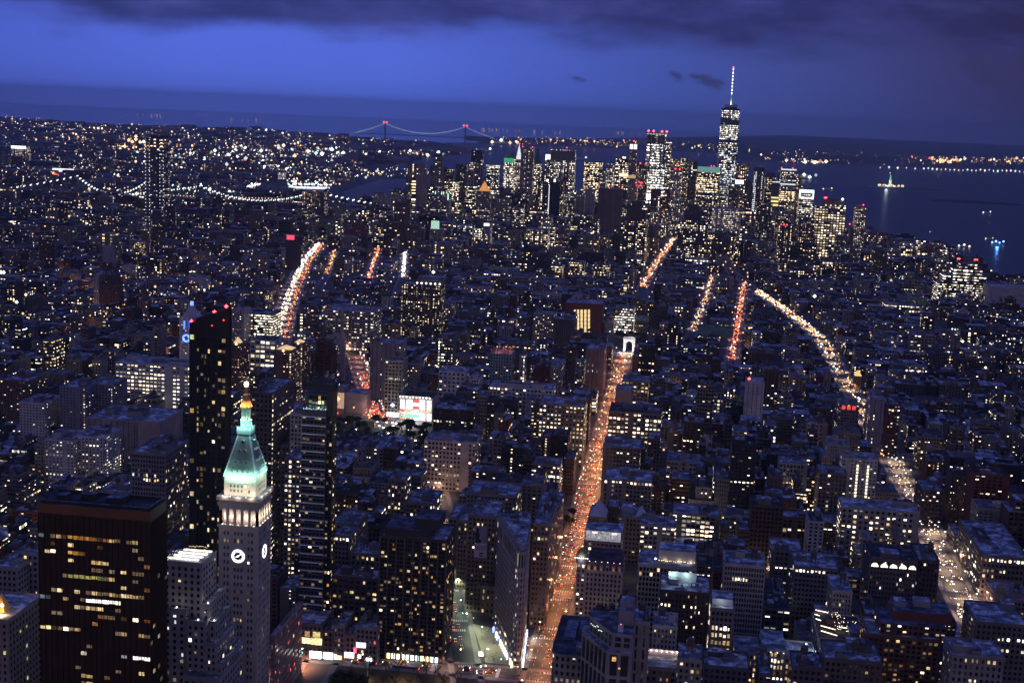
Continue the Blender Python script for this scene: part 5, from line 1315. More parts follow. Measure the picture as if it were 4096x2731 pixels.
# towers behind the clock tower
H('banded_office', 'office building', 'dark office with six bright ribbon-window floors beside the wide avenue', 'D', 1645, 1835, 432, 1880, 40, 'dark', 'band', .9, 1.5, .55, bulk=1)
H('white_frame_office', 'office building', 'white square-framed office building in front of the ribbon-window office', 'D', 1682, 1850, 608, 1700, 35, 'pale', 'loft', .3, st=(7, 6.5, .72, .6, .45, 1.2, .4, .2), bulk=1, roof='tar')
H('grey_apartment_wing', 'apartment tower', 'grey apartment tower with lit stair windows beside the slant-topped tower', 'D', 1560, 1640, 400, 1850, 30, (.26, .24, .27, 0), 'apt', .15, bulk=1)
def lit_pyramid_tower(label, xl, xr, yt, ya, Y, col=(.13, .065, .05, 0)):
    D = H('pyramid_lantern_tower', 'apartment tower', label, 'D', xl, xr, yt, Y, 34, col, 'apt', .2, .9, .2, group='brick towers with lit pyramid tops', bulk=0, tank=False)
    cx_ = (D['x0'] + D['x1']) / 2; w = (D['x1'] - D['x0']) * .42
    za = float(aty('D', (xl + xr) / 2, ya, Y + 10)[2])
    b = MB(tuple(D['root'].location)); b.box(cx_ - w, cx_ + w, Y + 4, Y + 4 + 2 * w, D['h'], D['h'] + 3, (.25, .15, .1, 0)); b.build('lantern_base', CITY, D['root'])
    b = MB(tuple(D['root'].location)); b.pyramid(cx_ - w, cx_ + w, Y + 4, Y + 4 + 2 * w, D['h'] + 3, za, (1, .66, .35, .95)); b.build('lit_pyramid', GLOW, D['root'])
    b = MB(tuple(D['root'].location)); b.octa((cx_, Y + 2, D['h'] + 2), 1.6, (1, .8, .45, 4)); b.build('lantern_lamp', GLOW, D['root'])
    return D
lit_pyramid_tower('brick tower with lit pyramid top just right of the slant-topped tower', 1555, 1612, 645, 578, 1500)
lit_pyramid_tower('broad brick tower with lit pyramid top, left one of the close pair', 1838, 1962, 690, 638, 1505)
lit_pyramid_tower('broad brick tower with lit pyramid top, farther right one of the close pair', 1965, 2035, 640, 595, 1600)
CT = H('blue_clock_tower', 'clock tower', 'stone tower with glowing blue windows, blue clock and blue lantern', 'D', 1205, 1330, 460, 1560, 22, (.40, .37, .42, 0), 'pair', .12, .8, .3, bulk=0, tank=False, parapet=0)
cx_ = (CT['x0'] + CT['x1']) / 2; cw = (CT['x1'] - CT['x0']) / 2; zt = float(aty('D', 1278, 372, 1570)[2]); zb = float(aty('D', 1278, 345, 1570)[2])
b = MB(tuple(CT['root'].location))
for (r0, z0, r1, z1_) in ((1.0, 0, .92, .12), (.80, .12, .62, .35), (.62, .35, .34, .7), (.34, .7, .26, 1)):
    b.pyramid(cx_ - cw * r0, cx_ + cw * r0, 1571 - cw * r0, 1571 + cw * r0, CT['h'] + (zt - CT['h']) * z0, CT['h'] + (zt - CT['h']) * z1_, (.42, .38, .42, 0), r1 / r0)
b.build('bell_roof', CITY, CT['root'])
b = MB(tuple(CT['root'].location)); b.cyl(cx_, 1571, 2.2, zt, zb, (.12, .2, 1, 3), 8); b.build('blue_lantern', GLOW, CT['root'])
b = MB(tuple(CT['root'].location))
for t in (-.45, .15): b.box(cx_ + t * cw - 1.0, cx_ + t * cw + 1.0, 1559.4, 1559.9, float(aty('D', 1248, 530, 1560)[2]), float(aty('D', 1248, 475, 1560)[2]), (.05, .12, 1, 4))
b.build('blue_arch_window', GLOW, CT['root'])
b = MB(tuple(CT['root'].location)); zz = float(aty('D', 1250, 592, 1560)[2]); xx = float(aty('D', 1252, 592, 1560)[0])
for k in range(16):
    a_, c_ = 6.28318 * k / 16, 6.28318 * (k + 1) / 16
    b.face([(xx + r * math.sin(q), 1559.5, zz + r * math.cos(q)) for q, r in ((a_, 5), (c_, 5), (c_, 3), (a_, 3))], (.1, .2, 1, 4))
b.build('blue_clock_face', GLOW, CT['root'])
H('memorial_sign_block', 'office building', 'dark office with small red rooftop sign behind the green pyramid', 'D', 1690, 1830, 965, 1000, 60, (.11, .09, .09, 0), 'loft', .12, bulk=1)
D = H('red_party_wall', 'loft building', 'big blank red painted wall between clock tower and glass tower', 'D', 1838, 1975, 1085, 1120, 40, (.24, .045, .045, 0), 'none', 0, bulk=0, tank=True)
H('small_white_loft', 'loft building', 'white gridded loft attached left of the glass tower', 'D', 1950, 2055, 1105, 1015, 24, 'pale', 'loft', .1, geo=(3.2, 3.6, .5, .55, 'yd'), bulk=1)
H('blue_roof_school', 'low building', 'low dark block with wide blue-lit roof behind the clock tower', 'G', 1395, 1475, 365, 1020, 60, (.16, .15, .2, 0), 'loft', .1, bulk=1, roof='blue')
H('lit_side_house', 'low building', 'low block with column of bright windows between clock tower and glass tower', 'G', 1450, 1529, 430, 960, 30, (.2, .18, .18, 0), 'loft', .4, bulk=1)
D = H('checker_screen_hall', 'store building', 'store with warm lit checkered glass wall at the corner of the park', 'U', -285, -130, 290, 1575, 30, (.25, .20, .2, 0), 'none', 0, bulk=0, tank=False)
b = MB(tuple(D['root'].location)); p0, p1 = aty('U', -262, 690, 1574), aty('U', -120, 375, 1574)
b.box(p0[0], p1[0], 1573.4, 1573.9, p0[2], p1[2], (1, .62, .45, .55)); b.build('lit_glass_wall', GLOW, D['root'])
b = MB(tuple(D['root'].location)); b.octa(tuple(aty('U', -255, 490, 1572)), 3.0, (1, .35, .08, 4)); b.octa(tuple(aty('U', -285, 790, 1570)), 2.6, (1, .12, .05, 3)); b.build('red_sign', GLOW, D['root'])
H('grey_blank_store', 'store building', 'store with plain grey blank wall left of the red tail-light avenue', 'U', -100, 330, 400, 1580, 30, (.30, .24, .25, 0), 'none', 0, bulk=0, tank=False)
p = aty('U', -130, 215, 1570); LP1 = [(tuple(p), (.8, .75, 1), 7, 2.2)]
# around the square
D = H('bright_window_store', 'store building', 'store with huge glowing white display windows facing the square', 'U', 1040, 1725, 490, 1568, 45, (.34, .28, .27, 0), 'none', 0, bulk=0, tank=True, roof='tar')
o0 = tuple(D['root'].location)
for (c0, c1) in ((1047, 1143), (1178, 1308), (1315, 1445), (1452, 1570), (1605, 1702)):
    for n_, (r0, r1) in enumerate(((508, 562), (575, 632), (645, 700), (712, 755), (792, 850), (865, 945))):
        if n_ >= 4 and c0 < 1300: continue
        dy = (c0 - 1047) * .045
        q0, q1 = aty('U', c0, r1 + dy, 1567), aty('U', c1, r0 + dy, 1567)
        red = (c0 == 1315 and n_ in (0, 2)) or (c0 == 1047 and n_ == 3)
        blu = c0 == 1315 and n_ == 3
        yel = n_ == 3 and not red and not blu
        col = (1, .3, .25, .9) if red else (.55, .65, 1, 2) if blu else (1, .88, .6, 1.0) if yel else (1, .95, .97, 1.7)
        b = MB(o0); b.box(q0[0], q1[0], 1567.2, 1567.7, q0[2], q1[2], col); b.build('display_window', GLOW, D['root'])
b = MB(o0); q0, q1 = aty('U', 1098, 868, 1566), aty('U', 1440, 828, 1566); b.box(q0[0], q1[0], 1566.4, 1567, q0[2], q1[2], (.3, 1, .7, 1.3)); b.build('green_marquee', GLOW, D['root'])
b = MB(o0)
for k in range(14): q0 = aty('U', 1050 + k * 28 + 8 * rnd.random(), 890 + 25 * rnd.random() - 80 * (k % 2), 1566); b.octa(tuple(q0), .8, (1, .7, .3, 2.5))
b.build('doorway_light', GLOW, D['root'])
for k in range(10):
    q0 = aty('U', 1045 + k * 69, 455 + k * 3.2, 1566); b = MB(o0); b.octa(tuple(q0), 1.0, (1, .97, .9, 4)); b.build('cornice_lamp', GLOW, D['root'])
b = MB(o0); q0, q1 = aty('U', 1040, 432, 1566), aty('U', 1668, 470, 1566); b.bar(tuple(q0), tuple(q1), .5, (1, .95, .85, 1.6)); b.build('cornice_light_line', GLOW, D['root'])
for k in range(4): pt_light('store_glow', (D['x0'] + 4 + k * 9, 1556, 8), (1, .9, .85), 9000, D['root'], 2)
D = H('tan_square_tower', 'office building', 'slim tan tower beside the bright-window store with blue sign', 'E', 405, 520, 748, 1578, 35, (.30, .25, .20, 0), 'pair', .04, st=(4.6, 4.6, .6, .6, .04, 1, .6, .5), bulk=1, tank=True)
o0 = tuple(D['root'].location)
b = MB(o0); b.octa(tuple(aty('U', 890, 628, 1575)), 2.6, (.45, .55, 1, 5)); b.build('blue_sign', GLOW, D['root'])
b = MB(o0); q0, q1 = aty('U', 765, 950, 1576), aty('U', 1020, 795, 1576); b.box(q0[0], q1[0], 1576.2, 1577, max(.5, q0[2]), q1[2], (.93, .93, 1, 4)); b.build('shop_window', GLOW, D['root'])
wn = Windows(D['root']); wn.grid('x', D['x0'] + 3, D['x1'] - 2, 1578, float(aty('U', 900, 95, 1578)[2]), float(aty('U', 900, 55, 1578)[2]), 7, 1, .7, .9, -1, 0, rows=["wwwcwww"], dark=False); wn.done()
H('grey_square_slab', 'office building', 'blank grey slab behind the slim tan tower', 'E', 305, 520, 625, 1660, 30, (.21, .19, .21, 0), 'slit', .1, bulk=1)
H('white_square_block', 'office building', 'white block with dark square windows right of the bright-window store', 'E', 765, 940, 820, 1640, 35, (.52, .47, .48, 0), 'loft', .06, st=(6, 5.2, .5, .5, .08, 1.2, .4, .8), bulk=1)
H('white_block_annex', 'loft building', 'white stepped annex beside a street with red lights', 'E', 965, 1035, 870, 1640, 35, (.45, .43, .43, 0), 'loft', .05, bulk=1)
D = H('scaffold_tower', 'office building', 'pale tower under red scaffolding with green netting, centre', 'E', 1112, 1255, 700, 1690, 34, (.20, .27, .28, 0), 'loft', .03, bulk=0, tank=False)
o0 = tuple(D['root'].location); b = MB(o0)
for k in range(34): b.octa((D['x0'] + (D['x1'] - D['x0']) * rnd.random(), D['y0'] + 25 * rnd.random(), D['h'] + 1 + 8 * rnd.random()), .7, (1, .22, .08, 1.0))
b.build('work_lamps', GLOW, D['root'])
b = MB(o0)
for x_ in np.linspace(D['x0'], D['x1'], 7):
    b.bar((x_, D['y0'], D['h']), (x_, D['y0'], D['h'] + 9), .5, (.35, .08, .05, 0))
for z_ in (3, 6, 9): b.bar((D['x0'], D['y0'], D['h'] + z_), (D['x1'], D['y0'], D['h'] + z_), .5, (.35, .08, .05, 0))
b.build('scaffold', CITY, D['root'])
pt_light('scaffold_light', ((D['x0'] + D['x1']) / 2, D['y0'] + 10, D['h'] + 12), (1, .25, .1), 6000, D['root'], 1)
H('dark_mansion', 'office building', 'black mansard-roofed block right of the bright-window store', 'E', 892, 1032, 945, 1600, 35, 'black', 'apt', .35, bulk=1, tank=False)
H('long_white_lofts', 'loft building', 'long white loft block with two rows of lit windows in the centre', 'E', 1105, 1530, 930, 1490, 35, (.42, .40, .42, 0), 'loft', .3, st=(4.2, 4.6, .55, .5, .35, 1, .4, .6), bulk=3, roof='snow')
H('avenue_side_loft', 'loft building', 'long tan loft beside Fifth Avenue with two rows of lit windows', 'E', 1440, 1745, 1045, 1400, 45, (.21, .18, .15, 0), 'loft', .4, st=(4, 4.5, .5, .5, .45, 1.1, .2, .77), bulk=2, roof='snow')
H('white_party_block', 'loft building', 'pale block with blank upper wall in rooftops left of Fifth Avenue', 'E', 1465, 1590, 780, 1720, 35, (.36, .33, .34, 0), 'apt', .08, bulk=1)
H('pale_chimney_loft', 'loft building', 'tall blank brown loft wall beside Fifth Avenue near the arch', 'E', 1760, 1880, 668, 1800, 60, (.16, .13, .14, 0), 'slit', .03, bulk=2)
# dark apartment slab with lamps on top
D = H('lamp_topped_slab', 'apartment tower', 'wide dark apartment tower with a row of white lamps on its roof', 'E', 512, 775, 235, 2130, 40, (.075, .062, .06, 0), 'apt', .35, .9, .25, bulk=0, tank=False, yb=590)
o0 = tuple(D['root'].location)
extra(D, 'bulkhead', [(D['x0'] + 25, D['x0'] + 70, 2140, 2165, D['h'], D['h'] + 12)], (.09, .075, .07, 0))
for k in range(6):
    b = MB(o0); b.octa((D['x0'] + 26 + k * 7.5, 2131, D['h'] + 3), 1.8, (.85, .85, 1, 5)); b.build('roof_lamp', GLOW, D['root'])
D = H('red_library', 'library', 'big dark red block with tall grid of yellow lit windows near the arch', 'E', 1615, 1865, 362, 2300, 60, (.12, .035, .03, 0), 'none', 0, bulk=0, tank=False)
o0 = tuple(D['root'].location)
for k, (c0, c1) in enumerate(((1672, 1684), (1693, 1708), (1716, 1732), (1741, 1757), (1766, 1780))):
    for j in range(6):
        r0 = 402 + j * 27
        q0, q1 = aty('E', c0, r0 + 23, 2298), aty('E', c1, r0, 2298)
        b = MB(o0); b.box(q0[0], q1[0], 2298.4, 2299.4, q0[2], q1[2], (1, .74, .36, 1.25)); b.build('window', GLOW, D['root'])
D = H('arch_side_tower', 'office building', 'office tower with brightly lit white floors right behind the arch', 'E', 1952, 2080, 392, 2330, 35, (.25, .23, .22, 0), 'band', .85, 1.6, .7, bulk=1)
H('tall_round_corner', 'apartment tower', 'pale stone apartment tower left of the red library, lit stair column', 'E', 1400, 1540, 435, 2120, 40, (.25, .22, .21, 0), 'apt', .28, bulk=2)
H('stone_hotel', 'apartment tower', 'tan stone tower just right of the wide dark lamp-topped tower', 'E', 780, 862, 360, 2330, 30, (.28, .23, .21, 0), 'pair', .15, bulk=1)
H('brick_block_lit_grid', 'apartment building', 'brown block with two rows of warm white windows, centre left', 'E', 950, 1110, 262, 2650, 50, (.19, .13, .115, 0), 'apt', .5, 1.3, .35, bulk=1)
H('old_church_block', 'office building', 'dark stone block with a domed roof left of the red library', 'E', 1118, 1222, 312, 2450, 40, (.13, .11, .12, 0), 'loft', .05, bulk=1)
H('lit_band_store', 'low building', 'dark store with one wide orange lit window row, centre left', 'E', 905, 1065, 420, 2200, 35, (.13, .10, .10, 0), 'none', 0, bulk=1)
for n_, (xl, xr, yt, lab) in enumerate(((1520, 1592, 108, 'dark tower with yellow lit bands, leftmost of three towers above the long slab'), (1640, 1742, 82, 'dark tower with yellow lit bands, middle of three towers above the long slab'), (1800, 1912, 100, 'dark tower with a lit right edge, rightmost of three towers above the long slab'))):
    H('village_tower', 'apartment tower', lab, 'E', xl, xr, yt, 2960, 40, (.10, .085, .085, 0), 'band', .5, .9, .2, group='dark towers above the long pale slabs', bulk=1)
H('long_pale_slab', 'apartment slab', 'long pale apartment slab, upper and farther of two across the centre', 'E', 1268, 1885, 255, 2800, 22, (.36, .33, .36, 0), 'apt', .25, st=(7, 6.5, .4, .4, .3, 1.1, .4, .3), bulk=2)
H('long_pale_slab', 'apartment slab', 'long pale apartment slab, lower and nearer of two across the centre', 'E', 1210, 1820, 300, 2620, 22, (.34, .31, .35, 0), 'apt', .2, st=(7, 6.5, .4, .4, .22, 1, .4, .7), bulk=2)
H('white_stepped_house', 'office building', 'cream stepped building with a white lit rear wing, upper centre', 'E', 1095, 1300, 128, 3050, 40, (.40, .36, .29, 0), 'loft', .06, bulk=2, roof='snow')
H('white_blank_house', 'office building', 'white blank-walled building in front of the cream stepped one', 'E', 1008, 1225, 195, 2880, 40, (.38, .37, .40, 0), 'slit', .1, bulk=2, roof='snow')
H('grey_wide_block', 'office building', 'wide grey block with pale blue lit windows, upper centre left', 'E', 848, 1100, 90, 3250, 60, (.15, .14, .17, 0), 'loft', .12, bulk=1)
H('bright_avenue_office', 'office building', 'long office with bright top floor left of the dark lamp-topped tower', 'E', 0, 325, 410, 1980, 60, (.24, .21, .21, 0), 'loft', .5, st=(4.2, 4.4, .6, .5, .25, 1.1, .5, .6), bulk=2)
H('pale_stone_church', 'church', 'slender pale church spire rising between dark lofts', 'E', 104, 130, 610, 1700, 8, (.42, .38, .33, 0), 'none', 0, bulk=0, tank=False, parapet=0)
b_ = FP[-1]; b = MB(((b_[0] + b_[1]) / 2, (b_[2] + b_[3]) / 2, 0)); zs = float(aty('E', 117, 528, 1704)[2]); b.pyramid(b_[0], b_[1], b_[2], b_[3], b_[4], zs, (.42, .38, .33, 0), .05)
b.build('spire', CITY, [o for o in bpy.data.objects if o.name.startswith('pale_stone_church')][0])
# the white lofts by the square and dark lofts in front
H('white_loft_row', 'loft building', 'pale loft with rows of paired windows and red lights at its left corner', 'H', 888, 1152, 342, 1276, 36, (.40, .34, .33, 0), 'loft', .2, st=(3.7, 4.4, .55, .55, .16, 1.2, .35, .3), bulk=3, roof='snow')
H('dark_loft_behind', 'loft building', 'very dark loft with water tanks behind the pale loft row', 'H', 935, 1140, 178, 1400, 40, (.05, .04, .045, 0), 'loft', .03, bulk=2, tank=True)
H('grey_stepped_loft', 'loft building', 'grey loft with bright upper windows left of Broadway', 'H', 702, 790, 535, 1080, 30, (.19, .17, .16, 0), 'loft', .35, geo=(3.0, 3.7, .55, .55, 'VYyd'), bulk=2)
H('broadway_corner_loft', 'loft building', 'dark stone loft with arched bright windows along Broadway', 'H', 792, 935, 655, 1042, 40, (.15, .13, .12, 0), 'loft', .35, geo=(3.2, 3.7, .55, .55, 'VYyd'), bulk=2)
H('flat_sign_loft', 'low building', 'low loft with two glowing skylights left of the black slab', 'H', 420, 545, 760, 960, 36, (.20, .17, .17, 0), 'loft', .25, geo=(3.2, 3.7, .55, .55, 'Vyd'), bulk=1)
H('yellow_window_loft', 'low building', 'small loft with glowing yellow attic right of glass tower', 'H', 428, 510, 820, 935, 24, (.22, .19, .18, 0), 'loft', .3, geo=(3.2, 3.7, .55, .55, 'Vyd', ["VVVV"]), bulk=1)
H('snow_roof_loft', 'low building', 'loft with bright snowy roof and yellow windows beside the black slab', 'H', 512, 665, 915, 915, 26, (.17, .15, .15, 0), 'loft', .3, geo=(3.6, 4, .5, .6, 'Yyd'), bulk=1, roof='snow')
H('wide_dark_loft', 'loft building', 'wide dark loft behind the shop row with white lit windows', 'H', 415, 655, 1035, 878, 20, (.065, .055, .06, 0), 'loft', .3, geo=(4, 4, .62, .5, 'Yydd'), bulk=2)
# right of Fifth Avenue and beyond
H('arch_top_loft', 'loft building', 'brown loft with row of yellow arched windows under its roof, right of Fifth Avenue', 'E', 1995, 2175, 885, 1590, 40, (.19, .155, .12, 0), 'loft', .35, st=(4.4, 4.6, .6, .5, .4, 1.1, .2, .9), bulk=1)
H('blank_party_loft', 'loft building', 'loft with plain grey party wall beside Fifth Avenue', 'E', 1952, 2062, 945, 1500, 30, (.22, .18, .17, 0), 'none', 0, bulk=0)
H('big_window_loft', 'loft building', 'broad loft with one row of very bright yellow windows right of Fifth Avenue', 'I', 555, 825, 195, 1375, 45, (.20, .17, .14, 0), 'loft', .5, st=(4.2, 4.6, .6, .5, .6, 1.7, .25, .41), bulk=3, roof='tar')
H('low_column_loft', 'loft building', 'dark stone loft with arcaded top floor right of Fifth Avenue', 'I', 525, 715, 370, 1240, 40, (.16, .14, .12, 0), 'loft', .15, bulk=1)
H('library_stone_block', 'loft building', 'old stone store with many small arched windows right of Fifth Avenue', 'I', 530, 775, 540, 1165, 40, (.21, .185, .16, 0), 'loft', .1, bulk=2)
D = H('white_red_lamp_block', 'office building', 'tall white plain block with red lamp on its corner, right of centre', 'F', 487, 610, 892, 1570, 30, (.36, .33, .38, 0), 'slit', .03, bulk=0, tank=False)
beacon(D, D['x0'] + 3, D['y0'] + 2, D['h'] + 4, s=8, r=2.0)
H('cream_hospital', 'apartment building', 'cream tower with terraces and bright roof lamps, far right', 'F', 1720, 1890, 800, 2100, 40, (.36, .33, .33, 0), 'apt', .25, bulk=2)
H('grey_broadside_tower', 'apartment tower', 'broad grey slab with scattered windows right of the bending avenue', 'F', 1095, 1228, 600, 2330, 30, (.26, .22, .22, 0), 'apt', .12, bulk=1)
H('dark_avenue_tower', 'apartment tower', 'dark slab behind the broad grey one along the bending avenue', 'F', 1010, 1100, 480, 2650, 30, (.13, .11, .13, 0), 'apt', .12, bulk=1)
H('white_arcade_block', 'office building', 'white long office with lamps along its top, upper right', 'F', 1010, 1295, 268, 3150, 40, (.42, .40, .44, 0), 'loft', .6, st=(9, 8, .6, .45, .45, 1.5, .7, .5), bulk=1, roof='tar')
H('gridded_white_office', 'office building', 'white office with tilted rows of windows behind the lamp-lined one', 'F', 975, 1085, 175, 3500, 40, (.32, .31, .36, 0), 'band', .3, 1, .7, bulk=0)
H('long_brown_block', 'office building', 'very long brown office block with dim windows, upper right', 'F', 1300, 1770, 250, 3100, 60, (.13, .11, .11, 0), 'loft', .25, .7, .3, bulk=2)
H('lit_ribbon_low', 'office building', 'low long block with curved row of bright ribbon windows, right', 'F', 1420, 1650, 372, 2750, 40, (.15, .13, .12, 0), 'band', .8, 1.2, .5, bulk=1)
for n_, (xl, xr, yt, Yq) in enumerate(((1780, 2120, 215, 3000), (1840, 2080, 190, 3030), (1890, 2040, 160, 3060))):
    pass
D = H('stepped_pier_office', 'office building', 'big stepped office near the river with bright ribbon floors and red lamps', 'F', 1775, 2125, 232, 2980, 60, (.09, .08, .09, 0), 'band', .75, 1.4, .6, bulk=0, tank=False)
w_ = D['x1'] - D['x0']
for t0, t1, z0, z1_ in ((.1, .92, 0, 18), (.3, .85, 18, 32), (.42, .75, 32, 44)):
    extra(D, 'upper_tier', [(D['x0'] + w_ * t0, D['x0'] + w_ * t1, 2985 + z0 * .4, 3035, D['h'] + z0, D['h'] + z1_)], (.09, .08, .09, 0), (5, 7, .9, .4, .8, 1.5, .6, .3 + z0), (.2, .2, .22, 0))
for t in (.35, .38, .68, .72): beacon(D, D['x0'] + w_ * t, 2990, D['h'] + 54, s=7, r=2.2)
H('pier_shed', 'pier shed', 'long low pale pier shed reaching into the dark river, right edge', 'F', 2120, 2420, 255, 2900, 60, (.34, .33, .36, 0), 'none', 0, bulk=0, tank=False)
H('yellow_top_office', 'office building', 'office with two glowing yellow upper floors, right of centre', 'F', 945, 1118, 85, 3900, 50, (.22, .18, .14, 0), 'loft', .8, st=(11, 10, .7, .5, .8, 1.7, .12, .2), bulk=1, roof='tar')
H('white_glow_office', 'office building', 'squat office block glowing white on every floor, above the orange avenue', 'F', 78, 238, 65, 3500, 50, (.3, .3, .3, 0), 'band', 1.2, 1.4, .75, bulk=2)
H('lime_window_block', 'office building', 'dark block with dense yellow-green windows between two avenues', 'F', 212, 325, 412, 2600, 40, (.09, .085, .09, 0), 'loft', .6, .9, .25, bulk=1)
H('green_roof_hall', 'low building', 'low hall with pale green copper roof under the yellow-green block', 'F', 165, 400, 525, 2350, 30, (.10, .2, .19, 0), 'none', 0, bulk=0, roof='copper')
H('pale_mid_tower', 'apartment tower', 'dark slab with sparse windows left of the long bending avenue', 'F', 545, 612, 510, 2500, 30, (.14, .12, .13, 0), 'apt', .3, bulk=1)
D = H('billboard_hall', 'store building', 'dark hall with glowing white billboard and pink signs, far right', 'F', 1990, 2190, 665, 2300, 40, (.09, .06, .07, 0), 'none', 0, bulk=1, tank=False)
b = MB(tuple(D['root'].location)); q0, q1 = aty('F', 2105, 775, 2296), aty('F', 2160, 712, 2296); b.box(q0[0], q1[0], 2296, 2297, q0[2], q1[2], (.95, .96, 1, 3)); b.build('billboard', GLOW, D['root'])
b = MB(tuple(D['root'].location))
for X_, Y_ in ((2000, 750), (2015, 735), (2035, 725), (2045, 715), (2165, 800), (2185, 815), (2205, 800)): b.octa(tuple(aty('F', X_, Y_, 2296)), 3.0, (1, .2, .25, 2))
b.build('pink_sign', GLOW, D['root'])
D = H('orange_roof_dome', 'low building', 'low block with glowing orange lantern roof at the avenue bend', 'F', 1215, 1262, 852, 1950, 20, (.25, .15, .08, 0), 'none', 0, bulk=0, tank=False)
b = MB(tuple(D['root'].location)); b.pyramid(D['x0'], D['x1'], 1950, 1962, D['h'] + 1.2, D['h'] + 8, (1, .6, .2, 1.2), .3); b.build('lantern_roof', GLOW, D['root'])
# pale lofts flanking lower right avenue
H('white_column_tower', 'apartment tower', 'grey tower with two pale vertical strips beside the right avenue', 'J', 755, 822, 120, 1560, 50, (.26, .23, .25, 0), 'slit', .15, bulk=2)
H('dark_red_loft', 'loft building', 'dark red loft with white windows right of the pale strip tower', 'J', 824, 900, 155, 1560, 40, (.12, .05, .05, 0), 'loft', .2, bulk=1)
H('red_window_loft', 'loft building', 'grey loft with glowing red attic windows left of the right avenue', 'J', 585, 690, 150, 1600, 36, (.22, .19, .19, 0), 'loft', .1, bulk=1)
b_ = FP[-1]; b = MB(((b_[0] + b_[1]) / 2, (b_[2] + b_[3]) / 2, 0))
for t in (.25, .5, .75): b.box(b_[0] + t * (b_[1] - b_[0]) - 2, b_[0] + t * (b_[1] - b_[0]) + 2, b_[2] - .4, b_[2] - .1, b_[4] - 6, b_[4] - 1.5, (1, .08, .07, 1.2))
b.build('red_window', GLOW, [o for o in bpy.data.objects if o.name.startswith('red_window_loft')][0])
H('green_sign_house', 'store building', 'dark store with green and white signs where the right avenue narrows', 'J', 1010, 1120, 590, 1290, 40, (.12, .09, .09, 0), 'loft', .1, bulk=1)
H('brown_row_house', 'loft building', 'long brown lofts with many small yellow windows, right edge', 'J', 1130, 1330, 290, 1620, 40, (.15, .12, .11, 0), 'apt', .45, bulk=2)
H('orange_window_tower', 'apartment tower', 'dark tower with one orange lit window column at the right edge', 'J', 1380, 1500, 100, 1800, 30, (.10, .085, .09, 0), 'apt', .3, bulk=1)

# --- triumphal arch
aL, aR = aty('E', 2003, 660, 2150), aty('E', 2080, 660, 2150)
ax0, ax1, ah = aL[0], aR[0], 24.0
AR = thing('triumphal_arch', 'white floodlit marble triumphal arch at the end of Fifth Avenue', 'arch', ((ax0 + ax1) / 2, 2155, 0)); LA = tuple(AR.location)
am = (ax0 + ax1) / 2; w_ = (ax1 - ax0)
b = MB(LA); ow = 5.2
b.box(ax0, am - ow, 2150, 2160, 0, ah - 4, (.75, .73, .7, 0)); b.build('pier', CITY, AR)
b = MB(LA); b.box(am + ow, ax1, 2150, 2160, 0, ah - 4, (.75, .73, .7, 0)); b.build('pier', CITY, AR)
b = MB(LA)
for i in range(10):
    a0, a1 = math.pi * i / 10, math.pi * (i + 1) / 10
    p, q = (am - ow * math.cos(a0), 11.5 + ow * math.sin(a0)), (am - ow * math.cos(a1), 11.5 + ow * math.sin(a1))
    b.face([(p[0], 2150, p[1]), (q[0], 2150, q[1]), (q[0], 2150, ah - 4), (p[0], 2150, ah - 4)], (.75, .73, .7, 0))
    b.face([(p[0], 2150, p[1]), (q[0], 2150, q[1]), (q[0], 2160, q[1]), (p[0], 2160, p[1])], (.6, .58, .55, 0))
    b.face([(p[0], 2160, p[1]), (q[0], 2160, q[1]), (q[0], 2160, ah - 4), (p[0], 2160, ah - 4)], (.75, .73, .7, 0))
b.build('archway', CITY, AR)
b = MB(LA); b.box(ax0 - .6, ax1 + .6, 2149.4, 2160.6, ah - 4, ah - 3, (.8, .78, .75, 0)); b.box(ax0 + .3, ax1 - .3, 2150.3, 2159.7, ah - 3, ah, (.78, .76, .72, 0)); b.build('attic', CITY, AR)
for t in (-12, -5, 5, 12): pt_light('arch_floodlight', (am + t, 2136, 1.5), (1, .95, .88), 14000, AR, 1)
FP.append((ax0 - 3, ax1 + 3, 2120, 2170, 24))
for t in (.1, .5, .9): KV.append((ax0 + t * w_, 2149, 1))
# ================================================================= DOWNTOWN SKYLINE
G2 = None
def K(label, fr, xl, xr, yt, Y, depth=45, col='dark', sty='loft', lit=.34, bri=1.2, tint=.58, name='downtown_tower', cat='skyscraper', **kw):
    kw.setdefault('bulk', 0); kw.setdefault('tank', False)
    return H(name, cat, label, fr, xl, xr, yt, Y, depth, col, sty, lit, bri, tint, **kw)
def topper(D, name, boxes, wc, glow=False):
    b = MB(tuple(D['root'].location))
    w, y0, h = D['x1'] - D['x0'], D['y0'], D['h']
    for (a, c, d0, d1, z0, z1) in boxes: b.box(D['x0'] + a * w, D['x0'] + c * w, y0 + d0, y0 + d1, h + z0, h + z1, wc)
    return b.build(name, GLOW if glow else CITY, D['root'])
def reds(D, ts, z=5, s=8, r=3.2):
    for t in ts: beacon(D, D['x0'] + t * (D['x1'] - D['x0']), D['y0'] + 2, D['h'] + z, s=s, r=r)
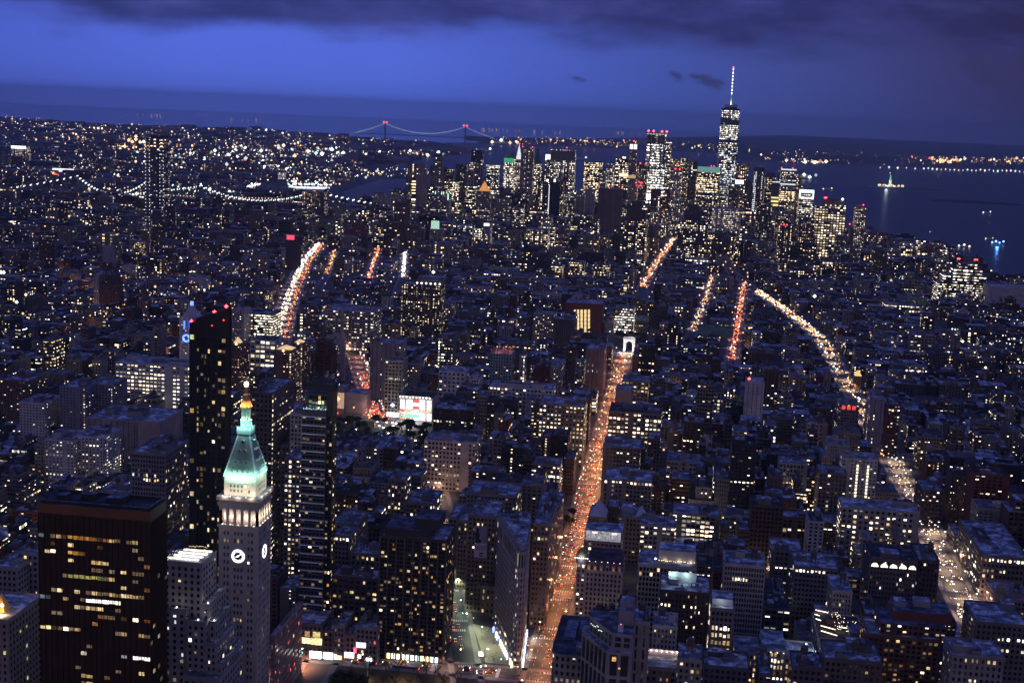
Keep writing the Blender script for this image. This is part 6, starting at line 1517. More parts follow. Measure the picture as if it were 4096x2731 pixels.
# Two Bridges tower, under construction, with work lights up its edges
D = K('tall isolated glass tower with dotted white edges and orange top, far left', 'A', 975, 1100, 345, 3500, 45, (.09, .09, .14, .6), 'band', .10, .9, .6)
w = D['x1'] - D['x0']
b = MB(tuple(D['root'].location)); b.box(D['x0'] + w * .05, D['x1'] - w * .05, 3503, 3540, D['h'], D['h'] + 34, (.12, .07, .06, 0), (9, 9, .6, .5, .35, 1.3, .1, .4)); b.box(D['x0'] + w * .25, D['x1'], 3506, 3530, D['h'] + 34, D['h'] + 42, (.07, .05, .06, 0)); b.build('unfinished_floors', CITY, D['root'])
b = MB(tuple(D['root'].location))
for t in (.03, .24, .80, .985):
    for k in range(26): b.octa((D['x0'] + t * w, 3498.5, D['h'] + 30 - k * 9.4), 1.5 if rnd.random() < .8 else .9, (.9, .95, 1, 1.4))
b.build('hoist_lights', GLOW, D['root'])
topper(D, 'dark_bay', [(.66, .82, -.5, 0, -230, 0)], (.02, .02, .03, 0))
D2 = K('dark apartment tower dotted with small windows, left of the river bridge', 'A', 2030, 2178, 620, 3900, 40, (.075, .06, .065, 0), 'apt', .5, .9, .3, name='river_tower'); reds(D2, (.55,), 4, 3, 2.5)
D = K('plain pale slab with narrow bright yellow left edge, left of skyline', 'B', 615, 688, 503, 4290, 60, (.23, .19, .21, 0), 'none', 0)
topper(D, 'fin_columns', [(.12 + .2 * k, .18 + .2 * k, -2.5, 0, -170, 0) for k in range(5)], (.30, .25, .28, 0))
b = MB(tuple(D['root'].location)); w = D['x1'] - D['x0']
b.box(D['x0'] - w * .46, D['x0'] - w * .02, 4292, 4345, 0, D['h'] - 18, (.05, .05, .05, 0), (12, 10, .8, .5, .9, 1.6, .15, .3)); b.build('lit_side_wing', CITY, D['root'])
D = K('wide stone block with small green lit turrets, left of gold pyramid', 'B', 705, 832, 640, 4150, 60, (.15, .135, .16, 0), 'pair', .12, .8)
topper(D, 'turret', [(.2, .36, 5, 15, 0, 14)], (.2, .2, .22, 0)); topper(D, 'turret', [(.55, .8, 5, 15, 0, 14)], (.2, .2, .22, 0))
topper(D, 'lit_turret_windows', [(.25, .3, 4, 4.8, 2, 11), (.58, .63, 4, 4.8, 2, 11), (.68, .73, 4, 4.8, 2, 11), (.93, 1.0, -1, -.5, -14, 6)], (.5, 1, .75, 1.4), True)
K('dark block with dense yellow-white windows behind the stone block', 'B', 805, 890, 550, 4750, 45, 'dark', 'band', .6, 1.4, .35)
D = K('tall dark tower with mast left of the gold pyramid', 'B', 880, 950, 435, 5000, 45, 'dark', 'apt', .25, 1, .4); topper(D, 'mast', [(.9, .94, 5, 7, 0, 30)], (.2, .2, .2, 0))
K('dark tower with white lit stripes just left of the gold pyramid', 'B', 940, 1013, 580, 4400, 40, 'dark', 'band', .5, 1.5, .55)
D = K('stone courthouse tower topped by a glowing gold pyramid', 'B', 1015, 1112, 640, 4010, 45, (.20, .17, .17, 0), 'pair', .1, .8, name='courthouse_tower')
w, cx_ = D['x1'] - D['x0'], (D['x0'] + D['x1']) / 2; zp = float(aty('B', 1064, 545, 4020)[2])
b = MB(tuple(D['root'].location)); b.box(cx_ - w * .38, cx_ + w * .38, 4013, 4013 + w * .76, D['h'], D['h'] + 12, (.3, .25, .22, 0), (8, 12, .4, .7, .4, .8, .1, .2)); b.build('upper_colonnade', CITY, D['root'])
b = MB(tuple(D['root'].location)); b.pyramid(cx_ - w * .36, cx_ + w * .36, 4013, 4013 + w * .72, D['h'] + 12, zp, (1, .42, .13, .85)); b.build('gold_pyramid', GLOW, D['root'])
K('dark tower with dense white windows on the water, behind gold pyramid', 'B', 1082, 1165, 437, 5300, 45, 'dark', 'band', .45, 1.5, .7)
D = K('tower with green lit mansard top left of the white-spired tower', 'B', 1203, 1270, 398, 5250, 45, (.08, .08, .10, 0), 'band', .75, 1.5, .5)
topper(D, 'green_crown', [(0.02, .98, -.8, .2, -12, 4)], (.1, .9, .5, .5), True); topper(D, 'mansard_roof', [(.1, .9, 4, 30, 0, 22)], (.07, .15, .13, 0))
D = K('slender tower ending in a floodlit white spire', 'B', 1278, 1322, 400, 5150, 35, (.3, .26, .24, 0), 'pair', .5, 1.2, .4)
w, cx_ = D['x1'] - D['x0'], (D['x0'] + D['x1']) / 2; zsp = float(aty('B', 1301, 302, 5165)[2])
b = MB(tuple(D['root'].location)); z = D['h']
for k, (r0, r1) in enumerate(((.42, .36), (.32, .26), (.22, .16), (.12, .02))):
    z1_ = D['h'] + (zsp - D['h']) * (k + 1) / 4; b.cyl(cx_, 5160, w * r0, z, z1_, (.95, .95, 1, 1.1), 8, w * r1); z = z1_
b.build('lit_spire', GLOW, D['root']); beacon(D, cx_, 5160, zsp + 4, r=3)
D = K('tall rippled steel apartment tower in the middle of the skyline', 'B', 1320, 1402, 322, 4470, 40, (.15, .14, .15, .3), 'apt', .42, 1.2, .4, name='rippled_tower'); reds(D, (.1, .9), 3, 4, 2.5)
topper(D, 'folded_bay', [(.0, .22, -4, 0, -250, -6), (.42, .6, -4, 0, -255, -2), (.8, .97, -4, 0, -230, -10)], (.17, .16, .17, .3))
D = K('dark tower with sloped pyramid roof right of the rippled tower', 'B', 1400, 1448, 430, 4800, 40, 'dark', 'band', .4, 1.2, .5)
b = MB(tuple(D['root'].location)); b.pyramid(D['x0'], D['x1'], D['y0'], D['y0'] + 40, D['h'], D['h'] + 60, (.07, .09, .09, 0), .05); b.build('pyramid_roof', CITY, D['root'])
D = K('narrow dark tower with very bright white top floors', 'B', 1482, 1517, 385, 4950, 40, 'dark', 'band', .4, 1.4, .6); topper(D, 'bright_top', [(0, 1, -1, -.3, -8, 10)], (1, .98, .95, 2), True)
D = K('broad office tower with tall pale piers and greenish lit floors', 'B', 1517, 1683, 335, 4930, 50, (.16, .16, .17, 0), 'piers', .6, 1.3, .65); reds(D, (.65,), 8, 4, 3)
topper(D, 'dark_top', [(0.01, .99, -1, -.4, -38, -2)], (.09, .09, .1, 0))
D = K('wide black federal slab with one bright vertical line', 'B', 1432, 1600, 553, 4050, 40, 'dark', 'band', .22, 1.1, .5)
topper(D, 'light_line', [(.445, .475, -1.2, -.4, -150, -8)], (.95, .95, 1, 1.2), True); topper(D, 'roof_light', [(.33, .4, 6, 9, 0, 8), (.62, .68, 6, 9, 0, 9)], (1, 1, .95, 3), True)
topper(D, 'dark_bay', [(.48, .9, -.9, -.2, -150, 0)], (.02, .02, .025, 0))
K('grey mid tower with dim windows right of the black federal slab', 'B', 1594, 1683, 636, 4200, 40, (.13, .12, .14, 0), 'apt', .35, .9, .4)
K('pale tower with small pointed gables, middle of skyline', 'B', 1688, 1745, 628, 4150, 40, (.2, .17, .18, 0), 'pair', .12, .7)
K('pale plain tower beside the windowless slab', 'B', 1745, 1812, 605, 4380, 40, (.25, .21, .24, 0), 'slit', .06, .7)
K('black office tower with bright yellow floors near the water', 'B', 1743, 1862, 420, 4800, 50, 'black', 'band', .55, 1.8, .25)
D = K('thin pale tower with pointed mast, left of pale twin', 'B', 1846, 1890, 470, 4650, 35, (.24, .22, .25, 0), 'pair', .35, 1, .5); topper(D, 'mast', [(.45, .5, 5, 6.5, 0, 45)], (.15, .2, .2, 0))
K('thin pale tower with bright right edge', 'B', 1893, 1945, 428, 4700, 35, (.22, .2, .24, 0), 'pair', .4, 1, .6)
D = K('dark tower with very bright yellow-white band near top', 'B', 1955, 2042, 395, 4600, 45, 'dark', 'band', .4, 1.5, .3); topper(D, 'bright_band', [(.32, 1, -1, -.3, -60, -50)], (1, .85, .5, 2.2), True); topper(D, 'roof_light', [(.5, .75, 4, 8, 0, 6)], (1, .9, .6, 3), True)
D = K('slim limestone tower with glowing white crown', 'B', 2046, 2098, 335, 4426, 35, (.20, .17, .17, 0), 'pair', .18, .9, .2, name='crowned_tower')
topper(D, 'lit_crown', [(.05, .42, -.5, .3, 2, 17), (.55, .95, -.5, .3, 2, 17)], (1, .88, .66, 2.6), True); topper(D, 'crown_wall', [(.02, .98, .4, 30, 0, 20)], (.3, .27, .25, 0)); topper(D, 'lit_cornice', [(0, 1, -1, -.3, -92, -82)], (1, .7, .35, .6), True); reds(D, (.5,), 28, 6, 3)
D = K('dark tower with scattered red lamps left of the white glowing tower', 'B', 2092, 2168, 435, 4520, 40, (.07, .055, .06, 0), 'apt', .35, .9, .3); reds(D, (.35, .85), 4, 6, 3)
b = MB(tuple(D['root'].location))
for k in range(12): b.octa((D['x0'] + (D['x1'] - D['x0']) * (.05 + .6 * rnd.random()), D['y0'] - 2, D['h'] - 55 - 22 * rnd.random()), 2.4, (1, .1, .15, 2))
b.build('red_work_lamps', GLOW, D['root'])
D = K('broad windowless grey telephone slab with vertical ribs', 'B', 1838, 1998, 600, 3924, 50, (.11, .085, .09, 0), 'none', 0, name='windowless_slab', yb=905); reds(D, (.02, .45, .98), 4, 4, 2.4)
topper(D, 'rib', [(0, .12, -3, 0, -160, 3)], (.13, .10, .105, 0)); topper(D, 'rib', [(.3, .42, -3, 0, -160, 3)], (.13, .10, .105, 0)); topper(D, 'rib', [(.6, .72, -3, 0, -160, 3)], (.13, .10, .105, 0)); topper(D, 'rib', [(.88, 1.0, -3, 0, -160, 3)], (.13, .10, .105, 0))
topper(D, 'painted_street_glow', [(0, 1, -3.6, -3.1, -168, -150)], (.3, .27, .22, 0))  # paler sheet at the foot, street glow put into its colour
# 3 WTC: very bright, floors lit from top to bottom, red lamps on the roof
D = K('very bright unfinished tower glowing white on every floor with red roof lamps', 'S', 180, 335, 640, 4706, 55, (.10, .10, .11, 0), 'band', .9, 1.7, .7, name='glowing_tower',
      bands=((0, .17, .25, 1, .5), (.17, .245, None, 0, 0), (.245, .255, .2, 1, .5), (.255, .40, 2.5, 1.6, .85), (.40, .415, .1, 1, .5), (.415, .63, 2.2, 1.3, .9), (.63, .65, .1, 1, .5), (.65, .90, 2.2, 1.3, .9), (.90, 1.0, .05, 1, .5)), st=(5, 9, .92, .55, 1, 1.5, .7, .5))
topper(D, 'bright_floor', [(0, 1, -1, -.3, -222, -205)], (1, .98, .92, 2.6), True)
topper(D, 'steel_crown', [(.0, 1, 2, 50, 0, 5)], (.2, .17, .16, 0)); reds(D, (0.05, .32, .75, 1.0), 11, 10, 4.2)
b = MB(tuple(D['root'].location)); w = D['x1'] - D['x0']
for t in (0.0, .22, .5, .78, 1.0): b.box(D['x0'] + t * w - 1, D['x0'] + t * w + 1, 4704.6, 4705.6, 0, D['h'], (.3, .3, .3, 0))
b.build('steel_column_frame', CITY, D['root'])
b = MB(tuple(D['root'].location))
for k in range(60): b.octa((D['x0'] + w * rnd.random(), 4704, 60 + (D['h'] - 90) * rnd.random()), 1.5, (1, 1, 1, 3))
for t in np.linspace(0, 1, 14): b.octa((D['x0'] + t * w, 4703, D['h'] + 1), 1.4, (1, .9, .7, 2))
b.build('work_lights', GLOW, D['root'])
K('dark tower with white floors hidden behind the white glowing tower', 'S', 322, 375, 700, 4850, 45, 'dark', 'band', .5, 1.4, .6)
D = K('pale slim tower with two red lamps right of the white glowing tower', 'S', 375, 460, 930, 4430, 40, (.26, .25, .26, 0), 'pair', .35, 1.1, .5); reds(D, (.35, .75), 5, 6, 3)
K('dark glass tower with yellowish lit right edge', 'S', 447, 518, 830, 4750, 40, 'dark', 'apt', .5, 1.1, .25)
D = K('glass office tower with pale green top and yellow floors', 'S', 585, 765, 905, 4486, 50, (.07, .08, .09, .5), 'band', .5, 1.3, .35, bands=((0, .45, .4, 1.3, .4), (.45, .62, .35, 1.3, .5), (.62, .66, 1.0, 1.4, .6), (.66, .80, .9, 1.7, .15), (.80, .93, .6, 1.5, .2), (.93, 1, .3, .8, .9)))
topper(D, 'green_top', [(0, 1, -1, -.3, -16, 2)], (.35, .75, .7, .45), True); reds(D, (.6, .72), 5, 4, 2.5)
# One: chamfered tower with mast
c = aty('S', 852, 430, 4566); cx_, cy_ = c[0], 4566 + 31
O = thing('spired_glass_tower', 'tallest glass skyscraper with tapering chamfered sides and white lit mast', 'skyscraper', (cx_, cy_, 0)); LO = tuple(O.location)
Hh = c[2]; z0 = 18
Bq = [(-31, -31), (31, -31), (31, 31), (-31, 31)]; Tq = [(0, -31), (31, 0), (0, 31), (-31, 0)]
def sect(t):
    P = []
    for i in range(4):
        A, Tt, B2 = Bq[i], Tq[i], Bq[(i + 1) % 4]
        P.append(tuple(cx_ * (k == 0) + cy_ * (k == 1) + A[k] * (1 - t) + Tt[k] * t for k in (0, 1)))
        P.append(tuple(cx_ * (k == 0) + cy_ * (k == 1) + B2[k] * (1 - t) + Tt[k] * t for k in (0, 1)))
    return P
bandsO = [(0, .10, .35, .8, .35), (.10, .20, .55, .9, .45), (.20, .24, 1.3, 1.6, .25), (.24, .36, .8, .45, 1.0), (.36, .46, .7, .7, .95), (.46, .62, .55, 1.0, .75), (.62, .72, .6, 1.1, .8), (.72, .74, .1, .5, .7), (.74, .865, 2.6, 1.25, .85), (.865, .92, 0.02, .5, .5), (.92, .985, 2.6, 1.2, .85), (.985, 1, 0, 0, 0)]
b = MB(LO); b.box(cx_ - 31, cx_ + 31, cy_ - 31, cy_ + 31, 0, z0, (.3, .32, .33, 0)); b.build('podium', CITY, O)
b = MB(LO)
for (a_, e_, lit, bri, tint) in bandsO:
    zA, zB = z0 + (Hh - z0) * a_, z0 + (Hh - z0) * e_
    PA, PB = sect(a_), sect(min(e_, .999))
    for i in range(8):
        j = (i + 1) % 8
        pa, pb, qb, qa = PA[i], PA[j], PB[j], PB[i]
        La = math.hypot(pb[0] - pa[0], pb[1] - pa[1]); Lb = math.hypot(qb[0] - qa[0], qb[1] - qa[1])
        b.face([(*pa, zA), (*pb, zA), (*qb, zB), (*qa, zB)], (.10, .13, .20, .8), [(-La / 2, 0), (La / 2, 0), (Lb / 2, zB - zA), (-Lb / 2, zB - zA)], (4.0, max(5.5, (zB - zA) / max(1, round((zB - zA) / 6.5))), .86, .52), (lit, bri, tint, .1 + a_ + .01 * i))
b.face([(*p, Hh) for p in sect(.999)], (.08, .08, .1, 0)); b.build('wall', CITY, O)
b = MB(LO)
for k in range(26): b.octa((cx_ - 26 + 52 * rnd.random(), cy_ - 33, z0 + (Hh - z0) * (.36 + .3 * rnd.random())), 1.7, rnd.choice(((.5, .6, 1, 3), (1, 1, 1, 3), (.9, .95, 1, 2))))
b.build('work_lights', GLOW, O)
b = MB(LO); b.cyl(cx_, cy_, 21, Hh, Hh + 5, (.05, .05, .06, 0), 16); b.cyl(cx_, cy_, 21, Hh + 9, Hh + 12, (.06, .06, .07, 0), 16)
for k in range(12): b.bar((cx_ + 20 * math.cos(k * .5236), cy_ + 20 * math.sin(k * .5236), Hh + 5), (cx_ + 20 * math.cos(k * .5236), cy_ + 20 * math.sin(k * .5236), Hh + 9), 1.2, (.05, .05, .06, 0))
b.build('mast_ring', CITY, O)
ztip = float(aty('S', 876, 105, cy_)[2])
b = MB(LO); b.cyl(cx_, cy_, 4, Hh, Hh + 42, (.35, .4, .3, 0), 8, 1.6); b.cyl(cx_, cy_, 1.6, Hh + 42, ztip, (.3, .3, .32, 0), 8, .8); b.build('mast', CITY, O)
for k in range(8):
    z = Hh + 46 + (ztip - Hh - 50) * k / 7.4
    b = MB(LO); b.box(cx_ - 1.9, cx_ + 1.9, cy_ - 1.9, cy_ + 1.9, z, z + 6.5, (.9, .9, 1, 2.6)); b.build('mast_light', GLOW, O)
b = MB(LO); b.octa((cx_, cy_, ztip + 2), 2.6, (1, .1, .15, 5)); b.build('beacon', GLOW, O)
pt_light('mast_uplight', (cx_ - 4, cy_ - 9, Hh + 13), (.8, 1, .6), 60000, O, 2)
FP.append((cx_ - 31, cx_ + 31, cy_ - 31, cy_ + 31, Hh))
D = K('tower with bright white top band right of the tallest tower', 'S', 888, 955, 1005, 4640, 40, (.12, .10, .11, 0), 'pair', .3, 1, .3); topper(D, 'bright_band', [(0, 1, -1, -.3, -14, 0)], (.8, .88, 1, 2.4), True); reds(D, (.55,), 10, 5, 2.5)
K('dark brick tower below the tallest tower with orange lit edges', 'S', 835, 912, 1078, 4400, 40, (.10, .07, .07, 0), 'pair', .15, .9, .2)
D = K('wide curved office of pale horizontal stripes below the tallest tower', 'S', 705, 950, 1240, 4050, 45, (.30, .29, .33, 0), 'band', .5, .55, .6, roof='blue'); topper(D, 'roof_screen', [(.5, .68, 8, 30, 0, 12)], (.3, .3, .35, 0))
D = K('slim black tower with dotted white left edge, right of the tallest', 'S', 1040, 1127, 910, 4350, 40, 'dark', 'pair', .1, 1, .6)
b = MB(tuple(D['root'].location)); w = D['x1'] - D['x0']
for k in range(34):
    for t in (.08, .2): b.octa((D['x0'] + t * w, D['y0'] - 1.5, D['h'] - 14 - k * 6.2), 2.1, (.85, .95, 1, 1.6 if rnd.random() < .8 else .2))
    if k < 16 and rnd.random() < .8: b.octa((D['x0'] + .78 * w, D['y0'] - 1.5, D['h'] - 14 - k * 6.2), 1.8, (1, .6, .6, 1.4) if k > 9 else (.85, .95, 1, 1.4))
b.build('edge_lights', GLOW, D['root'])
D = K('dark domed office tower behind the yellow-banded tower', 'S', 1128, 1215, 985, 4700, 45, (.06, .055, .07, 0), 'band', .4, .9, .3); b = MB(tuple(D['root'].location)); b.cyl((D['x0'] + D['x1']) / 2, 4722, 20, D['h'], D['h'] + 16, (.05, .06, .07, 0), 14, 12); b.build('dome', CITY, D['root'])
D = K('broad curved bank tower with bright yellow band across its middle', 'S', 1255, 1380, 925, 4456, 50, (.17, .15, .15, .2), 'band', .35, .8, .35, bands=((0, .5, .5, .7, .3), (.5, .56, .5, .8, .3), (.56, .70, 2.6, 1.9, .12), (.70, .84, .3, .7, .3), (.84, .86, 2, 1.5, .8), (.86, 1, .35, .6, .7)))
topper(D, 'side_wing', [(-.5, 0, 4, 44, -140, -40)], (.10, .10, .11, .2)); topper(D, 'wing_yellow_floor', [(-.5, -.02, 3.2, 3.8, -118, -112), (-.5, -.02, 3.2, 3.8, -106, -100), (-.5, -.02, 3.2, 3.8, -94, -89)], (1, .78, .28, 1.5), True)
topper(D, 'roof_line', [(0, 1, -1, -.3, -1, 3), (0, 1, -1, -.3, -48, -44), (-.5, 0, 3, 3.6, -42, -39)], (.75, .85, 1, 1.3), True); reds(D, (.03, .75), 6, 5, 2.6)
D = K('grey office tower with cold white lit crown frame', 'S', 1400, 1520, 1120, 4300, 45, (.13, .12, .13, 0), 'band', .5, 1.2, .6); topper(D, 'lit_crown', [(0, 1, -1, -.2, 4, 14), (0, .1, -1, -.2, -12, 4), (.9, 1, -1, -.2, -12, 4), (.1, .9, -1, -.2, -14, -9)], (.75, .9, 1, 2), True); topper(D, 'crown_frame', [(.04, .96, 0, 40, 0, 14)], (.15, .15, .17, 0))
D = K('broad stone office with dense grid of warm windows by the river', 'S', 1540, 1780, 1218, 3950, 55, (.19, .16, .14, 0), 'loft', .9, st=(8.5, 7.4, .62, .52, .95, 1.3, .3, .2)); topper(D, 'penthouse', [(.24, .92, 6, 40, 0, 20)], (.14, .12, .13, 0)); topper(D, 'roof_lamps', [(.3 + .16 * k, .34 + .16 * k, 3, 4.5, -1, 4) for k in range(5)], (1, .8, .5, 2), True); reds(D, (.26, .3), 24, 8, 3)
b = MB(tuple(D['root'].location)); b.octa((D['x1'] - 12, D['y0'] + 3, D['h'] + 22), 4, (.8, .75, 1, 5)); b.build('roof_floodlight', GLOW, D['root'])
D = K('stepped riverside tower with pinkish windows, rightmost of the skyline', 'S', 1855, 1942, 1228, 3900, 40, (.14, .115, .115, 0), 'apt', .6, 1.2, .35); topper(D, 'side_tier', [(-.35, 0, 2, 36, -200, -60), (1, 1.32, 2, 36, -200, -75)], (.13, .11, .11, 0)); topper(D, 'roof_wedge', [(.1, .6, 4, 24, 0, 7)], (.3, .25, .3, 0)); reds(D, (.7,), 8, 6, 2.6); beacon(D, D['x0'] - 12, 3905, D['h'] - 48, s=6, r=2.6)
K('dark apartment tower in front of the dotted black tower', 'S', 1062, 1188, 1195, 3850, 40, (.06, .055, .065, 0), 'apt', .3, .9, .4)
K('dark block with sparse lights between yellow-banded tower and river', 'S', 1215, 1330, 1300, 3800, 40, (.06, .055, .06, 0), 'apt', .35, 1, .35)
K('brown brick riverside block with small lit windows', 'S', 1400, 1530, 1315, 3780, 40, (.11, .085, .08, 0), 'apt', .35, 1, .3)
D = K('dark spiky apartment tower with red lamps in front of the skyline', 'S', 1235, 1345, 1375, 3450, 40, (.06, .05, .055, 0), 'apt', .45, 1.1, .25); reds(D, (.2, .4, .6), 3, 5, 2)
D = K('massive stepped brown brick block with bright window groups, centre right', 'B', 2005, 2170, 800, 3450, 60, (.085, .062, .058, 0), 'loft', .35, 1.5, .45, name='telephone_building')
topper(D, 'upper_block', [(.12, .9, 6, 55, 0, 22)], (.085, .062, .058, 0)); topper(D, 'upper_block', [(.3, .7, 12, 48, 22, 44)], (.085, .062, .058, 0))
K('brown block full of scattered windows beside the orange avenue', 'S', 195, 435, 1270, 4480, 50, (.12, .10, .095, 0), 'apt', .6, 1.1, .4)
D = K('dark stepped loft with bright windows right of the orange avenue', 'S', 430, 650, 1330, 3550, 60, (.06, .05, .055, 0), 'loft', .4, 1.4, .5); topper(D, 'upper_block', [(.2, .8, 8, 50, 0, 22)], (.06, .05, .055, 0)); topper(D, 'upper_block', [(.35, .6, 12, 40, 22, 40)], (.06, .05, .055, 0))
K('green-lit court block in front of gold pyramid tower', 'B', 860, 990, 845, 3750, 45, (.09, .11, .13, 0), 'piers', .25, .8, .9)
D = K('small round-topped building with pale green lit cupola', 'B', 700, 790, 870, 3600, 35, (.22, .2, .2, 0), 'pair', .1); b = MB(tuple(D['root'].location)); xc = float(aty('B', 737, 840, 3605)[0]); b.cyl(xc, 3612, 12, D['h'], D['h'] + 22, (.6, 1, .8, .8), 14, 11); b.build('lit_cupola', GLOW, D['root'])
D = K('slim purple-grey tower with bright lamp on top below gold pyramid', 'B', 1062, 1112, 850, 3500, 35, (.25, .22, .26, 0), 'pair', .3, 1, .5); topper(D, 'roof_lamp', [(.1, .8, 1, 5, 0, 8)], (1, .95, .9, 2.2), True)
K('brown brick tower below the black federal slab', 'B', 1558, 1640, 850, 3500, 40, (.15, .11, .105, 0), 'apt', .15, 1, .3)
K('low block with warm white windows below the black federal slab', 'B', 1340, 1500, 870, 3550, 45, (.14, .12, .12, 0), 'loft', .5, 1.4, .35)
K('dark office with broad lit rows, lower centre of skyline', 'B', 1130, 1200, 860, 3650, 40, (.07, .06, .07, 0), 'loft', .2, 1, .35)
K('pale office below the gold pyramid tower with even lit windows', 'B', 1125, 1245, 670, 4250, 40, (.19, .17, .17, 0), 'pair', .15, 1, .35)
K('broad dim office right of the pale one, lower centre of skyline', 'B', 1262, 1332, 730, 4150, 40, (.15, .13, .13, 0), 'band', .35, 1, .45)
# Brooklyn's downtown
K('tower with bright white crown band far left', 'A', 75, 175, 320, 6600, 50, (.10, .09, .12, 0), 'apt', .6, 1.2, .35); topper(dict(root=[o for o in bpy.data.objects if o.name.startswith('downtown_tower')][-1], x0=FP[-1][0], x1=FP[-1][1], y0=6600, h=FP[-1][4]), 'crown_light', [(0, 1, -1, -.3, -6, 8)], (1, 1, 1, 2.4), True)
D = K('far block with big glowing white rectangular top', 'A', 352, 478, 515, 6000, 40, (.12, .1, .11, 0), 'loft', .1); topper(D, 'glowing_hall', [(0, 1, 0, 30, 0, 36)], (1, .97, 1, 1.5), True); topper(D, 'roof_lamps', [(.1 + .2 * k, .16 + .2 * k, -2, 0, -22, -12) for k in range(5)], (1, .95, .85, 3), True)
K('dark far tower left of the dotted isolated tower', 'A', 568, 640, 330, 6700, 45, (.06, .055, .07, 0), 'apt', .15, .9)
K('dark far block with pale lower right windows', 'A', 645, 755, 400, 6400, 60, (.05, .045, .06, 0), 'apt', .12, .8)
K('far pale office striped with white windows at the left edge', 'A', 38, 138, 625, 5300, 45, (.2, .2, .22, 0), 'band', .9, 1.3, .65)
K('slim dark far tower beside the bridge', 'A', 250, 305, 470, 6200, 45, (.06, .05, .06, 0), 'apt', .15, .8)
K('white lit slab by the far docks', 'A', 1868, 1910, 490, 6300, 30, (.3, .3, .32, 0), 'apt', 1.5, 1.3, .8)
K('yellow-lit block in the left rooftops', 'A', 682, 760, 898, 3000, 35, (.16, .13, .06, 0), 'loft', 1.0, st=(9, 8, .6, .6, 1.1, 1.5, .1, .2), name='lit_block', cat='apartment building')
K('apartment tower with orange lit left edge, left rooftops', 'A', 897, 948, 955, 2800, 30, (.2, .12, .09, 0), 'apt', .4, 1, .1, name='lit_block', cat='apartment building')
D = K('dark tower capped by a red glowing sign beside the bright avenue', 'A', 1920, 2000, 915, 2950, 30, (.05, .045, .05, 0), 'none', 0, name='red_topped_tower', cat='apartment tower'); topper(D, 'red_sign', [(.1, .72, -1, -.2, -8, 2)], (1, .06, .1, 2.2), True)
# ================================================================= THE OTHER BUILDINGS, BLOCK BY BLOCK
r8 = random.Random(31)
# ground that stays in sight: stretches of street seen in the photograph
def kvline(pts, n=10, fr='Z'):
    for (a, c) in zip(pts, pts[1:]):
        for k in range(n):
            t = k / n; p = atz(fr, a[0] + (c[0] - a[0]) * t, a[1] + (c[1] - a[1]) * t); KV.append((p[0], p[1], 1.0))
kvline([(680, 1520), (1000, 1550)]); kvline([(1065, 1520), (1040, 1330)]); kvline([(800, 1000), (960, 1000)]); kvline([(800, 965), (985, 965)])
KVR = {'fifth_avenue_road': (640, 2150, .42), 'sixth_avenue_road': (975, 3040, .45), 'bowery_road': (2054, 3560, .45), 'fourth_avenue_road': (1560, 1960, .5), 'macdougal_street_road': (2110, 3190, .4),
       'thompson_street_road': (2380, 3340, .4), 'broadway_lower_road': (3001, 4300, .4), 'lafayette_street_road': (2900, 3450, .4), 'mulberry_street_road': (2870, 3520, .4), 'mott_street_road': (2880, 3400, .3), 'broadway_road': (860, 1010, .4)}
for nm, pts, w in ROADS:
    if nm in KVR:
        y0, y1, f = KVR[nm]
        for yy in np.arange(y0, y1, 14):
            xx = float(np.interp(yy, [p[1] for p in pts], [p[0] for p in pts]))
            for s_ in (-1, 0, 1): KV.append((xx + s_ * f * w, float(yy), 1.0))
KVA = np.array(KV)
def max_height(x0, x1, y0, y1):
    """highest roof that leaves the listed places in sight from the tower"""
    P = KVA
    m = P[:, 1] > y0
    if not m.any(): return 999
    P = P[m]
    with np.errstate(divide='ignore', invalid='ignore'):
        ta, tb = y0 / P[:, 1], np.minimum(1, y1 / P[:, 1])
        dx = P[:, 0]
        tx0, tx1 = (x0 - 1) / dx, (x1 + 1) / dx
        lo, hi = np.minimum(tx0, tx1), np.maximum(tx0, tx1)
        s, e = np.maximum(ta, lo), np.minimum(tb, hi)
    ok = (e > s) & (s < 1)
    if not ok.any(): return 999
    zz = EYE + (P[ok, 2] - EYE) * e[ok]
    return float(zz.min()) - .5
rsegs = []
for nm, pts, w in ROADS:
    if nm.startswith('cross_street'): continue
    for a, c in zip(pts, pts[1:]): rsegs.append((*a, *c, w / 2))
RS = np.array(rsegs)
def hits_road(x0, x1, y0, y1):
    cx_, cy_ = (x0 + x1) / 2, (y0 + y1) / 2
    for px_, py_ in ((x0, y0), (x1, y0), (x1, y1), (x0, y1), (cx_, cy_), (cx_, y0), (cx_, y1), (x0, cy_), (x1, cy_)):
        d = RS[:, 2:4] - RS[:, 0:2]
        t = ((px_ - RS[:, 0]) * d[:, 0] + (py_ - RS[:, 1]) * d[:, 1]) / (d ** 2).sum(1)
        t = np.clip(t, 0, 1)
        q = np.hypot(px_ - RS[:, 0] - t * d[:, 0], py_ - RS[:, 1] - t * d[:, 1])
        if (q < RS[:, 4]).any(): return True
    return False
def in_poly(x, y, P):
    c = False; j = len(P) - 1
    for i in range(len(P)):
        if (P[i][1] > y) != (P[j][1] > y) and x < (P[j][0] - P[i][0]) * (y - P[i][1]) / (P[j][1] - P[i][1]) + P[i][0]: c = not c
        j = i
    return c
HF = np.array(FP)
def overlaps(x0, x1, y0, y1):
    return bool(((HF[:, 0] < x1 + .5) & (HF[:, 1] > x0 - .5) & (HF[:, 2] < y1 + .5) & (HF[:, 3] > y0 - .5)).any() or any(a < x1 and c > x0 and d < y1 and e > y0 for a, c, d, e in PARKS_R))
PALN = ['brown', 'tan', 'grey', 'dark', 'pale', 'red', 'beige', 'slate', 'stone', 'brown', 'slate', 'dark', 'stone', 'brown']
LOTS = []
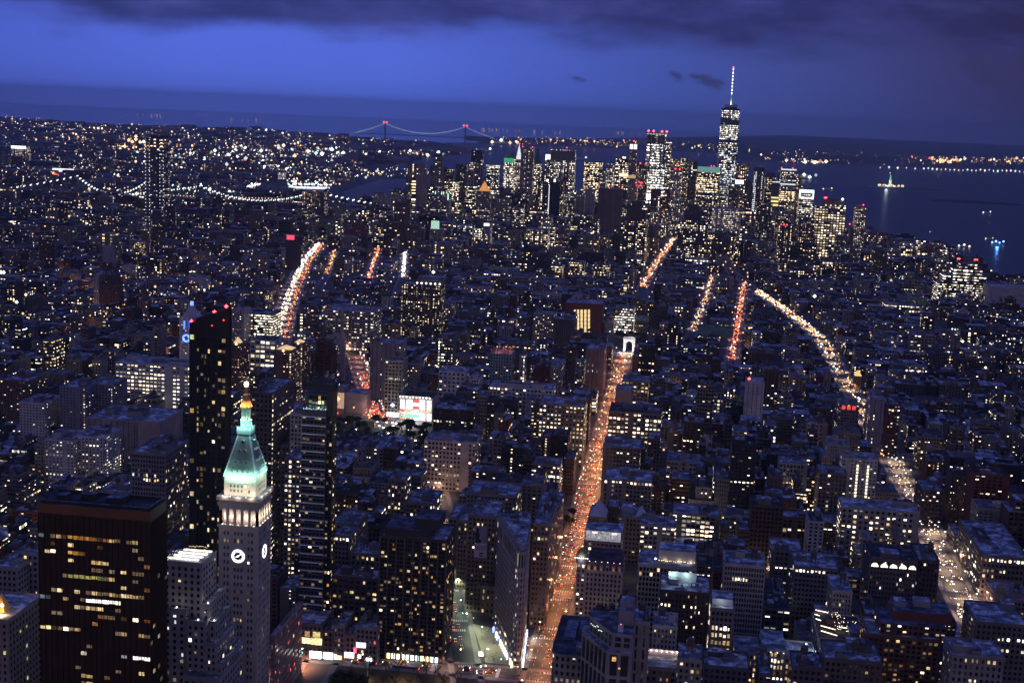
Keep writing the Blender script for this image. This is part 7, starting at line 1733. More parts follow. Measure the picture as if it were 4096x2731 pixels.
for k in range(-5, 52):
    yA, yB = ST23 + DST * k + 9.5, ST23 + DST * (k + 1) - 7.5
    if yA < 560: continue
    for side, (ya, yb) in enumerate(((yA, (yA + yB) / 2 - 1.2), ((yA + yB) / 2 + 1.2, yB))):
        xl, xr = -0.565 * yB - 40, min(0.26 * yB + 50, 1100)
        x = xl
        while x < xr:
            wd = r8.choice((7.5, 9, 12, 15, 18, 22, 26, 32)) * (1.0 if ya < 1800 else 1.25 if ya < 2800 else 1.7 if ya < 3900 else 2.3)
            z = r8.random()
            east = x < -330 - .16 * (ya - 1500)
            if ya < 1000: h = r8.uniform(28, 58)
            elif ya < 1560: h = r8.uniform(22, 60) if x > -420 else r8.uniform(18, 50)
            elif ya < 2250: h = r8.uniform(16, 40) if x < 200 else r8.uniform(13, 30)
            elif ya < 3300: h = r8.uniform(14, 27) if not east else r8.uniform(13, 24)
            else: h = r8.uniform(15, 42)
            if z < .07 and ya > 1000: h *= r8.uniform(1.4, 2.2)
            if ya > 3500: h = r8.choice((r8.uniform(25, 80), r8.uniform(50, 120), r8.uniform(100, 235) if ya > 4250 else 60)) if -950 < x < 350 else r8.uniform(20, 60)
            d = yb - ya if r8.random() < .6 else (yb - ya) * r8.uniform(.72, .95)
            y0, y1 = (ya, ya + d) if side == 0 else (yb - d, yb)
            x0, x1 = x, x + wd
            x += wd + (0.25 if r8.random() < .8 else r8.uniform(2, 8))
            if overlaps(x0, x1, y0, y1) or hits_road(x0, x1, y0, y1): continue
            cx_, cy_ = (x0 + x1) / 2, (y0 + y1) / 2
            if in_poly(cx_, cy_, bay) or in_poly(cx_, cy_, river) or in_poly(x1, y1, bay) or in_poly(x1, y0, bay): continue
            if ya < 1300 and x < -240: h = min(h, 42)
            h = min(h, max_height(x0, x1, y0, y1))
            if h < 5: continue
            LOTS.append([x0, x1, y0, y1, h])
# how many picture cells each one shows (a coarse depth-sorted picture)
GW, GH = 512, 341
idb = np.full((GH, GW), -1, np.int32)
def hull(P):
    P = sorted(map(tuple, P))
    def half(Q):
        o = []
        for p in Q:
            while len(o) >= 2 and (o[-1][0] - o[-2][0]) * (p[1] - o[-2][1]) - (o[-1][1] - o[-2][1]) * (p[0] - o[-2][0]) <= 0: o.pop()
            o.append(p)
        return o
    return half(P)[:-1] + half(P[::-1])[:-1]
allb = [(*q, i) for i, q in enumerate(LOTS)] + [(*q, -2) for q in FP]
allb.sort(key=lambda q: -q[3])
for x0, x1, y0, y1, h, i in allb:
    pts = [pxl((x, y, z)) for x in (x0, x1) for y in (y0, y1) for z in (0, h)]
    Hq = hull([(p[0] / 2, p[1] / 2) for p in pts])
    xs, ys = [p[0] for p in Hq], [p[1] for p in Hq]
    a, c, d, e = int(max(0, min(xs))), int(min(GW - 1, max(xs))) + 1, int(max(0, min(ys))), int(min(GH - 1, max(ys))) + 1
    if a >= c or d >= e: continue
    gx, gy = np.meshgrid(np.arange(a, c) + .5, np.arange(d, e) + .5)
    m = np.ones(gx.shape, bool)
    for p, q in zip(Hq, Hq[1:] + Hq[:1]): m &= ((q[0] - p[0]) * (gy - p[1]) - (q[1] - p[1]) * (gx - p[0])) >= 0
    idb[d:e, a:c][m] = i
seen = np.bincount(idb[idb >= 0].ravel(), minlength=len(LOTS))
order = [int(i) for i in np.argsort(-seen)]
N_IND = 225
INDIV = set(i for i in order[:N_IND] if seen[i] > 3)
print('lots', len(LOTS), 'seen', int((seen > 0).sum()), 'individual', len(INDIV), 'smallest', min(seen[i] for i in INDIV))
# words that single each of them out
CW = {'brown': 'brown', 'tan': 'tan', 'grey': 'grey', 'dark': 'black', 'pale': 'pale', 'red': 'dark red', 'beige': 'beige', 'slate': 'slate grey', 'stone': 'stone'}
ORD = ['zeroth', 'first', 'second', 'third', 'fourth', 'fifth', 'sixth', 'seventh', 'eighth', 'ninth', 'tenth', 'eleventh', 'twelfth', 'thirteenth', 'fourteenth', 'fifteenth', 'sixteenth', 'seventeenth', 'eighteenth', 'nineteenth', 'twentieth']
def fifth_x(y): return -80 - max(0, (y - 1000)) * .006
rows = {}
for i in INDIV:
    x0, x1, y0, y1, h = LOTS[i]
    side = 'right' if (x0 + x1) / 2 > fifth_x(y0) else 'left'
    rows.setdefault((int((y0 - ST23) / DST * 2), side), []).append(i)
RANK = {}
for (row, side), L in rows.items():
    L.sort(key=lambda i: abs((LOTS[i][0] + LOTS[i][1]) / 2 - fifth_x(LOTS[i][2])))
    for n_, i in enumerate(L): RANK[i] = (row, side, n_ + 1)
rowlist = sorted(set(k[0] for k in rows))
rowno = {r: n_ + 1 for n_, r in enumerate(rowlist)}
def ordw(n): return ORD[n] if n <= 20 else ('twenty-' + ORD[n - 20] if n < 30 else ('thirtieth' if n == 30 else ('thirty-' + ORD[n - 30] if n < 40 else 'fortieth')))
STUFF = MB()
nlot = 0
for i, (x0, x1, y0, y1, h) in enumerate(LOTS):
    Y = y0
    cn = r8.choice(PALN); q_ = r8.uniform(.5, .95) * (.85 if y0 > 1500 else 1); wc = tuple(c * q_ for c in COL[cn][:3]) + (0,)
    sty = r8.choice(('loft', 'loft', 'pair', 'apt', 'apt', 'band' if y0 < 1700 or y0 > 3200 else 'apt'))
    lit = r8.choice((.01, .03, .05, .08, .12, .18, .3)) * (1.0 if y0 < 1700 else .8)
    if y0 > 3500: lit = min(.5, lit * 2.2) if x0 > -1000 else lit * .8
    S0 = list(STY[sty]); S0 = [S0[0] * r8.uniform(.75, 1.5), S0[1] * r8.uniform(.92, 1.15), min(.92, S0[2] * r8.uniform(.7, 1.5)), min(.85, S0[3] * r8.uniform(.8, 1.4))]; kk = max(1.0, Y / 1600) ** .5
    st = (S0[0] * kk, S0[1] * kk, S0[2], S0[3], lit, r8.uniform(.9, 1.7), r8.choice((.1, .25, .35, .5, .7)), r8.random())
    if y0 > 2200 and x0 < -.34 * y0: lit *= .5
    roof = r8.choice(('snow', 'snow', 'grey', 'tar', 'blue', 'tar'))
    if i in INDIV:
        row, side, n_ = RANK[i]
        hw = 'tall' if h > 55 else 'high' if h > 42 else 'mid-height' if h > 26 else 'low'
        tank = r8.random() < .3; nb = r8.choice((1, 1, 2, 2, 3))
        lab = f"{hw} {CW[cn]} building, {ordw(n_)} {side} of Fifth Avenue, {ordw(rowno[row])} row from the front"
        wn_ = ('warehouse_loft' if sty in ('loft', 'pair') else 'apartment_house' if sty == 'apt' else 'office_block')
        root = thing(wn_, lab, 'building', ((x0 + x1) / 2, (y0 + y1) / 2, 0), 'city buildings south of 23rd Street')
        b = MB(tuple(root.location)); tier = h > 30 and (x1 - x0) > 14 and r8.random() < .4; hb_ = h
        if tier: hb_ = h * r8.uniform(.72, .88)
        party = [st, st if r8.random() < .4 else None, st, st if r8.random() < .4 else None]
        c4 = [(x0, y0), (x1, y0), (x1, y1), (x0, y1)]
        for q in range(4): b.wall(c4[q], c4[(q + 1) % 4], 0, hb_, wc if party[q] else tuple(c * .9 for c in wc[:3]) + (0,), party[q])
        b.face([(*p_, hb_) for p_ in c4], roofcol(roof)); b.build('wall', CITY, root)
        if tier:
            b = MB(tuple(root.location)); xa, xb, ya_, yb_ = x0 + (x1 - x0) * r8.uniform(.05, .3), x1 - (x1 - x0) * r8.uniform(.05, .3), y0 + 3, y1 - 2
            b.box(xa, xb, ya_, yb_, hb_, h, wc, st, roofcol(roof)); b.build('upper_floors', CITY, root)
        if r8.random() < .6:
            b = MB(tuple(root.location)); b.box(x0 - .1, x1 + .1, y0 - .8, y0 - .02, hb_ - 1.3, hb_ - .5, tuple(min(1, c * 1.25) for c in wc[:3]) + (0,)); b.build('cornice', CITY, root)
        add_roof(root, *((xa, xb, ya_, yb_) if tier else (x0, x1, y0, y1)), h, wc, roof, tank, nb, 1.0, r8)
    else:
        b = STUFF
        b.box(x0, x1, y0, y1, 0, h, wc, st, roofcol(roof))
        w, d = x1 - x0, y1 - y0
        for q in range(r8.choice((0, 1, 1, 2))):
            bw, bd = w * r8.uniform(.2, .45), d * r8.uniform(.2, .4); bx, by = x0 + (w - bw) * r8.random(), y0 + (d - bd) * r8.random()
            b.box(bx, bx + bw, by, by + bd, h, h + r8.uniform(2.5, 5.5), wc, None, roofcol(r8.choice(('snow', 'grey', 'tar'))))
        if y0 < 2600 and r8.random() < .2:
            tx, ty = x0 + w * .5, y0 + d * .5
            b.cyl(tx, ty, 2.2, h + 3.5, h + 7.5, (.12, .075, .05, 0), 7); b.cyl(tx, ty, 2.4, h + 7.5, h + 9.2, (.1, .1, .1, 0), 7, .05, False)
# low houses over the river: Brooklyn and the far shores
def far_blocks(poly, n, hmin, hmax, size, lit):
    xs, ys = [p[0] for p in poly], [p[1] for p in poly]
    c = 0; tries = 0
    while c < n and tries < n * 30:
        tries += 1
        X, Yp = r8.uniform(min(xs), max(xs)), r8.uniform(min(ys), max(ys))
        if not in_poly(X, Yp, poly): continue
        p = atz('Z', X, Yp)
        if in_poly(p[0], p[1], bay) or in_poly(p[0], p[1], river): continue
        k = p[1] / 5000.0
        w, d, h = size * r8.uniform(.5, 1.6) * k ** .5, size * r8.uniform(.5, 1.4) * k ** .5, r8.uniform(hmin, hmax)
        if r8.random() < .05: h *= 2.4
        wc = tuple(q * r8.uniform(.4, .75) for q in COL[r8.choice(PALN)][:3]) + (0,)
        STUFF.box(p[0] - w / 2, p[0] + w / 2, p[1], p[1] + d, 0, h, wc, (5 * k, 5 * k, .5, .5, lit * .5, .9, r8.choice((.1, .3, .5, .8)), r8.random()), roofcol(r8.choice(('grey', 'tar', 'snow', 'tar'))))
        c += 1
far_blocks([(-20, 330), (330, 345), (840, 350), (800, 418), (560, 420), (400, 470), (-20, 470)], 1200, 10, 30, 55, .035)
far_blocks([(-20, 280), (200, 285), (640, 302), (840, 318), (1000, 332), (840, 350), (-20, 335)], 700, 10, 26, 90, .02)
far_blocks([(830, 352), (1040, 352), (1095, 350), (960, 372), (830, 380), (740, 360)], 120, 10, 30, 70, .04)
far_blocks([(-30, 505), (330, 512), (560, 514), (700, 520), (690, 560), (300, 640), (-30, 640)], 600, 14, 40, 30, .09)
far_blocks([(700, 500), (830, 495), (960, 490), (930, 540), (700, 560)], 170, 16, 55, 28, .16)
far_blocks([(1740, 560), (1990, 575), (2120, 585), (2190, 640), (2280, 690), (2340, 760), (1990, 700), (1750, 620)], 150, 12, 34, 34, .2)
ob = STUFF.build('distant_buildings', CITY); ob['kind'] = 'stuff'
ob['label'] = 'mass of smaller city buildings filling the blocks out to the far shores'; ob['category'] = 'city buildings'
# ================================================================= STREET LIFE, BRIDGES, BOATS, LIGHTS
r9 = random.Random(99)
from mathutils import noise
LAMPS = MB()      # the countless far street lamps, one mesh
LC = [((1, .50, .18), 1.0), ((1, .62, .30), 1.0), ((1, .80, .55), 1.0), ((1, .95, .88), 1.0), ((.82, .92, 1), 1.0), ((.55, 1, .85), .6), ((1, .12, .08), .5)]
def lamp_at(p, px_=1.2, mix='city', bright=None):
    """a lamp as large as its glow: px_ pixels of the 1024 px picture wide"""
    d = np.linalg.norm(np.asarray(p) - EYEP)
    w = {'city': (3, 4, 4, 3, 2, .4, .25), 'orange': (6, 4, 2, .6, .2, 0, .2), 'white': (.3, .6, 1.5, 5, 4, .6, .1), 'red': (1.5, .5, .3, 0, 0, 0, 6), 'warmwhite': (1, 2, 4, 4, .6, .1, .4)}[mix]
    c = LC[r9.choices(range(7), w)[0]][0]
    LAMPS.octa(tuple(p), px_ * d / 1344 / 1.7, (*c, bright or r9.choice((.8, 1.2, 2.0, 3.0, 5.0))))
def scatter(poly, n, mix, z=9, smin=.7, smax=1.7, bright=None, land=True, zz=0):
    xs, ys = [p[0] for p in poly], [p[1] for p in poly]; c = t = 0
    while c < n and t < n * 40:
        t += 1
        X, Yp = r9.uniform(min(xs), max(xs)), r9.uniform(min(ys), max(ys))
        if not in_poly(X, Yp, poly): continue
        p = atz('Z', X, Yp)
        if noise.noise(Vector((p[0] / 900, p[1] / 1500, n * .37))) + .75 * noise.noise(Vector((p[0] / 260, p[1] / 420, n))) < r9.uniform(-.45, .25): continue
        if land and (in_poly(p[0], p[1], bay) or in_poly(p[0], p[1], river)): continue
        s = smin * .8 + (smax - smin * .8) * r9.random() ** 2 if r9.random() < .93 else smax * 1.6
        if zz: p = atz('Z', X, Yp, zz * r9.uniform(.5, 1))
        lamp_at((p[0], p[1], p[2] + z * r9.uniform(.7, 3)), s, mix, bright); c += 1
scatter([(-10, 335), (330, 345), (845, 350), (800, 425), (700, 465), (420, 488), (-10, 468)], 900, 'city', 14, .6, 1.35)
scatter([(330, 338), (830, 350), (800, 400), (560, 410), (330, 390)], 330, 'white', 16, .8, 2.2)
scatter([(260, 335), (420, 342), (420, 356), (260, 352)], 60, 'orange', 16, 1.0, 1.9)
scatter([(-10, 268), (200, 288), (640, 305), (840, 320), (1000, 334), (840, 350), (-10, 335)], 620, 'orange', 14, .5, 1.15)
scatter([(-10, 268), (200, 288), (640, 305), (840, 320), (840, 345), (-10, 325)], 300, 'white', 14, .5, 1.2)
scatter([(830, 350), (1040, 353), (1095, 350), (1000, 362), (830, 360)], 80, 'warmwhite', 10, .8, 1.9)
scatter([(740, 400), (900, 388), (990, 396), (1045, 403), (960, 411), (870, 413), (760, 425)], 110, 'warmwhite', 10, .7, 1.6)
scatter([(660, 425), (760, 428), (755, 440), (655, 437)], 46, 'white', 10, 1.2, 2.2, 2.5)
scatter([(590, 455), (690, 457), (700, 463), (590, 462)], 40, 'white', 8, 1.0, 2.0, 2.0)
scatter([(1150, 322), (1480, 328), (1650, 341), (1650, 350), (1480, 343), (1150, 334)], 190, 'orange', 20, .5, 1.1, None, True, 60)
scatter([(1700, 345), (1900, 352), (2150, 362), (2352, 366), (2352, 382), (2000, 381), (1880, 378), (1720, 370)], 140, 'orange', 12, .5, 1.1, None, True, 70)
scatter([(1720, 366), (1900, 375), (1900, 378), (1720, 371)], 45, 'warmwhite', 10, .9, 1.8)
scatter([(2130, 372), (2352, 370), (2352, 381), (2130, 378)], 70, 'orange', 20, .6, 1.6)
scatter([(2130, 369), (2210, 371), (2205, 379), (2135, 378)], 34, 'orange', 20, 1.2, 2.2, 3)
for k in range(14): p = atz('Z', 1180 + 45 * (k % 2) + 30 * (k // 2) + r9.uniform(-12, 12), 321); 
for X, Yp in ((1192, 319), (1204, 320), (1232, 320), (1256, 321)): lamp_at(atz('Z', X, Yp, 10), 2.4, 'orange', 3)
for a, c, n_ in (((300, 262), (380, 265), 10), ((455, 262), (500, 264), 5), ((530, 273), (600, 275), 6), ((1100, 296), (1200, 298), 14), ((1380, 303), (1480, 305), 7), ((60, 262), (120, 282), 9), ((1210, 300), (1300, 304), 5)):
    for k in range(n_):
        t = r9.random(); p = atz('Z', a[0] + (c[0] - a[0]) * t, a[1] + (c[1] - a[1]) * t + r9.uniform(-1, 1), 20); lamp_at(p, r9.uniform(.5, 1.1), 'orange', r9.choice((.8, 1.4)))
scatter([(0, 430), (160, 440), (330, 462), (330, 480), (0, 470)], 70, 'city', 14, 1.2, 2.4)
for k in range(14): lamp_at(atz('Z', 120 + 14 * r9.random(), 396 + 30 * r9.random(), 30), 2.4, 'red', 2)
for X, Yp in ((296, 322), (304, 326), (312, 320), (322, 327), (330, 326), (312, 314)): lamp_at(atz('Z', X, Yp, 30), 3.2, 'orange', 3)
scatter([(150, 455), (560, 470), (700, 480), (700, 500), (300, 500)], 90, 'city', 20, 1.0, 2.0)
# the long lit pier and lamps by the Jersey shore, and the river piers
for k in range(34):
    t = k / 33; p = atz('Z', 2022 + 330 * t, 385 + 9 * t + r9.uniform(-1.5, 1.5), 12)
    if 10 < k or k % 2 == 0: lamp_at(p, r9.uniform(1.0, 2.0), 'white', 2.0)
for k in range(17): lamp_at(atz('C', 1330 + 18.5 * k, 968 + 2.9 * k, 9), 1.5, 'white', 2.4)
for k in range(40): lamp_at(atz('C', 1280 + 340 * r9.random(), 985 + 45 * r9.random(), 6), r9.uniform(.8, 1.7), 'white', 2.2)
for k in range(15): lamp_at(atz('C', 1515 + 27 * k, 1054 + 1.0 * k + r9.uniform(-4, 4), 9), r9.uniform(1.0, 2.0), 'white', 2.2)
for X, Yp in ((1880, 435), (1940, 435), (1978, 440), (2012, 445)): lamp_at(atz('F', X, Yp, 14), 3.2, 'white', 4)
for k in range(8): lamp_at(atz('F', 1870 + 20 * k, 535 + 2 * k + r9.uniform(-8, 8), 10), 1.6, 'white', 2)
for X, Yp, fr in ((112, 350, 'D'), (8, 150, 'D'), (25, 150, 'D'), (132, 42, 'D'), (262, 45, 'D'), (1297, 820, 'E'), (728, 148, 'E'), (1240, 88, 'E'), (825, 998, 'C'), (710, 990, 'C'), (930, 1138, 'C'), (945, 310, 'F')): lamp_at(atz(fr, X, Yp, 22), 3.0, 'white', 4)
# lamps along the cross streets between the buildings
for k in range(1, 38):
    y = ST23 + DST * k
    x = -.55 * y
    while x < min(.25 * y, 560):
        if not (in_poly(x, y, bay) or in_poly(x, y, river)) and not (y > 3000 and x > 560):
            lamp_at((x + r9.uniform(-3, 3), y + r9.choice((-4, 4)), 8.5), r9.uniform(.9, 1.5), 'orange' if x < -300 or r9.random() < .6 else 'warmwhite', r9.choice((1.2, 2, 3)))
        x += r9.uniform(26, 42)
scatter([(-30, 505), (560, 514), (690, 560), (600, 700), (300, 760), (-30, 800)], 420, 'orange', 12, .7, 1.5)
scatter([(1750, 600), (2120, 600), (2352, 720), (2352, 900), (2000, 850), (1800, 720)], 170, 'city', 12, .7, 1.4)

# --- lit street corridors: lamps as things near by, real light on asphalt and walls
STREET_LIGHTS = []
def lamp_proto(col, s, nm, label, group):
    root = thing(nm, label, 'street lamp', (0, 0, 0), group)
    b = MB(); b.cyl(0, 0, .14, 0, 9, (.12, .12, .13, 0), 6, .09); b.bar((0, 0, 8.8), (2.0, 0, 9.3), .1, (.12, .12, .13, 0)); b.build('pole', CITY, root)
    b = MB(); b.box(1.5, 2.6, -.35, .35, 9.1, 9.5, (*col, s)); b.build('lamp_head', GLOW, root)
    return root
def dup(root, loc, rz, label=None):
    r = root.copy(); C.objects.link(r); r.location = loc; r.rotation_euler = (0, 0, rz)
    if label: r['label'] = label
    for ch in root.children:
        c = ch.copy(); C.objects.link(c); c.parent = r
        for g in ch.children:
            d = g.copy(); C.objects.link(d); d.parent = c
    return r
fifth_lamp = lamp_proto((1, .55, .24), 9, 'street_lamp', 'tall street lamp with orange head along Fifth Avenue', 'street lamps along Fifth Avenue')
first = True
for k in range(44):
    y = 770 + k * 26; s = 1 if k % 2 else -1
    loc = (-80 - max(0, y - 1000) * .006 + s * 10.4, y, 0)
    if first: fifth_lamp.location = loc; fifth_lamp.rotation_euler = (0, 0, math.pi if s > 0 else 0); first = False
    else: dup(fifth_lamp, loc, math.pi if s > 0 else 0)
six_lamp = lamp_proto((1, .9, .75), 9, 'street_lamp', 'tall street lamp with white head along Sixth Avenue', 'street lamps along Sixth Avenue')
for k in range(22):
    loc = (sixth_x(985 + k * 28) + (11.5 if k % 2 else -11.5), 985 + k * 28, 0); rz = math.pi if k % 2 else 0
    if k == 0: six_lamp.location = loc; six_lamp.rotation_euler = (0, 0, rz)
    else: dup(six_lamp, loc, rz)
pl_lamp = lamp_proto((.85, 1, .85), 9, 'street_lamp', 'street lamp with pale green head around the paved plaza and Broadway', 'street lamps around the plaza')
for k, (x, y) in enumerate(((-120, 868), (-128, 905), (-141, 930), (-152, 958), (-168, 1000), (-182, 1050), (-146, 872), (-118, 840), (-104, 870))):
    if k == 0: pl_lamp.location = (x, y, 0)
    else: dup(pl_lamp, (x, y, 0), 1.57 * (k % 4))
tw_lamp = lamp_proto((1, .8, .6), 9, 'street_lamp', 'street lamp beside 23rd Street', 'street lamps along 23rd Street')
for k in range(8):
    loc = (-262 + k * 21, 841.5 if k % 2 else 861, 0)
    if k == 0: tw_lamp.location = loc; tw_lamp.rotation_euler = (0, 0, 1.57)
    else: dup(tw_lamp, loc, -1.57 if k % 2 else 1.57)
def glow_line(pts, step, col, power, z=9, jit=3, r=1.0):
    for a, c in zip(pts, pts[1:]):
        L = math.hypot(c[0] - a[0], c[1] - a[1]); n_ = max(1, int(L / step))
        for k in range(n_):
            t = (k + .5) / n_
            pt_light('street_light', (a[0] + (c[0] - a[0]) * t + r9.uniform(-jit, jit), a[1] + (c[1] - a[1]) * t, z), col, power * r9.uniform(.7, 1.3), None, r, 'SPOT', (0, 0, 0), 2.55, .5)
glow_line([(-77, 760), (-77, 1000)], 26, (1, .38, .13), 13500)
glow_line([(-77, 1000), (-80, 1560)], 32, (1, .37, .13), 33000)
glow_line([(-82, 1560), (-86, 2140)], 50, (1, .42, .16), 48000)
for y in range(790, 2100, 55): pt_light('street_light', (-82 - (y > 1500) * 4, y, 12), (1, .42, .2), 4200 + 2.2 * (y - 790), None, 1)
glow_line([(-91, 870), (-92, 1100)], 26, (1, .85, .62), 4200, 6, 1)
glow_line([(-122, 862), (-176, 1040)], 24, (.85, 1, .70), 5500)
glow_line([(-119, 880), (-135, 926)], 20, (.9, 1, .62), 6500, 8)
glow_line([(-176, 1040), (-237, 1298)], 50, (1, .55, .4), 3500)
glow_line([(-270, 851), (-100, 851)], 26, (1, .58, .42), 6500)
glow_line([(-258, 800), (-232, 842)], 24, (1, .36, .2), 30000)
glow_line([(234, 975), (238, 1060), (247, 1350), (247, 1550)], 34, (1, .66, .42), 20000)
glow_line([(247, 1550), (247, 2420), (206, 2775), (165, 3043)], 70, (1, .66, .4), 26000, 10)
glow_line([(-365, 1560), (-374, 1610), (-443, 1822), (-490, 1970)], 34, (1, .4, .3), 14000)
glow_line([(-637, 2054), (-766, 2540), (-908, 3132), (-988, 3552)], 60, (1, .58, .42), 45000, 10)
for pts, colr, pw in (([(82, 2120), (106, 2552), (141, 3197)], (1, .3, .15), 16000), ([(20, 2385), (47, 2840), (70, 3344)], (1, .6, .35), 12000), ([(-92, 3001), (-74, 3582), (-40, 4000)], (1, .42, .22), 22000),
                     ([(-619, 2910), (-731, 3451)], (1, .85, .8), 18000), ([(-690, 2875), (-818, 3524)], (1, .4, .3), 16000), ([(-790, 2900), (-905, 3400)], (1, .6, .3), 10000)):
    glow_line(pts, 80, colr, pw, 9)
glow_line([(-205, 815), (-125, 830)], 26, (1, .5, .3), 3500, 7)  # warm fill added over the dark near park, no lamp posts here
# east village and chinatown streets: dim orange pools
for k in range(46):
    y = r9.uniform(1700, 3300); x = r9.uniform(-.5 * y, -.33 * y)
    pt_light('street_light', (x, ST23 + DST * round((y - ST23) / DST), 9), (1, .42, .2), 9000, None, 1)
for k in range(60):
    y = r9.uniform(1000, 2600); x = r9.uniform(-.33 * y, .23 * y)
    pt_light('street_light', (x, ST23 + DST * round((y - ST23) / DST), 9), (1, .6, .36), 4200, None, 1)

# --- traffic
def car_mesh(col):
    b = MB(); L, Wd = 4.6, 1.85
    def ring(z, l0, l1, w): return [(-w / 2, l0, z), (w / 2, l0, z), (w / 2, l1, z), (-w / 2, l1, z)]
    R_ = [ring(.35, -L / 2, L / 2, Wd), ring(.85, -L / 2, L / 2, Wd), ring(.95, -L / 2 + .15, L / 2 - .25, Wd - .1)]
    def loft(A, Bq, c):
        for i in range(4): b.face([A[i], A[(i + 1) % 4], Bq[(i + 1) % 4], Bq[i]], c)
    loft(R_[0], R_[1], col); loft(R_[1], R_[2], col); b.face(R_[2], col)
    return b
def make_car(nm, label, col, group):
    root = thing(nm, label, 'car', (0, 0, 0), group)
    car_mesh(col).build('body', CITY, root)
    b = MB(); b.pyramid(-.78, .78, -1.75, 1.0, .95, 1.5, (.03, .03, .04, .6), .78); b.face([(-.6, -1.3, 1.52), (.6, -1.3, 1.52), (.6, .55, 1.52), (-.6, .55, 1.52)], col); b.build('cabin', CITY, root)
    for sx in (-1, 1):
        b = MB(); b.octa((sx * .62, 2.3, .72), .34, (1, .95, .85, 8)); b.build('headlight', GLOW, root)
        b = MB(); b.octa((sx * .66, -2.3, .8), .28, (1, .09, .05, 5)); b.build('tail_light', GLOW, root)
    for sx in (-1, 1):
        for sy in (-1, 1):
            b = MB(); b.box(sx * .85 - .12, sx * .85 + .12, sy * 1.45 - .33, sy * 1.45 + .33, 0.02, .66, (.02, .02, .02, 0)); b.build('wheel', CITY, root)
    return root
CARS = [('yellow_cab', 'yellow taxi cab', (.7, .38, .03, .3)), ('dark_car', 'dark car', (.03, .03, .035, .4)), ('white_car', 'white car', (.6, .6, .6, .3)), ('silver_car', 'silver car', (.3, .3, .32, .4))]
protos = {}
def place_car(kind, where, x, y, rz):
    nm, lab, col = CARS[kind]
    key = (kind, where)
    if key not in protos:
        protos[key] = make_car(nm, lab + ' ' + where, col, 'cars on the avenues')
        protos[key].location = (x, y, .05); protos[key].rotation_euler = (0, 0, rz)
    else: dup(protos[key], (x, y, .05), rz)
taken = []
def free(x, y, d=5.6):
    if any(abs(x - a) < 2.1 and abs(y - c) < d for a, c in taken): return False
    taken.append((x, y)); return True
def pick(): return r9.choices((0, 1, 2, 3), (4, 4, 2, 2))[0]
for k in range(400):                               # Fifth Avenue, all heading away
    y = r9.choice((r9.uniform(720, 1420), r9.uniform(1090, 1160), r9.uniform(1225, 1330), r9.uniform(1170, 1220)))
    x = -80 - max(0, y - 1000) * .006 + r9.choice((-6.8, -2.3, 2.3, 6.2)) + r9.uniform(-.3, .3)
    if r9.random() < .45 and x < -82 and y < 1000: continue
    if free(x, y): place_car(pick(), 'with red tail lights on Fifth Avenue', x, y, 0.0)
    if len(taken) > 118: break
n0 = len(taken)
for k in range(300):                               # Sixth Avenue, heading this way with bright headlights
    y = r9.choice((r9.uniform(985, 1060), r9.uniform(1000, 1035), r9.uniform(1080, 1420)))
    x = sixth_x(y) + r9.choice((-7.5, -4.5, -1.2, 2, 7.8)) + r9.uniform(-.3, .3)
    if free(x, y): place_car(pick(), 'with bright headlights on Sixth Avenue', x, y, math.pi)
    if len(taken) - n0 > 68: break
n0 = len(taken)
for k in range(120):                               # Broadway and 23rd Street
    if k % 2:
        y = r9.uniform(870, 1160); t = (y - 850) / 174
        x = -130 - (y - 850) * .24 + r9.choice((-4, 0)) ; rz = .24
        if free(x, y, 7): place_car(pick(), 'waiting on Broadway beside the plaza', x, y, rz)
    else:
        x = r9.uniform(-262, -100); ln = r9.choice((846, 849.5, 853.5))
        if not any(abs(x - a) < 6 and abs(ln - c) < 2.5 for a, c in taken):
            taken.append((x, ln)); place_car(pick(), 'crossing on 23rd Street', x, ln, -1.5708 if ln > 850 else 1.5708)
    if len(taken) - n0 > 42: break
BUS = thing('city_bus', 'long city bus with dark windows on 23rd Street before the black slab', 'bus', (-170, 842.2, .1))
b = MB(tuple(BUS.location)); b.box(-179, -161, 840.9, 843.5, .5, 3.2, (.35, .36, .4, .2), None, (.5, .5, .52, 0)); b.build('body', CITY, BUS)
b = MB(tuple(BUS.location)); b.box(-178.5, -161.5, 840.8, 840.88, 1.5, 2.6, (.02, .02, .03, .6)); b.build('window_band', CITY, BUS)
for s in (0, 1):
    b = MB(tuple(BUS.location)); b.octa((-160.8, 841.3 + 1.8 * s, 1.6), .5, (1, .08, .08, 6)); b.build('tail_light', GLOW, BUS)
    for xx in (-176, -164):
        b = MB(tuple(BUS.location)); b.box(xx - .5, xx + .5, 840.8 + 2.5 * s, 841.1 + 2.5 * s, .05, 1.0, (.02, .02, .02, 0)); b.build('wheel', CITY, BUS)
TRAF = MB()
def far_traffic(pts, n, w, cols, smin=.8, smax=1.6, br=(1, 2, 4)):
    for k in range(n):
        i = r9.randrange(len(pts) - 1); t = r9.random(); a, c = pts[i], pts[i + 1]
        x, y = a[0] + (c[0] - a[0]) * t + r9.uniform(-w, w), a[1] + (c[1] - a[1]) * t
        q = (x, y, r9.uniform(.8, 4)); d = np.linalg.norm(np.array(q) - EYEP)
        c_ = r9.choice(cols); TRAF.octa(q, r9.uniform(smin, smax) * d / 2688, (*c_, r9.choice(br)))
RD, AM, WH, OR = (1, .10, .05), (1, .45, .15), (1, .93, .82), (1, .35, .12)
far_traffic([(-84, 1420), (-85, 1700), (-87, 2130)], 170, 8, (RD, RD, OR, AM, WH), .9, 1.6)
far_traffic([(-82, 800), (-84, 1500)], 190, 11, (AM, WH, RD, AM, WH), .7, 1.4, (2, 4))
far_traffic([(236, 985), (238, 1060), (247, 1350), (247, 1560)], 220, 8, (WH, WH, AM, (1, .8, .6)), .8, 1.5)
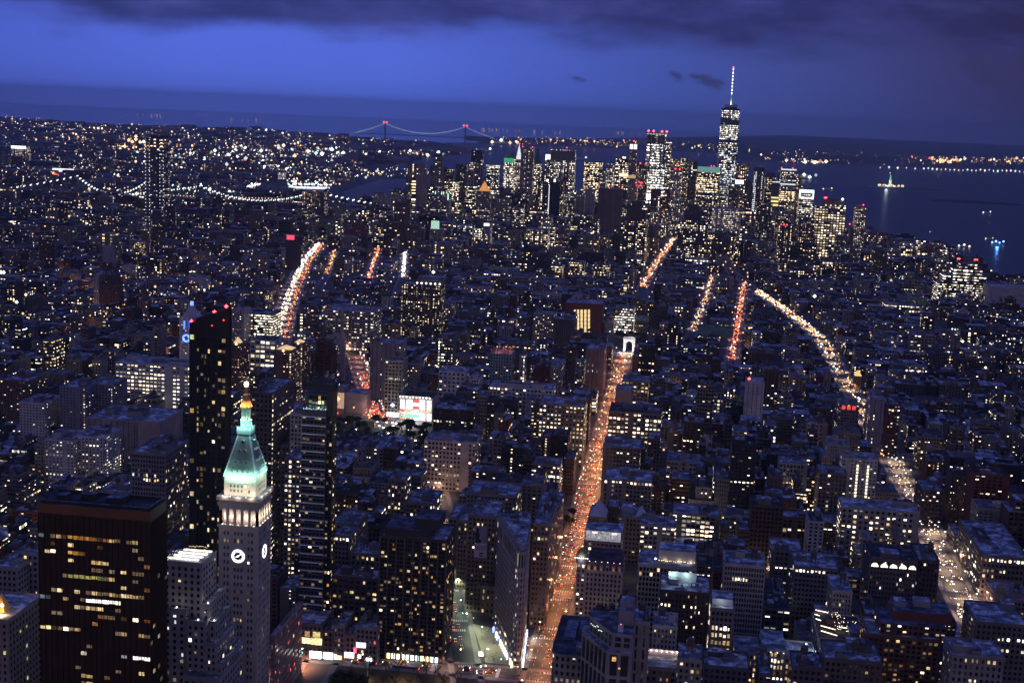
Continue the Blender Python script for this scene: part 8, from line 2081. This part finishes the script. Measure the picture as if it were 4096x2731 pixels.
far_traffic([(247, 1560), (247, 2420), (206, 2775), (165, 3043)], 330, 9, (WH, AM, WH, OR, AM), .9, 1.9, (2, 4))
far_traffic([(-362, 1555), (-374, 1610), (-443, 1822)], 190, 7, (RD, RD, OR, RD, WH), .9, 1.6)
far_traffic([(-350, 1553), (-366, 1585)], 60, 13, (RD, RD, OR), .9, 1.5)
far_traffic([(-350, 1575), (-362, 1612), (-430, 1822), (-480, 1970)], 70, 3, (WH, (.8, .8, 1), AM), 1.0, 2.0)
far_traffic([(-640, 2054), (-769, 2540), (-911, 3132), (-991, 3552)], 260, 6, (WH, WH, AM, (.9, .9, 1)), 1.1, 2.2, (2, 4))
far_traffic([(-625, 2054), (-754, 2540), (-896, 3132), (-980, 3552)], 170, 5, (RD, OR, AM), .9, 1.6)
far_traffic([(82, 2120), (106, 2552), (141, 3197)], 200, 5, (RD, RD, OR, AM, WH), .9, 1.7)
far_traffic([(20, 2385), (47, 2840), (70, 3344)], 110, 5, (AM, WH, OR), .9, 1.6)
far_traffic([(-92, 3001), (-74, 3582), (-40, 4300)], 200, 7, (RD, OR, AM, WH), .9, 1.8)
far_traffic([(-619, 2910), (-731, 3451)], 80, 4, (WH, (.95, .9, 1)), 1.1, 2.0, (2, 4))
far_traffic([(-690, 2875), (-818, 3524)], 90, 4, (RD, OR, AM, WH), .9, 1.7)
far_traffic([(-790, 2900), (-905, 3400)], 50, 4, (AM, OR), .9, 1.5)
far_traffic([tuple(atz('D', 770, 165)[:2]), tuple(atz('D', 965, 95)[:2])], 50, 8, (AM, WH, RD), 1, 1.8)
far_traffic([tuple(atz('A', 1540, 635)[:2]), tuple(atz('A', 1735, 568)[:2])], 90, 10, (WH, WH, RD, (1, .6, .6)), 1.1, 2.2, (3, 5))
for o, nm, lb in ((TRAF.build('distant_traffic', GLOW), 'distant_traffic', 'far stream of head and tail lights along the avenues'), (LAMPS.build('distant_city_lights', GLOW), 'lights', 'countless far street lamps and window lights')):
    o['kind'] = 'stuff'; o['label'] = lb; o['category'] = 'city lights'

# --- park lamps as things
LPOS = []
sq = lamp_proto((.92, .90, 1), 7, 'park_lamp', 'bright white lamp among the trees of the square', 'park lamps of the square')
for k, (X, Yp) in enumerate(((708, 1005), (840, 1005), (970, 1015), (1085, 1030), (650, 1115), (845, 1225), (1205, 1238), (905, 1440), (1340, 1470), (245, 1535), (60, 1160), (668, 1305), (1040, 1330), (1390, 1405), (75, 1380), (1600, 1030), (1220, 1160), (1470, 1275), (950, 1095), (590, 1012), (670, 1078))):
    p = atz('U', X, Yp, 6); LPOS.append(p)
    if k == 0:
        for ch in sq.children:
            if ch.name.startswith('lamp_head'): ch.scale = (1.7, 3.2, 1.12)  # head enlarged so its shape stands in for the glare
    if k == 0: sq.location = (p[0], p[1], -3)
    else: dup(sq, (p[0], p[1], -3), r9.uniform(0, 6))
    if k % 2 == 0: pt_light('park_light', (p[0] + .5, p[1] - 1, 7.5), (.95, .95, .9), 2600, None, .5)

# --- trees
def tree_meshes(seed, h, spread, bare):
    r = random.Random(seed); tr = MB(); cr = MB()
    bark = (.06, .05, .04, 0)
    tips = []
    def grow(p, d, L, w, lev):
        q = p + d * L
        tr.bar(tuple(p), tuple(q), w, bark)
        if lev == 0 or L < .5: tips.append(q); return
        for k in range(3 if lev > 1 else 4):
            a = r.uniform(0, 6.28); s = r.uniform(.35, .75) * spread
            nd_ = d + np.array([math.cos(a) * s, math.sin(a) * s, r.uniform(-.05, .25)]); nd_ /= np.linalg.norm(nd_)
            grow(q, nd_, L * r.uniform(.6, .8), w * .6, lev - 1)
    grow(np.array([0, 0, 0.]), np.array([0, 0, 1.]), h * .34, h * .035, 3)
    if not bare:
        for q in tips:
            for k in range(26):
                c = q + np.array([r.gauss(0, 1), r.gauss(0, 1), r.gauss(0, .8)]) * h * .075
                s = h * r.uniform(.022, .05); a = r.uniform(0, 6.28); t = r.uniform(-.7, .7)
                u = np.array([math.cos(a), math.sin(a), t]) * s; v = np.array([-math.sin(a), math.cos(a), r.uniform(-.6, .6)]) * s
                g = r.uniform(.6, 1.4)
                cr.face([tuple(c - u - v), tuple(c + u - v), tuple(c + u + v), tuple(c - u + v)], (.055 * g, .065 * g, .025 * g, 0))
    return tr, cr
def make_tree(nm, label, group, seed, h, spread=1.0, bare=False):
    root = thing(nm, label, 'tree', (0, 0, 0), group)
    tr, cr = tree_meshes(seed, h, spread, bare)
    tr.build('trunk' if not bare else 'trunk', CITY, root); cr.build('crown', CITY, root)
    return root
park = [make_tree('park_tree', 'leafy dark tree in the lamp-lit square before the bright store', 'trees of the square', s, h) for s, h in ((1, 13), (2, 15), (3, 11))]
pos = []
t_ = 0
while len(pos) < 78 and t_ < 4000:
    t_ += 1
    x, y = r9.uniform(-398, -275), r9.uniform(1392, 1520 if r9.random() < .85 else 1538)
    if x < -372 + (y - 1392) * .02 - 24 or x > -262 - (y - 1390) * .18: continue
    if any(abs(x - q[0] + (q[1] - y) * .2) < 5.5 and -22 < y - q[1] < 3 for q in LPOS): continue
    if all(math.hypot(x - a, y - c) > 6.2 for a, c in pos): pos.append((x, y))
for k, (x, y) in enumerate(pos):
    if k < 3: park[k].location = (x, y, .1)
    else:
        o = dup(park[k % 3], (x, y, .1), r9.uniform(0, 6)); s = r9.uniform(.8, 1.2); o.scale = (s, s, s)
bare = [make_tree('bare_tree', 'leafless street tree by the park at the bottom edge, before the shops', 'bare park trees', s, h, 1.0, True) for s, h in ((11, 15), (12, 13))]
for k, (X, Yp) in enumerate(((610, 1420), (700, 1490), (760, 1470), (850, 1500), (640, 1540), (560, 1545), (900, 1470), (520, 1500), (980, 1530), (450, 1560), (1060, 1545), (820, 1560), (740, 1545), (690, 1555), (600, 1490), (880, 1545), (940, 1500), (1000, 1560))):
    p = atz('H', X, Yp, 8)
    if k < 2: bare[k].location = (p[0], p[1], 0)
    else: dup(bare[k % 2], (p[0], p[1], 0), r9.uniform(0, 6))
bush = make_tree('park_tree', 'dark leafy tree in the park at the bottom edge', 'dark trees of the near park', 21, 14)
for k, (X, Yp) in enumerate(((470, 1555), (520, 1560), (560, 1565), (430, 1570))):
    p = atz('H', X, Yp, 8)
    if k == 0: bush.location = (p[0], p[1], 0)
    else: dup(bush, (p[0], p[1], 0), r9.uniform(0, 6))
wsq = make_tree('park_tree', 'dark tree beside the triumphal arch', 'trees beside the arch', 31, 15)
n_ = 0
for k in range(60):
    x, y = r9.uniform(-185, 55), r9.uniform(2176, 2284)
    if abs(x + 86) < 20 and y < 2200: continue
    if n_ == 0: wsq.location = (x, y, .1)
    else: dup(wsq, (x, y, .1), r9.uniform(0, 6))
    n_ += 1
    if n_ > 40: break
yt_ = make_tree('street_tree', 'yellowish street tree on the left pavement of Fifth Avenue', 'trees on Fifth Avenue', 41, 11)
for k, (X, Yp) in enumerate(((468, 520), (440, 640), (395, 610))):
    p = atz('Q', X, Yp, 6)
    if k == 0: yt_.location = (p[0], p[1], 0)
    else: dup(yt_, (p[0], p[1], 0), 1.3 * k)

# --- traffic signals at the near crossings
sg = thing('traffic_signal', 'traffic signal on a pole arm showing green at a crossing', 'traffic signal', (0, 0, 0), 'traffic signals')
b = MB(); b.cyl(0, 0, .12, 0, 6.5, (.1, .1, .1, 0), 6); b.bar((0, 0, 6.2), (4.5, 0, 6.4), .12, (.1, .1, .1, 0)); b.build('pole', CITY, sg)
b = MB(); b.box(4.2, 4.7, -.2, .2, 5.2, 6.4, (.25, .2, .03, 0)); b.build('signal_box', CITY, sg)
b = MB(); b.octa((4.45, -.3, 5.5), .42, (.15, 1, .7, 8)); b.build('green_lamp', GLOW, sg)
for k, (x, y) in enumerate(((-112, 862), (-146, 862), (-152, 940), (-120, 935), (-66, 862), (-66, 940), (-66, 1020), (-92, 1020), (-92, 1100), (-66, 1100), (226, 1010), (252, 1090), (-246, 842))):
    if k == 0: sg.location = (x, y, 0)
    else: dup(sg, (x, y, 0), 3.14 * (k % 2))

# --- a pavement stall and parasol lights on the plaza
ST_ = thing('plaza_kiosk', 'small glowing kiosk with striped awning on the paved plaza', 'kiosk', (*atz('L', 450, 1355)[:2], .2))
b = MB(); b.box(-2, 2, -1.5, 1.5, 0, 2.6, (.4, .38, .4, 0)); b.build('booth', CITY, ST_)
b = MB(); b.pyramid(-2.6, 2.6, -2.1, 2.1, 2.6, 4.0, (.7, .68, .66, 0), .2); b.build('awning', CITY, ST_)
b = MB(); b.box(-1.6, 1.6, -1.62, -1.52, .9, 2.3, (1, .8, .85, 4)); b.box(1.5, 2.1, -1.7, 0, .9, 2.2, (1, .3, .2, 3)); b.build('lit_counter', GLOW, ST_)

# --- bridges
def susp(root, t1, t2, deck_z, tower_h, side1, side2, light_px, wmain, sagz, col, lights=True, ltcol=(.8, .95, 1, 1.8), nmain=26, nside=12):
    o = tuple(root.location)
    t1, t2 = np.array(t1, float), np.array(t2, float)
    d = (t2 - t1); Lm = np.linalg.norm(d); d /= Lm; n = np.array([-d[1], d[0]])
    lt = MB(o)
    for t in (t1, t2):
        b = MB(o)
        for s in (-1, 1):
            c = t + n * s * wmain / 2; b.bar((*c, 0), (*c, tower_h), wmain * .22, col, wmain * .28)
        for z in (deck_z, (deck_z + tower_h) / 2 + 6, tower_h - wmain * .12): b.bar((*(t + n * wmain / 2), z), (*(t - n * wmain / 2), z), wmain * .2, col, wmain * .25)
        b.build('tower', CITY, root)
    b = MB(o); a, c = t1 - d * side1, t2 + d * side2; b.bar((*a, deck_z), (*c, deck_z), wmain * 1.1, col, 7)
    b.build('deck', CITY, root)
    def cable(P):
        for s in (-1, 1):
            b = MB(o)
            Q = [(*(p[:2] + n * s * wmain / 2), p[2]) for p in P]
            for u, v in zip(Q, Q[1:]): b.bar(u, v, 1.6, col)
            for u in Q[1:-1:1]: b.bar(u, (u[0], u[1], deck_z), .5, col)
            b.build('cable', CITY, root)
            if lights:
                for u in Q:
                    dd = np.linalg.norm(np.array(u) - EYEP); lt.octa(u, light_px * dd / 2688, ltcol)
    cable([np.array([*(t1 + d * Lm * k / nmain), deck_z + sagz + (tower_h - deck_z - sagz) * (2 * k / nmain - 1) ** 2]) for k in range(nmain + 1)])
    cable([np.array([*(t1 - d * side1 * k / nside), tower_h + (deck_z - tower_h) * (1.25 * k / nside - .25 * (k / nside) ** 2)]) for k in range(nside + 1)])
    cable([np.array([*(t2 + d * side2 * k / nside), tower_h + (deck_z - tower_h) * (1.25 * k / nside - .25 * (k / nside) ** 2)]) for k in range(nside + 1)])
    return lt, (t1, t2, d, n)
vzY = 15700
vb, vs = aty('Z', 885, 285, vzY), aty('Z', 1069, 290, vzY)
VZ = thing('far_suspension_bridge', 'far suspension bridge with strings of blue-white lights and red tower lamps on horizon', 'suspension bridge', (vb[0], vb[1], 0))
th = (vb[2] + vs[2]) / 2; dzk = float(aty('Z', 975, 317, vzY)[2]); smid = float(aty('Z', 975, 311, vzY)[2])
lt, _ = susp(VZ, vb[:2], vs[:2], max(60, dzk), th, 370, 370, .8, 34, max(8, smid - dzk), (.10, .11, .13, 0), nmain=44, nside=16, ltcol=(.75, .92, 1, 1.1))
lt.build('cable_lights', GLOW, VZ)
for p in (vb, vs):
    for s in (-1, 1):
        b = MB(tuple(VZ.location)); b.octa((p[0] + s * 18, p[1], th + 14), 15, (1, .12, .15, 2.5)); b.build('beacon', GLOW, VZ)
# the two East River bridges
m1 = atz('A', 520, 512, 102)
MBR = thing('grey_suspension_bridge', 'lit suspension bridge crossing left behind the dotted isolated tower', 'suspension bridge', (m1[0], m1[1], 0))
mt2 = np.array(aty('A', 1010, 700, 4400)[:2])
lt, _ = susp(MBR, m1[:2], mt2, 41, 102, 300, 260, 1.5, 24, 6, (.13, .15, .2, 0), nmain=26, nside=14, ltcol=(.85, 1, .9, 3))
lt.build('cable_lights', GLOW, MBR)
b = MB(tuple(MBR.location)); d_ = (mt2 - np.array(m1[:2])); d_ /= np.linalg.norm(d_)
for k in range(90):
    q = np.array(m1[:2]) - d_ * 300 + d_ * 11 * k; b.octa((*q, 46), 2.8, (1, .95, .75, 1.2) if k % 3 else (1, .3, .2, 1.5))
b.build('deck_lamps', GLOW, MBR)
b1, b2 = atz('A', 1350, 575, 86), atz('A', 2110, 610, 86)
BB = thing('stone_tower_bridge', 'stone-towered bridge with peaks of lamp strings, centre left by the dark dotted tower', 'suspension bridge', (b1[0], b1[1], 0))
bt2 = np.array(b2[:2])
lt, _ = susp(BB, b1[:2], bt2, 40, 84, 290, 290, 1.6, 24, 4, (.14, .13, .15, 0), nmain=26, nside=15, ltcol=(.85, 1, .97, 3.5))
lt.build('cable_lights', GLOW, BB)
b = MB(tuple(BB.location)); b.octa((b1[0], b1[1], 90), 4, (.7, .9, 1, 4)); b.build('beacon', GLOW, BB)
b = MB(tuple(BB.location)); d_ = (bt2 - np.array(b1[:2])); d_ /= np.linalg.norm(d_)
for k in range(80):
    q = np.array(b1[:2]) - d_ * 290 + d_ * 13 * k + r9.uniform(-5, 5); b.octa((*q, 44), 1.8, r9.choice(((1, .2, .12, 1.6), (1, .5, .25, 1.2), (1, .9, .8, 1.2))))
b.build('deck_lamps', GLOW, BB)
# long lit sheds on the Brooklyn piers
for lab, (xa, ya), (xb, yb), cc in (('long white glowing pier shed by the river, upper of two', (1940, 607), (2215, 612), (.75, .85, 1, 2.2)), ('long white glowing pier shed by the river, lower of two', (1725, 660), (2020, 665), (1, .97, .92, 1.6))):
    p, q = atz('A', xa, ya), atz('A', xb, yb)
    t = thing('pier_shed', lab, 'pier shed', (p[0], p[1], 0), 'pier sheds on the far riverbank')
    b = MB(tuple(t.location)); b.prism([(p[0], p[1]), (q[0], q[1]), (q[0] + 8, q[1] + 45), (p[0] + 8, p[1] + 45)], 0.5, 11, (.3, .3, .33, 0), None, (.3, .3, .34, 0)); b.build('shed', CITY, t)
    b = MB(tuple(t.location)); b.bar((p[0], p[1] - 2, 13), (q[0], q[1] - 2, 13), 4, cc, 8)
    for k in range(14):
        f = k / 13; b.octa((p[0] + (q[0] - p[0]) * f, p[1] + (q[1] - p[1]) * f + 20 * (k % 2), 26), 4.2, (.8, .88, 1, 4))
    b.build('floodlights', GLOW, t)

# --- statue on its island
sp_ = atz('C', 1450, 582); k_ = sp_[1] / 5150.0
top = float(aty('C', 1450, 490, sp_[1])[2]); s_ = top / 93.0
SL_ = thing('harbour_statue', 'small green floodlit statue with raised torch on its island in the harbour', 'statue', (sp_[0], sp_[1], 0)); LS = tuple(SL_.location)
b = MB(LS); X, Yq = sp_[0], sp_[1]
b.prism([(X + 45 * s_ * math.cos(a), Yq + 45 * s_ * math.sin(a)) for a in [i * 6.28318 / 11 for i in range(11)]], 0, 9 * s_, (.4, .36, .3, 0)); b.pyramid(X - 14 * s_, X + 14 * s_, Yq - 14 * s_, Yq + 14 * s_, 9 * s_, 20 * s_, (.5, .43, .33, 0), .8); b.pyramid(X - 10 * s_, X + 10 * s_, Yq - 10 * s_, Yq + 10 * s_, 20 * s_, 47 * s_, (.55, .45, .33, 0), .72); b.build('pedestal', CITY, SL_)
b = MB(LS); G_ = (.16, .48, .38, 0)
pr = [(6.2, 47), (6.0, 52), (5.2, 60), (4.9, 68), (5.2, 74), (4.6, 77), (1.7, 78.5), (2.3, 80), (2.4, 83), (1.2, 85.5)]
for (r0, z0), (r1, z1_) in zip(pr, pr[1:]): b.cyl(X, Yq, r0 * s_, z0 * s_, z1_ * s_, G_, 12, r1 * s_, False)
for k in range(7):
    a = math.pi * (k / 6); b.bar((X + 1.6 * s_ * math.cos(a), Yq, (84.5 + .5 * math.sin(a)) * s_), (X + 4.2 * s_ * math.cos(a), Yq, (85 + 2.4 * math.sin(a)) * s_), .5 * s_, G_)
b.bar((X - 4 * s_, Yq, 76 * s_), (X - 6.2 * s_, Yq, 91 * s_), 2.4 * s_, G_); b.bar((X + 4.5 * s_, Yq, 74 * s_), (X + 6 * s_, Yq - 3 * s_, 66 * s_), 2.4 * s_, G_); b.box(X + 4 * s_, X + 8 * s_, Yq - 5 * s_, Yq - 3.5 * s_, 63 * s_, 70 * s_, G_); b.build('robed_figure', CITY, SL_)
b = MB(LS); b.octa((X - 6.3 * s_, Yq, 94 * s_), 3.2 * s_, (1, .85, .5, 3)); b.build('torch', GLOW, SL_)
pt_light('statue_floodlight', (X - 30 * s_, Yq - 60 * s_, 25 * s_), (.8, 1, .9), 260000, SL_, 6); pt_light('statue_floodlight', (X + 35 * s_, Yq - 50 * s_, 6 * s_), (1, .85, .6), 70000, SL_, 6)
b = MB(LS)
for k in range(8): b.octa((X - 100 + 220 * r9.random(), Yq - 20 + 30 * r9.random(), 7), 5 * k_, (1, .8, .5, 1.5))
b.build('island_lamps', GLOW, SL_)
# --- boats
def boat(lab, fr, Xp, Yp, L, cols, hull=(.25, .25, .28, 0), masts=False, group='boats on the dark harbour'):
    p = atz(fr, Xp, Yp, .5)
    t = thing('ferry_boat' if not masts else 'sailing_ship', lab, 'boat', (p[0], p[1], .5), group)
    b = MB(); w = L * .24
    P0 = [(-L / 2, -w / 2), (L * .3, -w / 2), (L / 2, 0), (L * .3, w / 2), (-L / 2, w / 2)]
    b.prism(P0, -.3, L * .07, hull, None, (.2, .2, .2, 0)); b.build('hull', CITY, t)
    b = MB(); b.box(-L * .35, L * .2, -w * .36, w * .36, L * .07, L * .15, (.5, .5, .52, 0)); b.box(-L * .1, L * .12, -w * .25, w * .25, L * .15, L * .21, (.5, .5, .52, 0)); b.build('cabin', CITY, t)
    b = MB()
    for k, cc in enumerate(cols): b.octa((-L * .4 + L * .8 * k / max(1, len(cols) - 1), -w * .5, L * (.12 + .1 * (k % 2))), L * .085, cc)
    b.build('deck_light', GLOW, t)
    if masts:
        b = MB()
        for q in (-.3, .0, .3):
            b.bar((L * q, 0, 0), (L * q, 0, L * .75), L * .02, (.3, .3, .3, 0))
            for z in (.3, .45, .6): b.bar((L * q, -L * .12, L * z), (L * q, L * .12, L * z), L * .012, (.3, .3, .3, 0))
        b.build('mast', CITY, t)
        b = MB()
        for q in (-.3, .0, .3):
            for z in (.25, .4, .55, .7): b.octa((L * q, 0, L * z), L * .03, (.8, .9, 1, 1.5))
        b.build('rigging_light', GLOW, t)
WB = (1, .95, .85, 3)
boat('white lit ferry leaving a column of light on the river, right', 'C', 1947, 990, 42, [WB, WB, (1, .8, .6, 3)])
boat('boat with bright blue lights on the river at right', 'C', 2172, 968, 46, [(.15, .35, 1, 5), (.3, .6, 1, 4), (.1, .3, 1, 5), (.4, .7, 1, 3)])
boat('small orange lit boat just left of the blue lit boat', 'C', 2116, 938, 30, [(1, .7, .4, 3), (1, .6, .3, 2)])
boat('small boat with amber lights below the yellow-banded tower', 'C', 1030, 606, 60, [(1, .7, .3, 2), (1, .8, .4, 2)])
boat('long barge with white lamps right of the yellow-banded tower', 'C', 890, 534, 150, [(.6, .8, 1, 1), WB, (.8, .9, 1, 3), (.5, .7, 1, 1)])
boat('boat with one tall bluish light far right', 'C', 2100, 762, 40, [(.7, .9, 1, 4), WB])
boat('tiny boat with one warm light in mid river', 'C', 1735, 890, 22, [(1, .8, .6, 1.5)])
boat('small orange lit boat near the far shore', 'C', 1075, 415, 100, [(1, .6, .3, 1.5), (1, .7, .4, 1)])
boat('cluster-lit vessel in the near river mouth', 'B', 362, 686, 80, [(1, .8, .5, 2), WB, (1, .8, .5, 2), (1, .9, .7, 2)])
boat('three-masted ship with lit rigging at the near pier', 'B', 528, 728, 90, [(.8, .9, 1, 1)], masts=True)
boat('anchored ship with bright deck lights below the suspension bridge', 'B', 1185, 303, 260, [(1, .8, .5, 2.5), WB, (1, .7, .4, 2)])
boat('second anchored ship with deck lights, right of the first', 'B', 1240, 304, 200, [(1, .8, .5, 2), WB])
boat('thin lit boat on the left of the bay near the headland', 'B', 1065, 352, 160, [(.8, .9, 1, 1), WB])
boat('bright blinking boat in mid bay', 'B', 1715, 405, 120, [WB, (.7, .85, 1, 2)])
pt_light('boat_glow', (*atz('C', 2172, 985)[:2], 8), (.1, .3, 1), 90000, None, 3)
# piers on the Hudson
for lab, X0, X1, Y0, Y1, hgt in (('long pier lined with white lamps reaching into the river', 1300, 1630, 1000, 1022, 3), ('pier with orange outlined gable frame in the river', 1510, 1905, 1062, 1080, 3)):
    p, q = atz('C', X0, Y0), atz('C', X1, Y1)
    t = thing('river_pier', lab, 'pier', (p[0], p[1], 0), 'river piers')
    d = np.array(q[:2]) - np.array(p[:2]); d /= np.linalg.norm(d); n = np.array([-d[1], d[0]])
    P = [tuple(np.array(p[:2]) - n * 14), tuple(np.array(q[:2]) - n * 14), tuple(np.array(q[:2]) + n * 14), tuple(np.array(p[:2]) + n * 14)]
    b = MB(tuple(t.location)); b.prism(P, .2, hgt, (.2, .2, .2, 0), None, (.22, .22, .24, 0)); b.build('deck', CITY, t)
    b = MB(tuple(t.location)); b.prism([tuple(np.array(p[:2]) + d * 40 - n * 7), tuple(np.array(q[:2]) - d * 40 - n * 7), tuple(np.array(q[:2]) - d * 40 + n * 7), tuple(np.array(p[:2]) + d * 40 + n * 7)], hgt, hgt + 4, (.3, .3, .32, 0), None, (.35, .35, .38, 0)); b.build('shed', CITY, t)
    if 'gable' in lab:
        yy = atz('C', 1805, 1062)[1]; V = [aty('C', *c_, yy) for c_ in ((1765, 1058), (1800, 1022), (1822, 1022), (1850, 1055))]
        b = MB(tuple(t.location))
        for u, v in zip(V, V[1:]):
            b.bar(tuple(u), tuple(v), 1.2, (1, .42, .15, .9))
        b.build('lit_gable_frame', GLOW, t)
# ---------------------------------------------------------------- people on the plaza and pavements
def make_person(label, coat):
    root = thing('person', label, 'person', (0, 0, 0), 'people on the plaza')
    b = MB()
    def ring(z, rx, ry, ox=0, n=8): return [(ox + rx * math.cos(6.28318 * k / n), ry * math.sin(6.28318 * k / n), z) for k in range(n)]
    def loft(rs, c):
        for A, Bq in zip(rs, rs[1:]):
            for k in range(8): b.face([A[k], A[(k + 1) % 8], Bq[(k + 1) % 8], Bq[k]], c)
    for s in (-1, 1):
        loft([ring(.02, .06, .12, s * .11), ring(.1, .06, .08, s * .11), ring(.5, .075, .08, s * .1), ring(.9, .1, .11, s * .09)], (.03, .03, .04, 0))
        loft([ring(.78, .04, .05, s * .29), ring(1.1, .05, .05, s * .27), ring(1.42, .07, .07, s * .2)], coat)
    loft([ring(.8, .19, .14), ring(1.1, .18, .13), ring(1.38, .22, .13), ring(1.47, .1, .08), ring(1.54, .06, .06)], coat)
    loft([ring(1.52, .055, .06), ring(1.6, .085, .1), ring(1.7, .085, .1), ring(1.77, .03, .04)], (.35, .22, .16, 0))
    b.build('body', CITY, root)
    return root
pp = [make_person('person in a dark coat walking on the paved plaza', (.03, .03, .04, 0)), make_person('person in a pale coat walking on the paved plaza', (.4, .38, .35, 0)), make_person('person in a red coat on the paved plaza', (.3, .04, .04, 0))]
for k in range(34):
    y = r9.uniform(868, 928); x = -118 - (y - 880) * .33 + r9.uniform(0, 9) if k % 3 else r9.uniform(-250, -150)
    if k % 3 == 0: x, y = r9.uniform(-119, -101), 869 + r9.uniform(0, 8)
    if k < 3: pp[k].location = (-110 - 4 * k, 888 + 6 * k, .2)
    else: dup(pp[k % 3 if k % 7 else 2], (x, y, .2), r9.uniform(0, 6))
# ================================================================= EVENING AIR
hb = MB(); hb.box(-50000, 50000, -50000, 50000, -1, 600, (1, 1, 1, 0)); hb.face([(-50000, -50000, -1), (-50000, 50000, -1), (50000, 50000, -1), (50000, -50000, -1)])
hm = bpy.data.materials.new('evening_haze'); hm.use_nodes = True; ht = hm.node_tree; ht.nodes.clear()
pv = nd(ht, 'ShaderNodeVolumePrincipled'); pv.inputs['Color'].default_value = (0.86, 0.92, 1.0, 1); pv.inputs['Density'].default_value = 3.1e-5; pv.inputs['Anisotropy'].default_value = 0.68
ho = nd(ht, 'ShaderNodeOutputMaterial'); ht.links.new(pv.outputs[0], ho.inputs['Volume'])
hm.cycles.homogeneous_volume = True
HZ = hb.build('haze', hm); HZ['kind'] = 'stuff'; HZ['label'] = 'thin blue evening haze over city and harbour'
print('objects', len(bpy.data.objects))
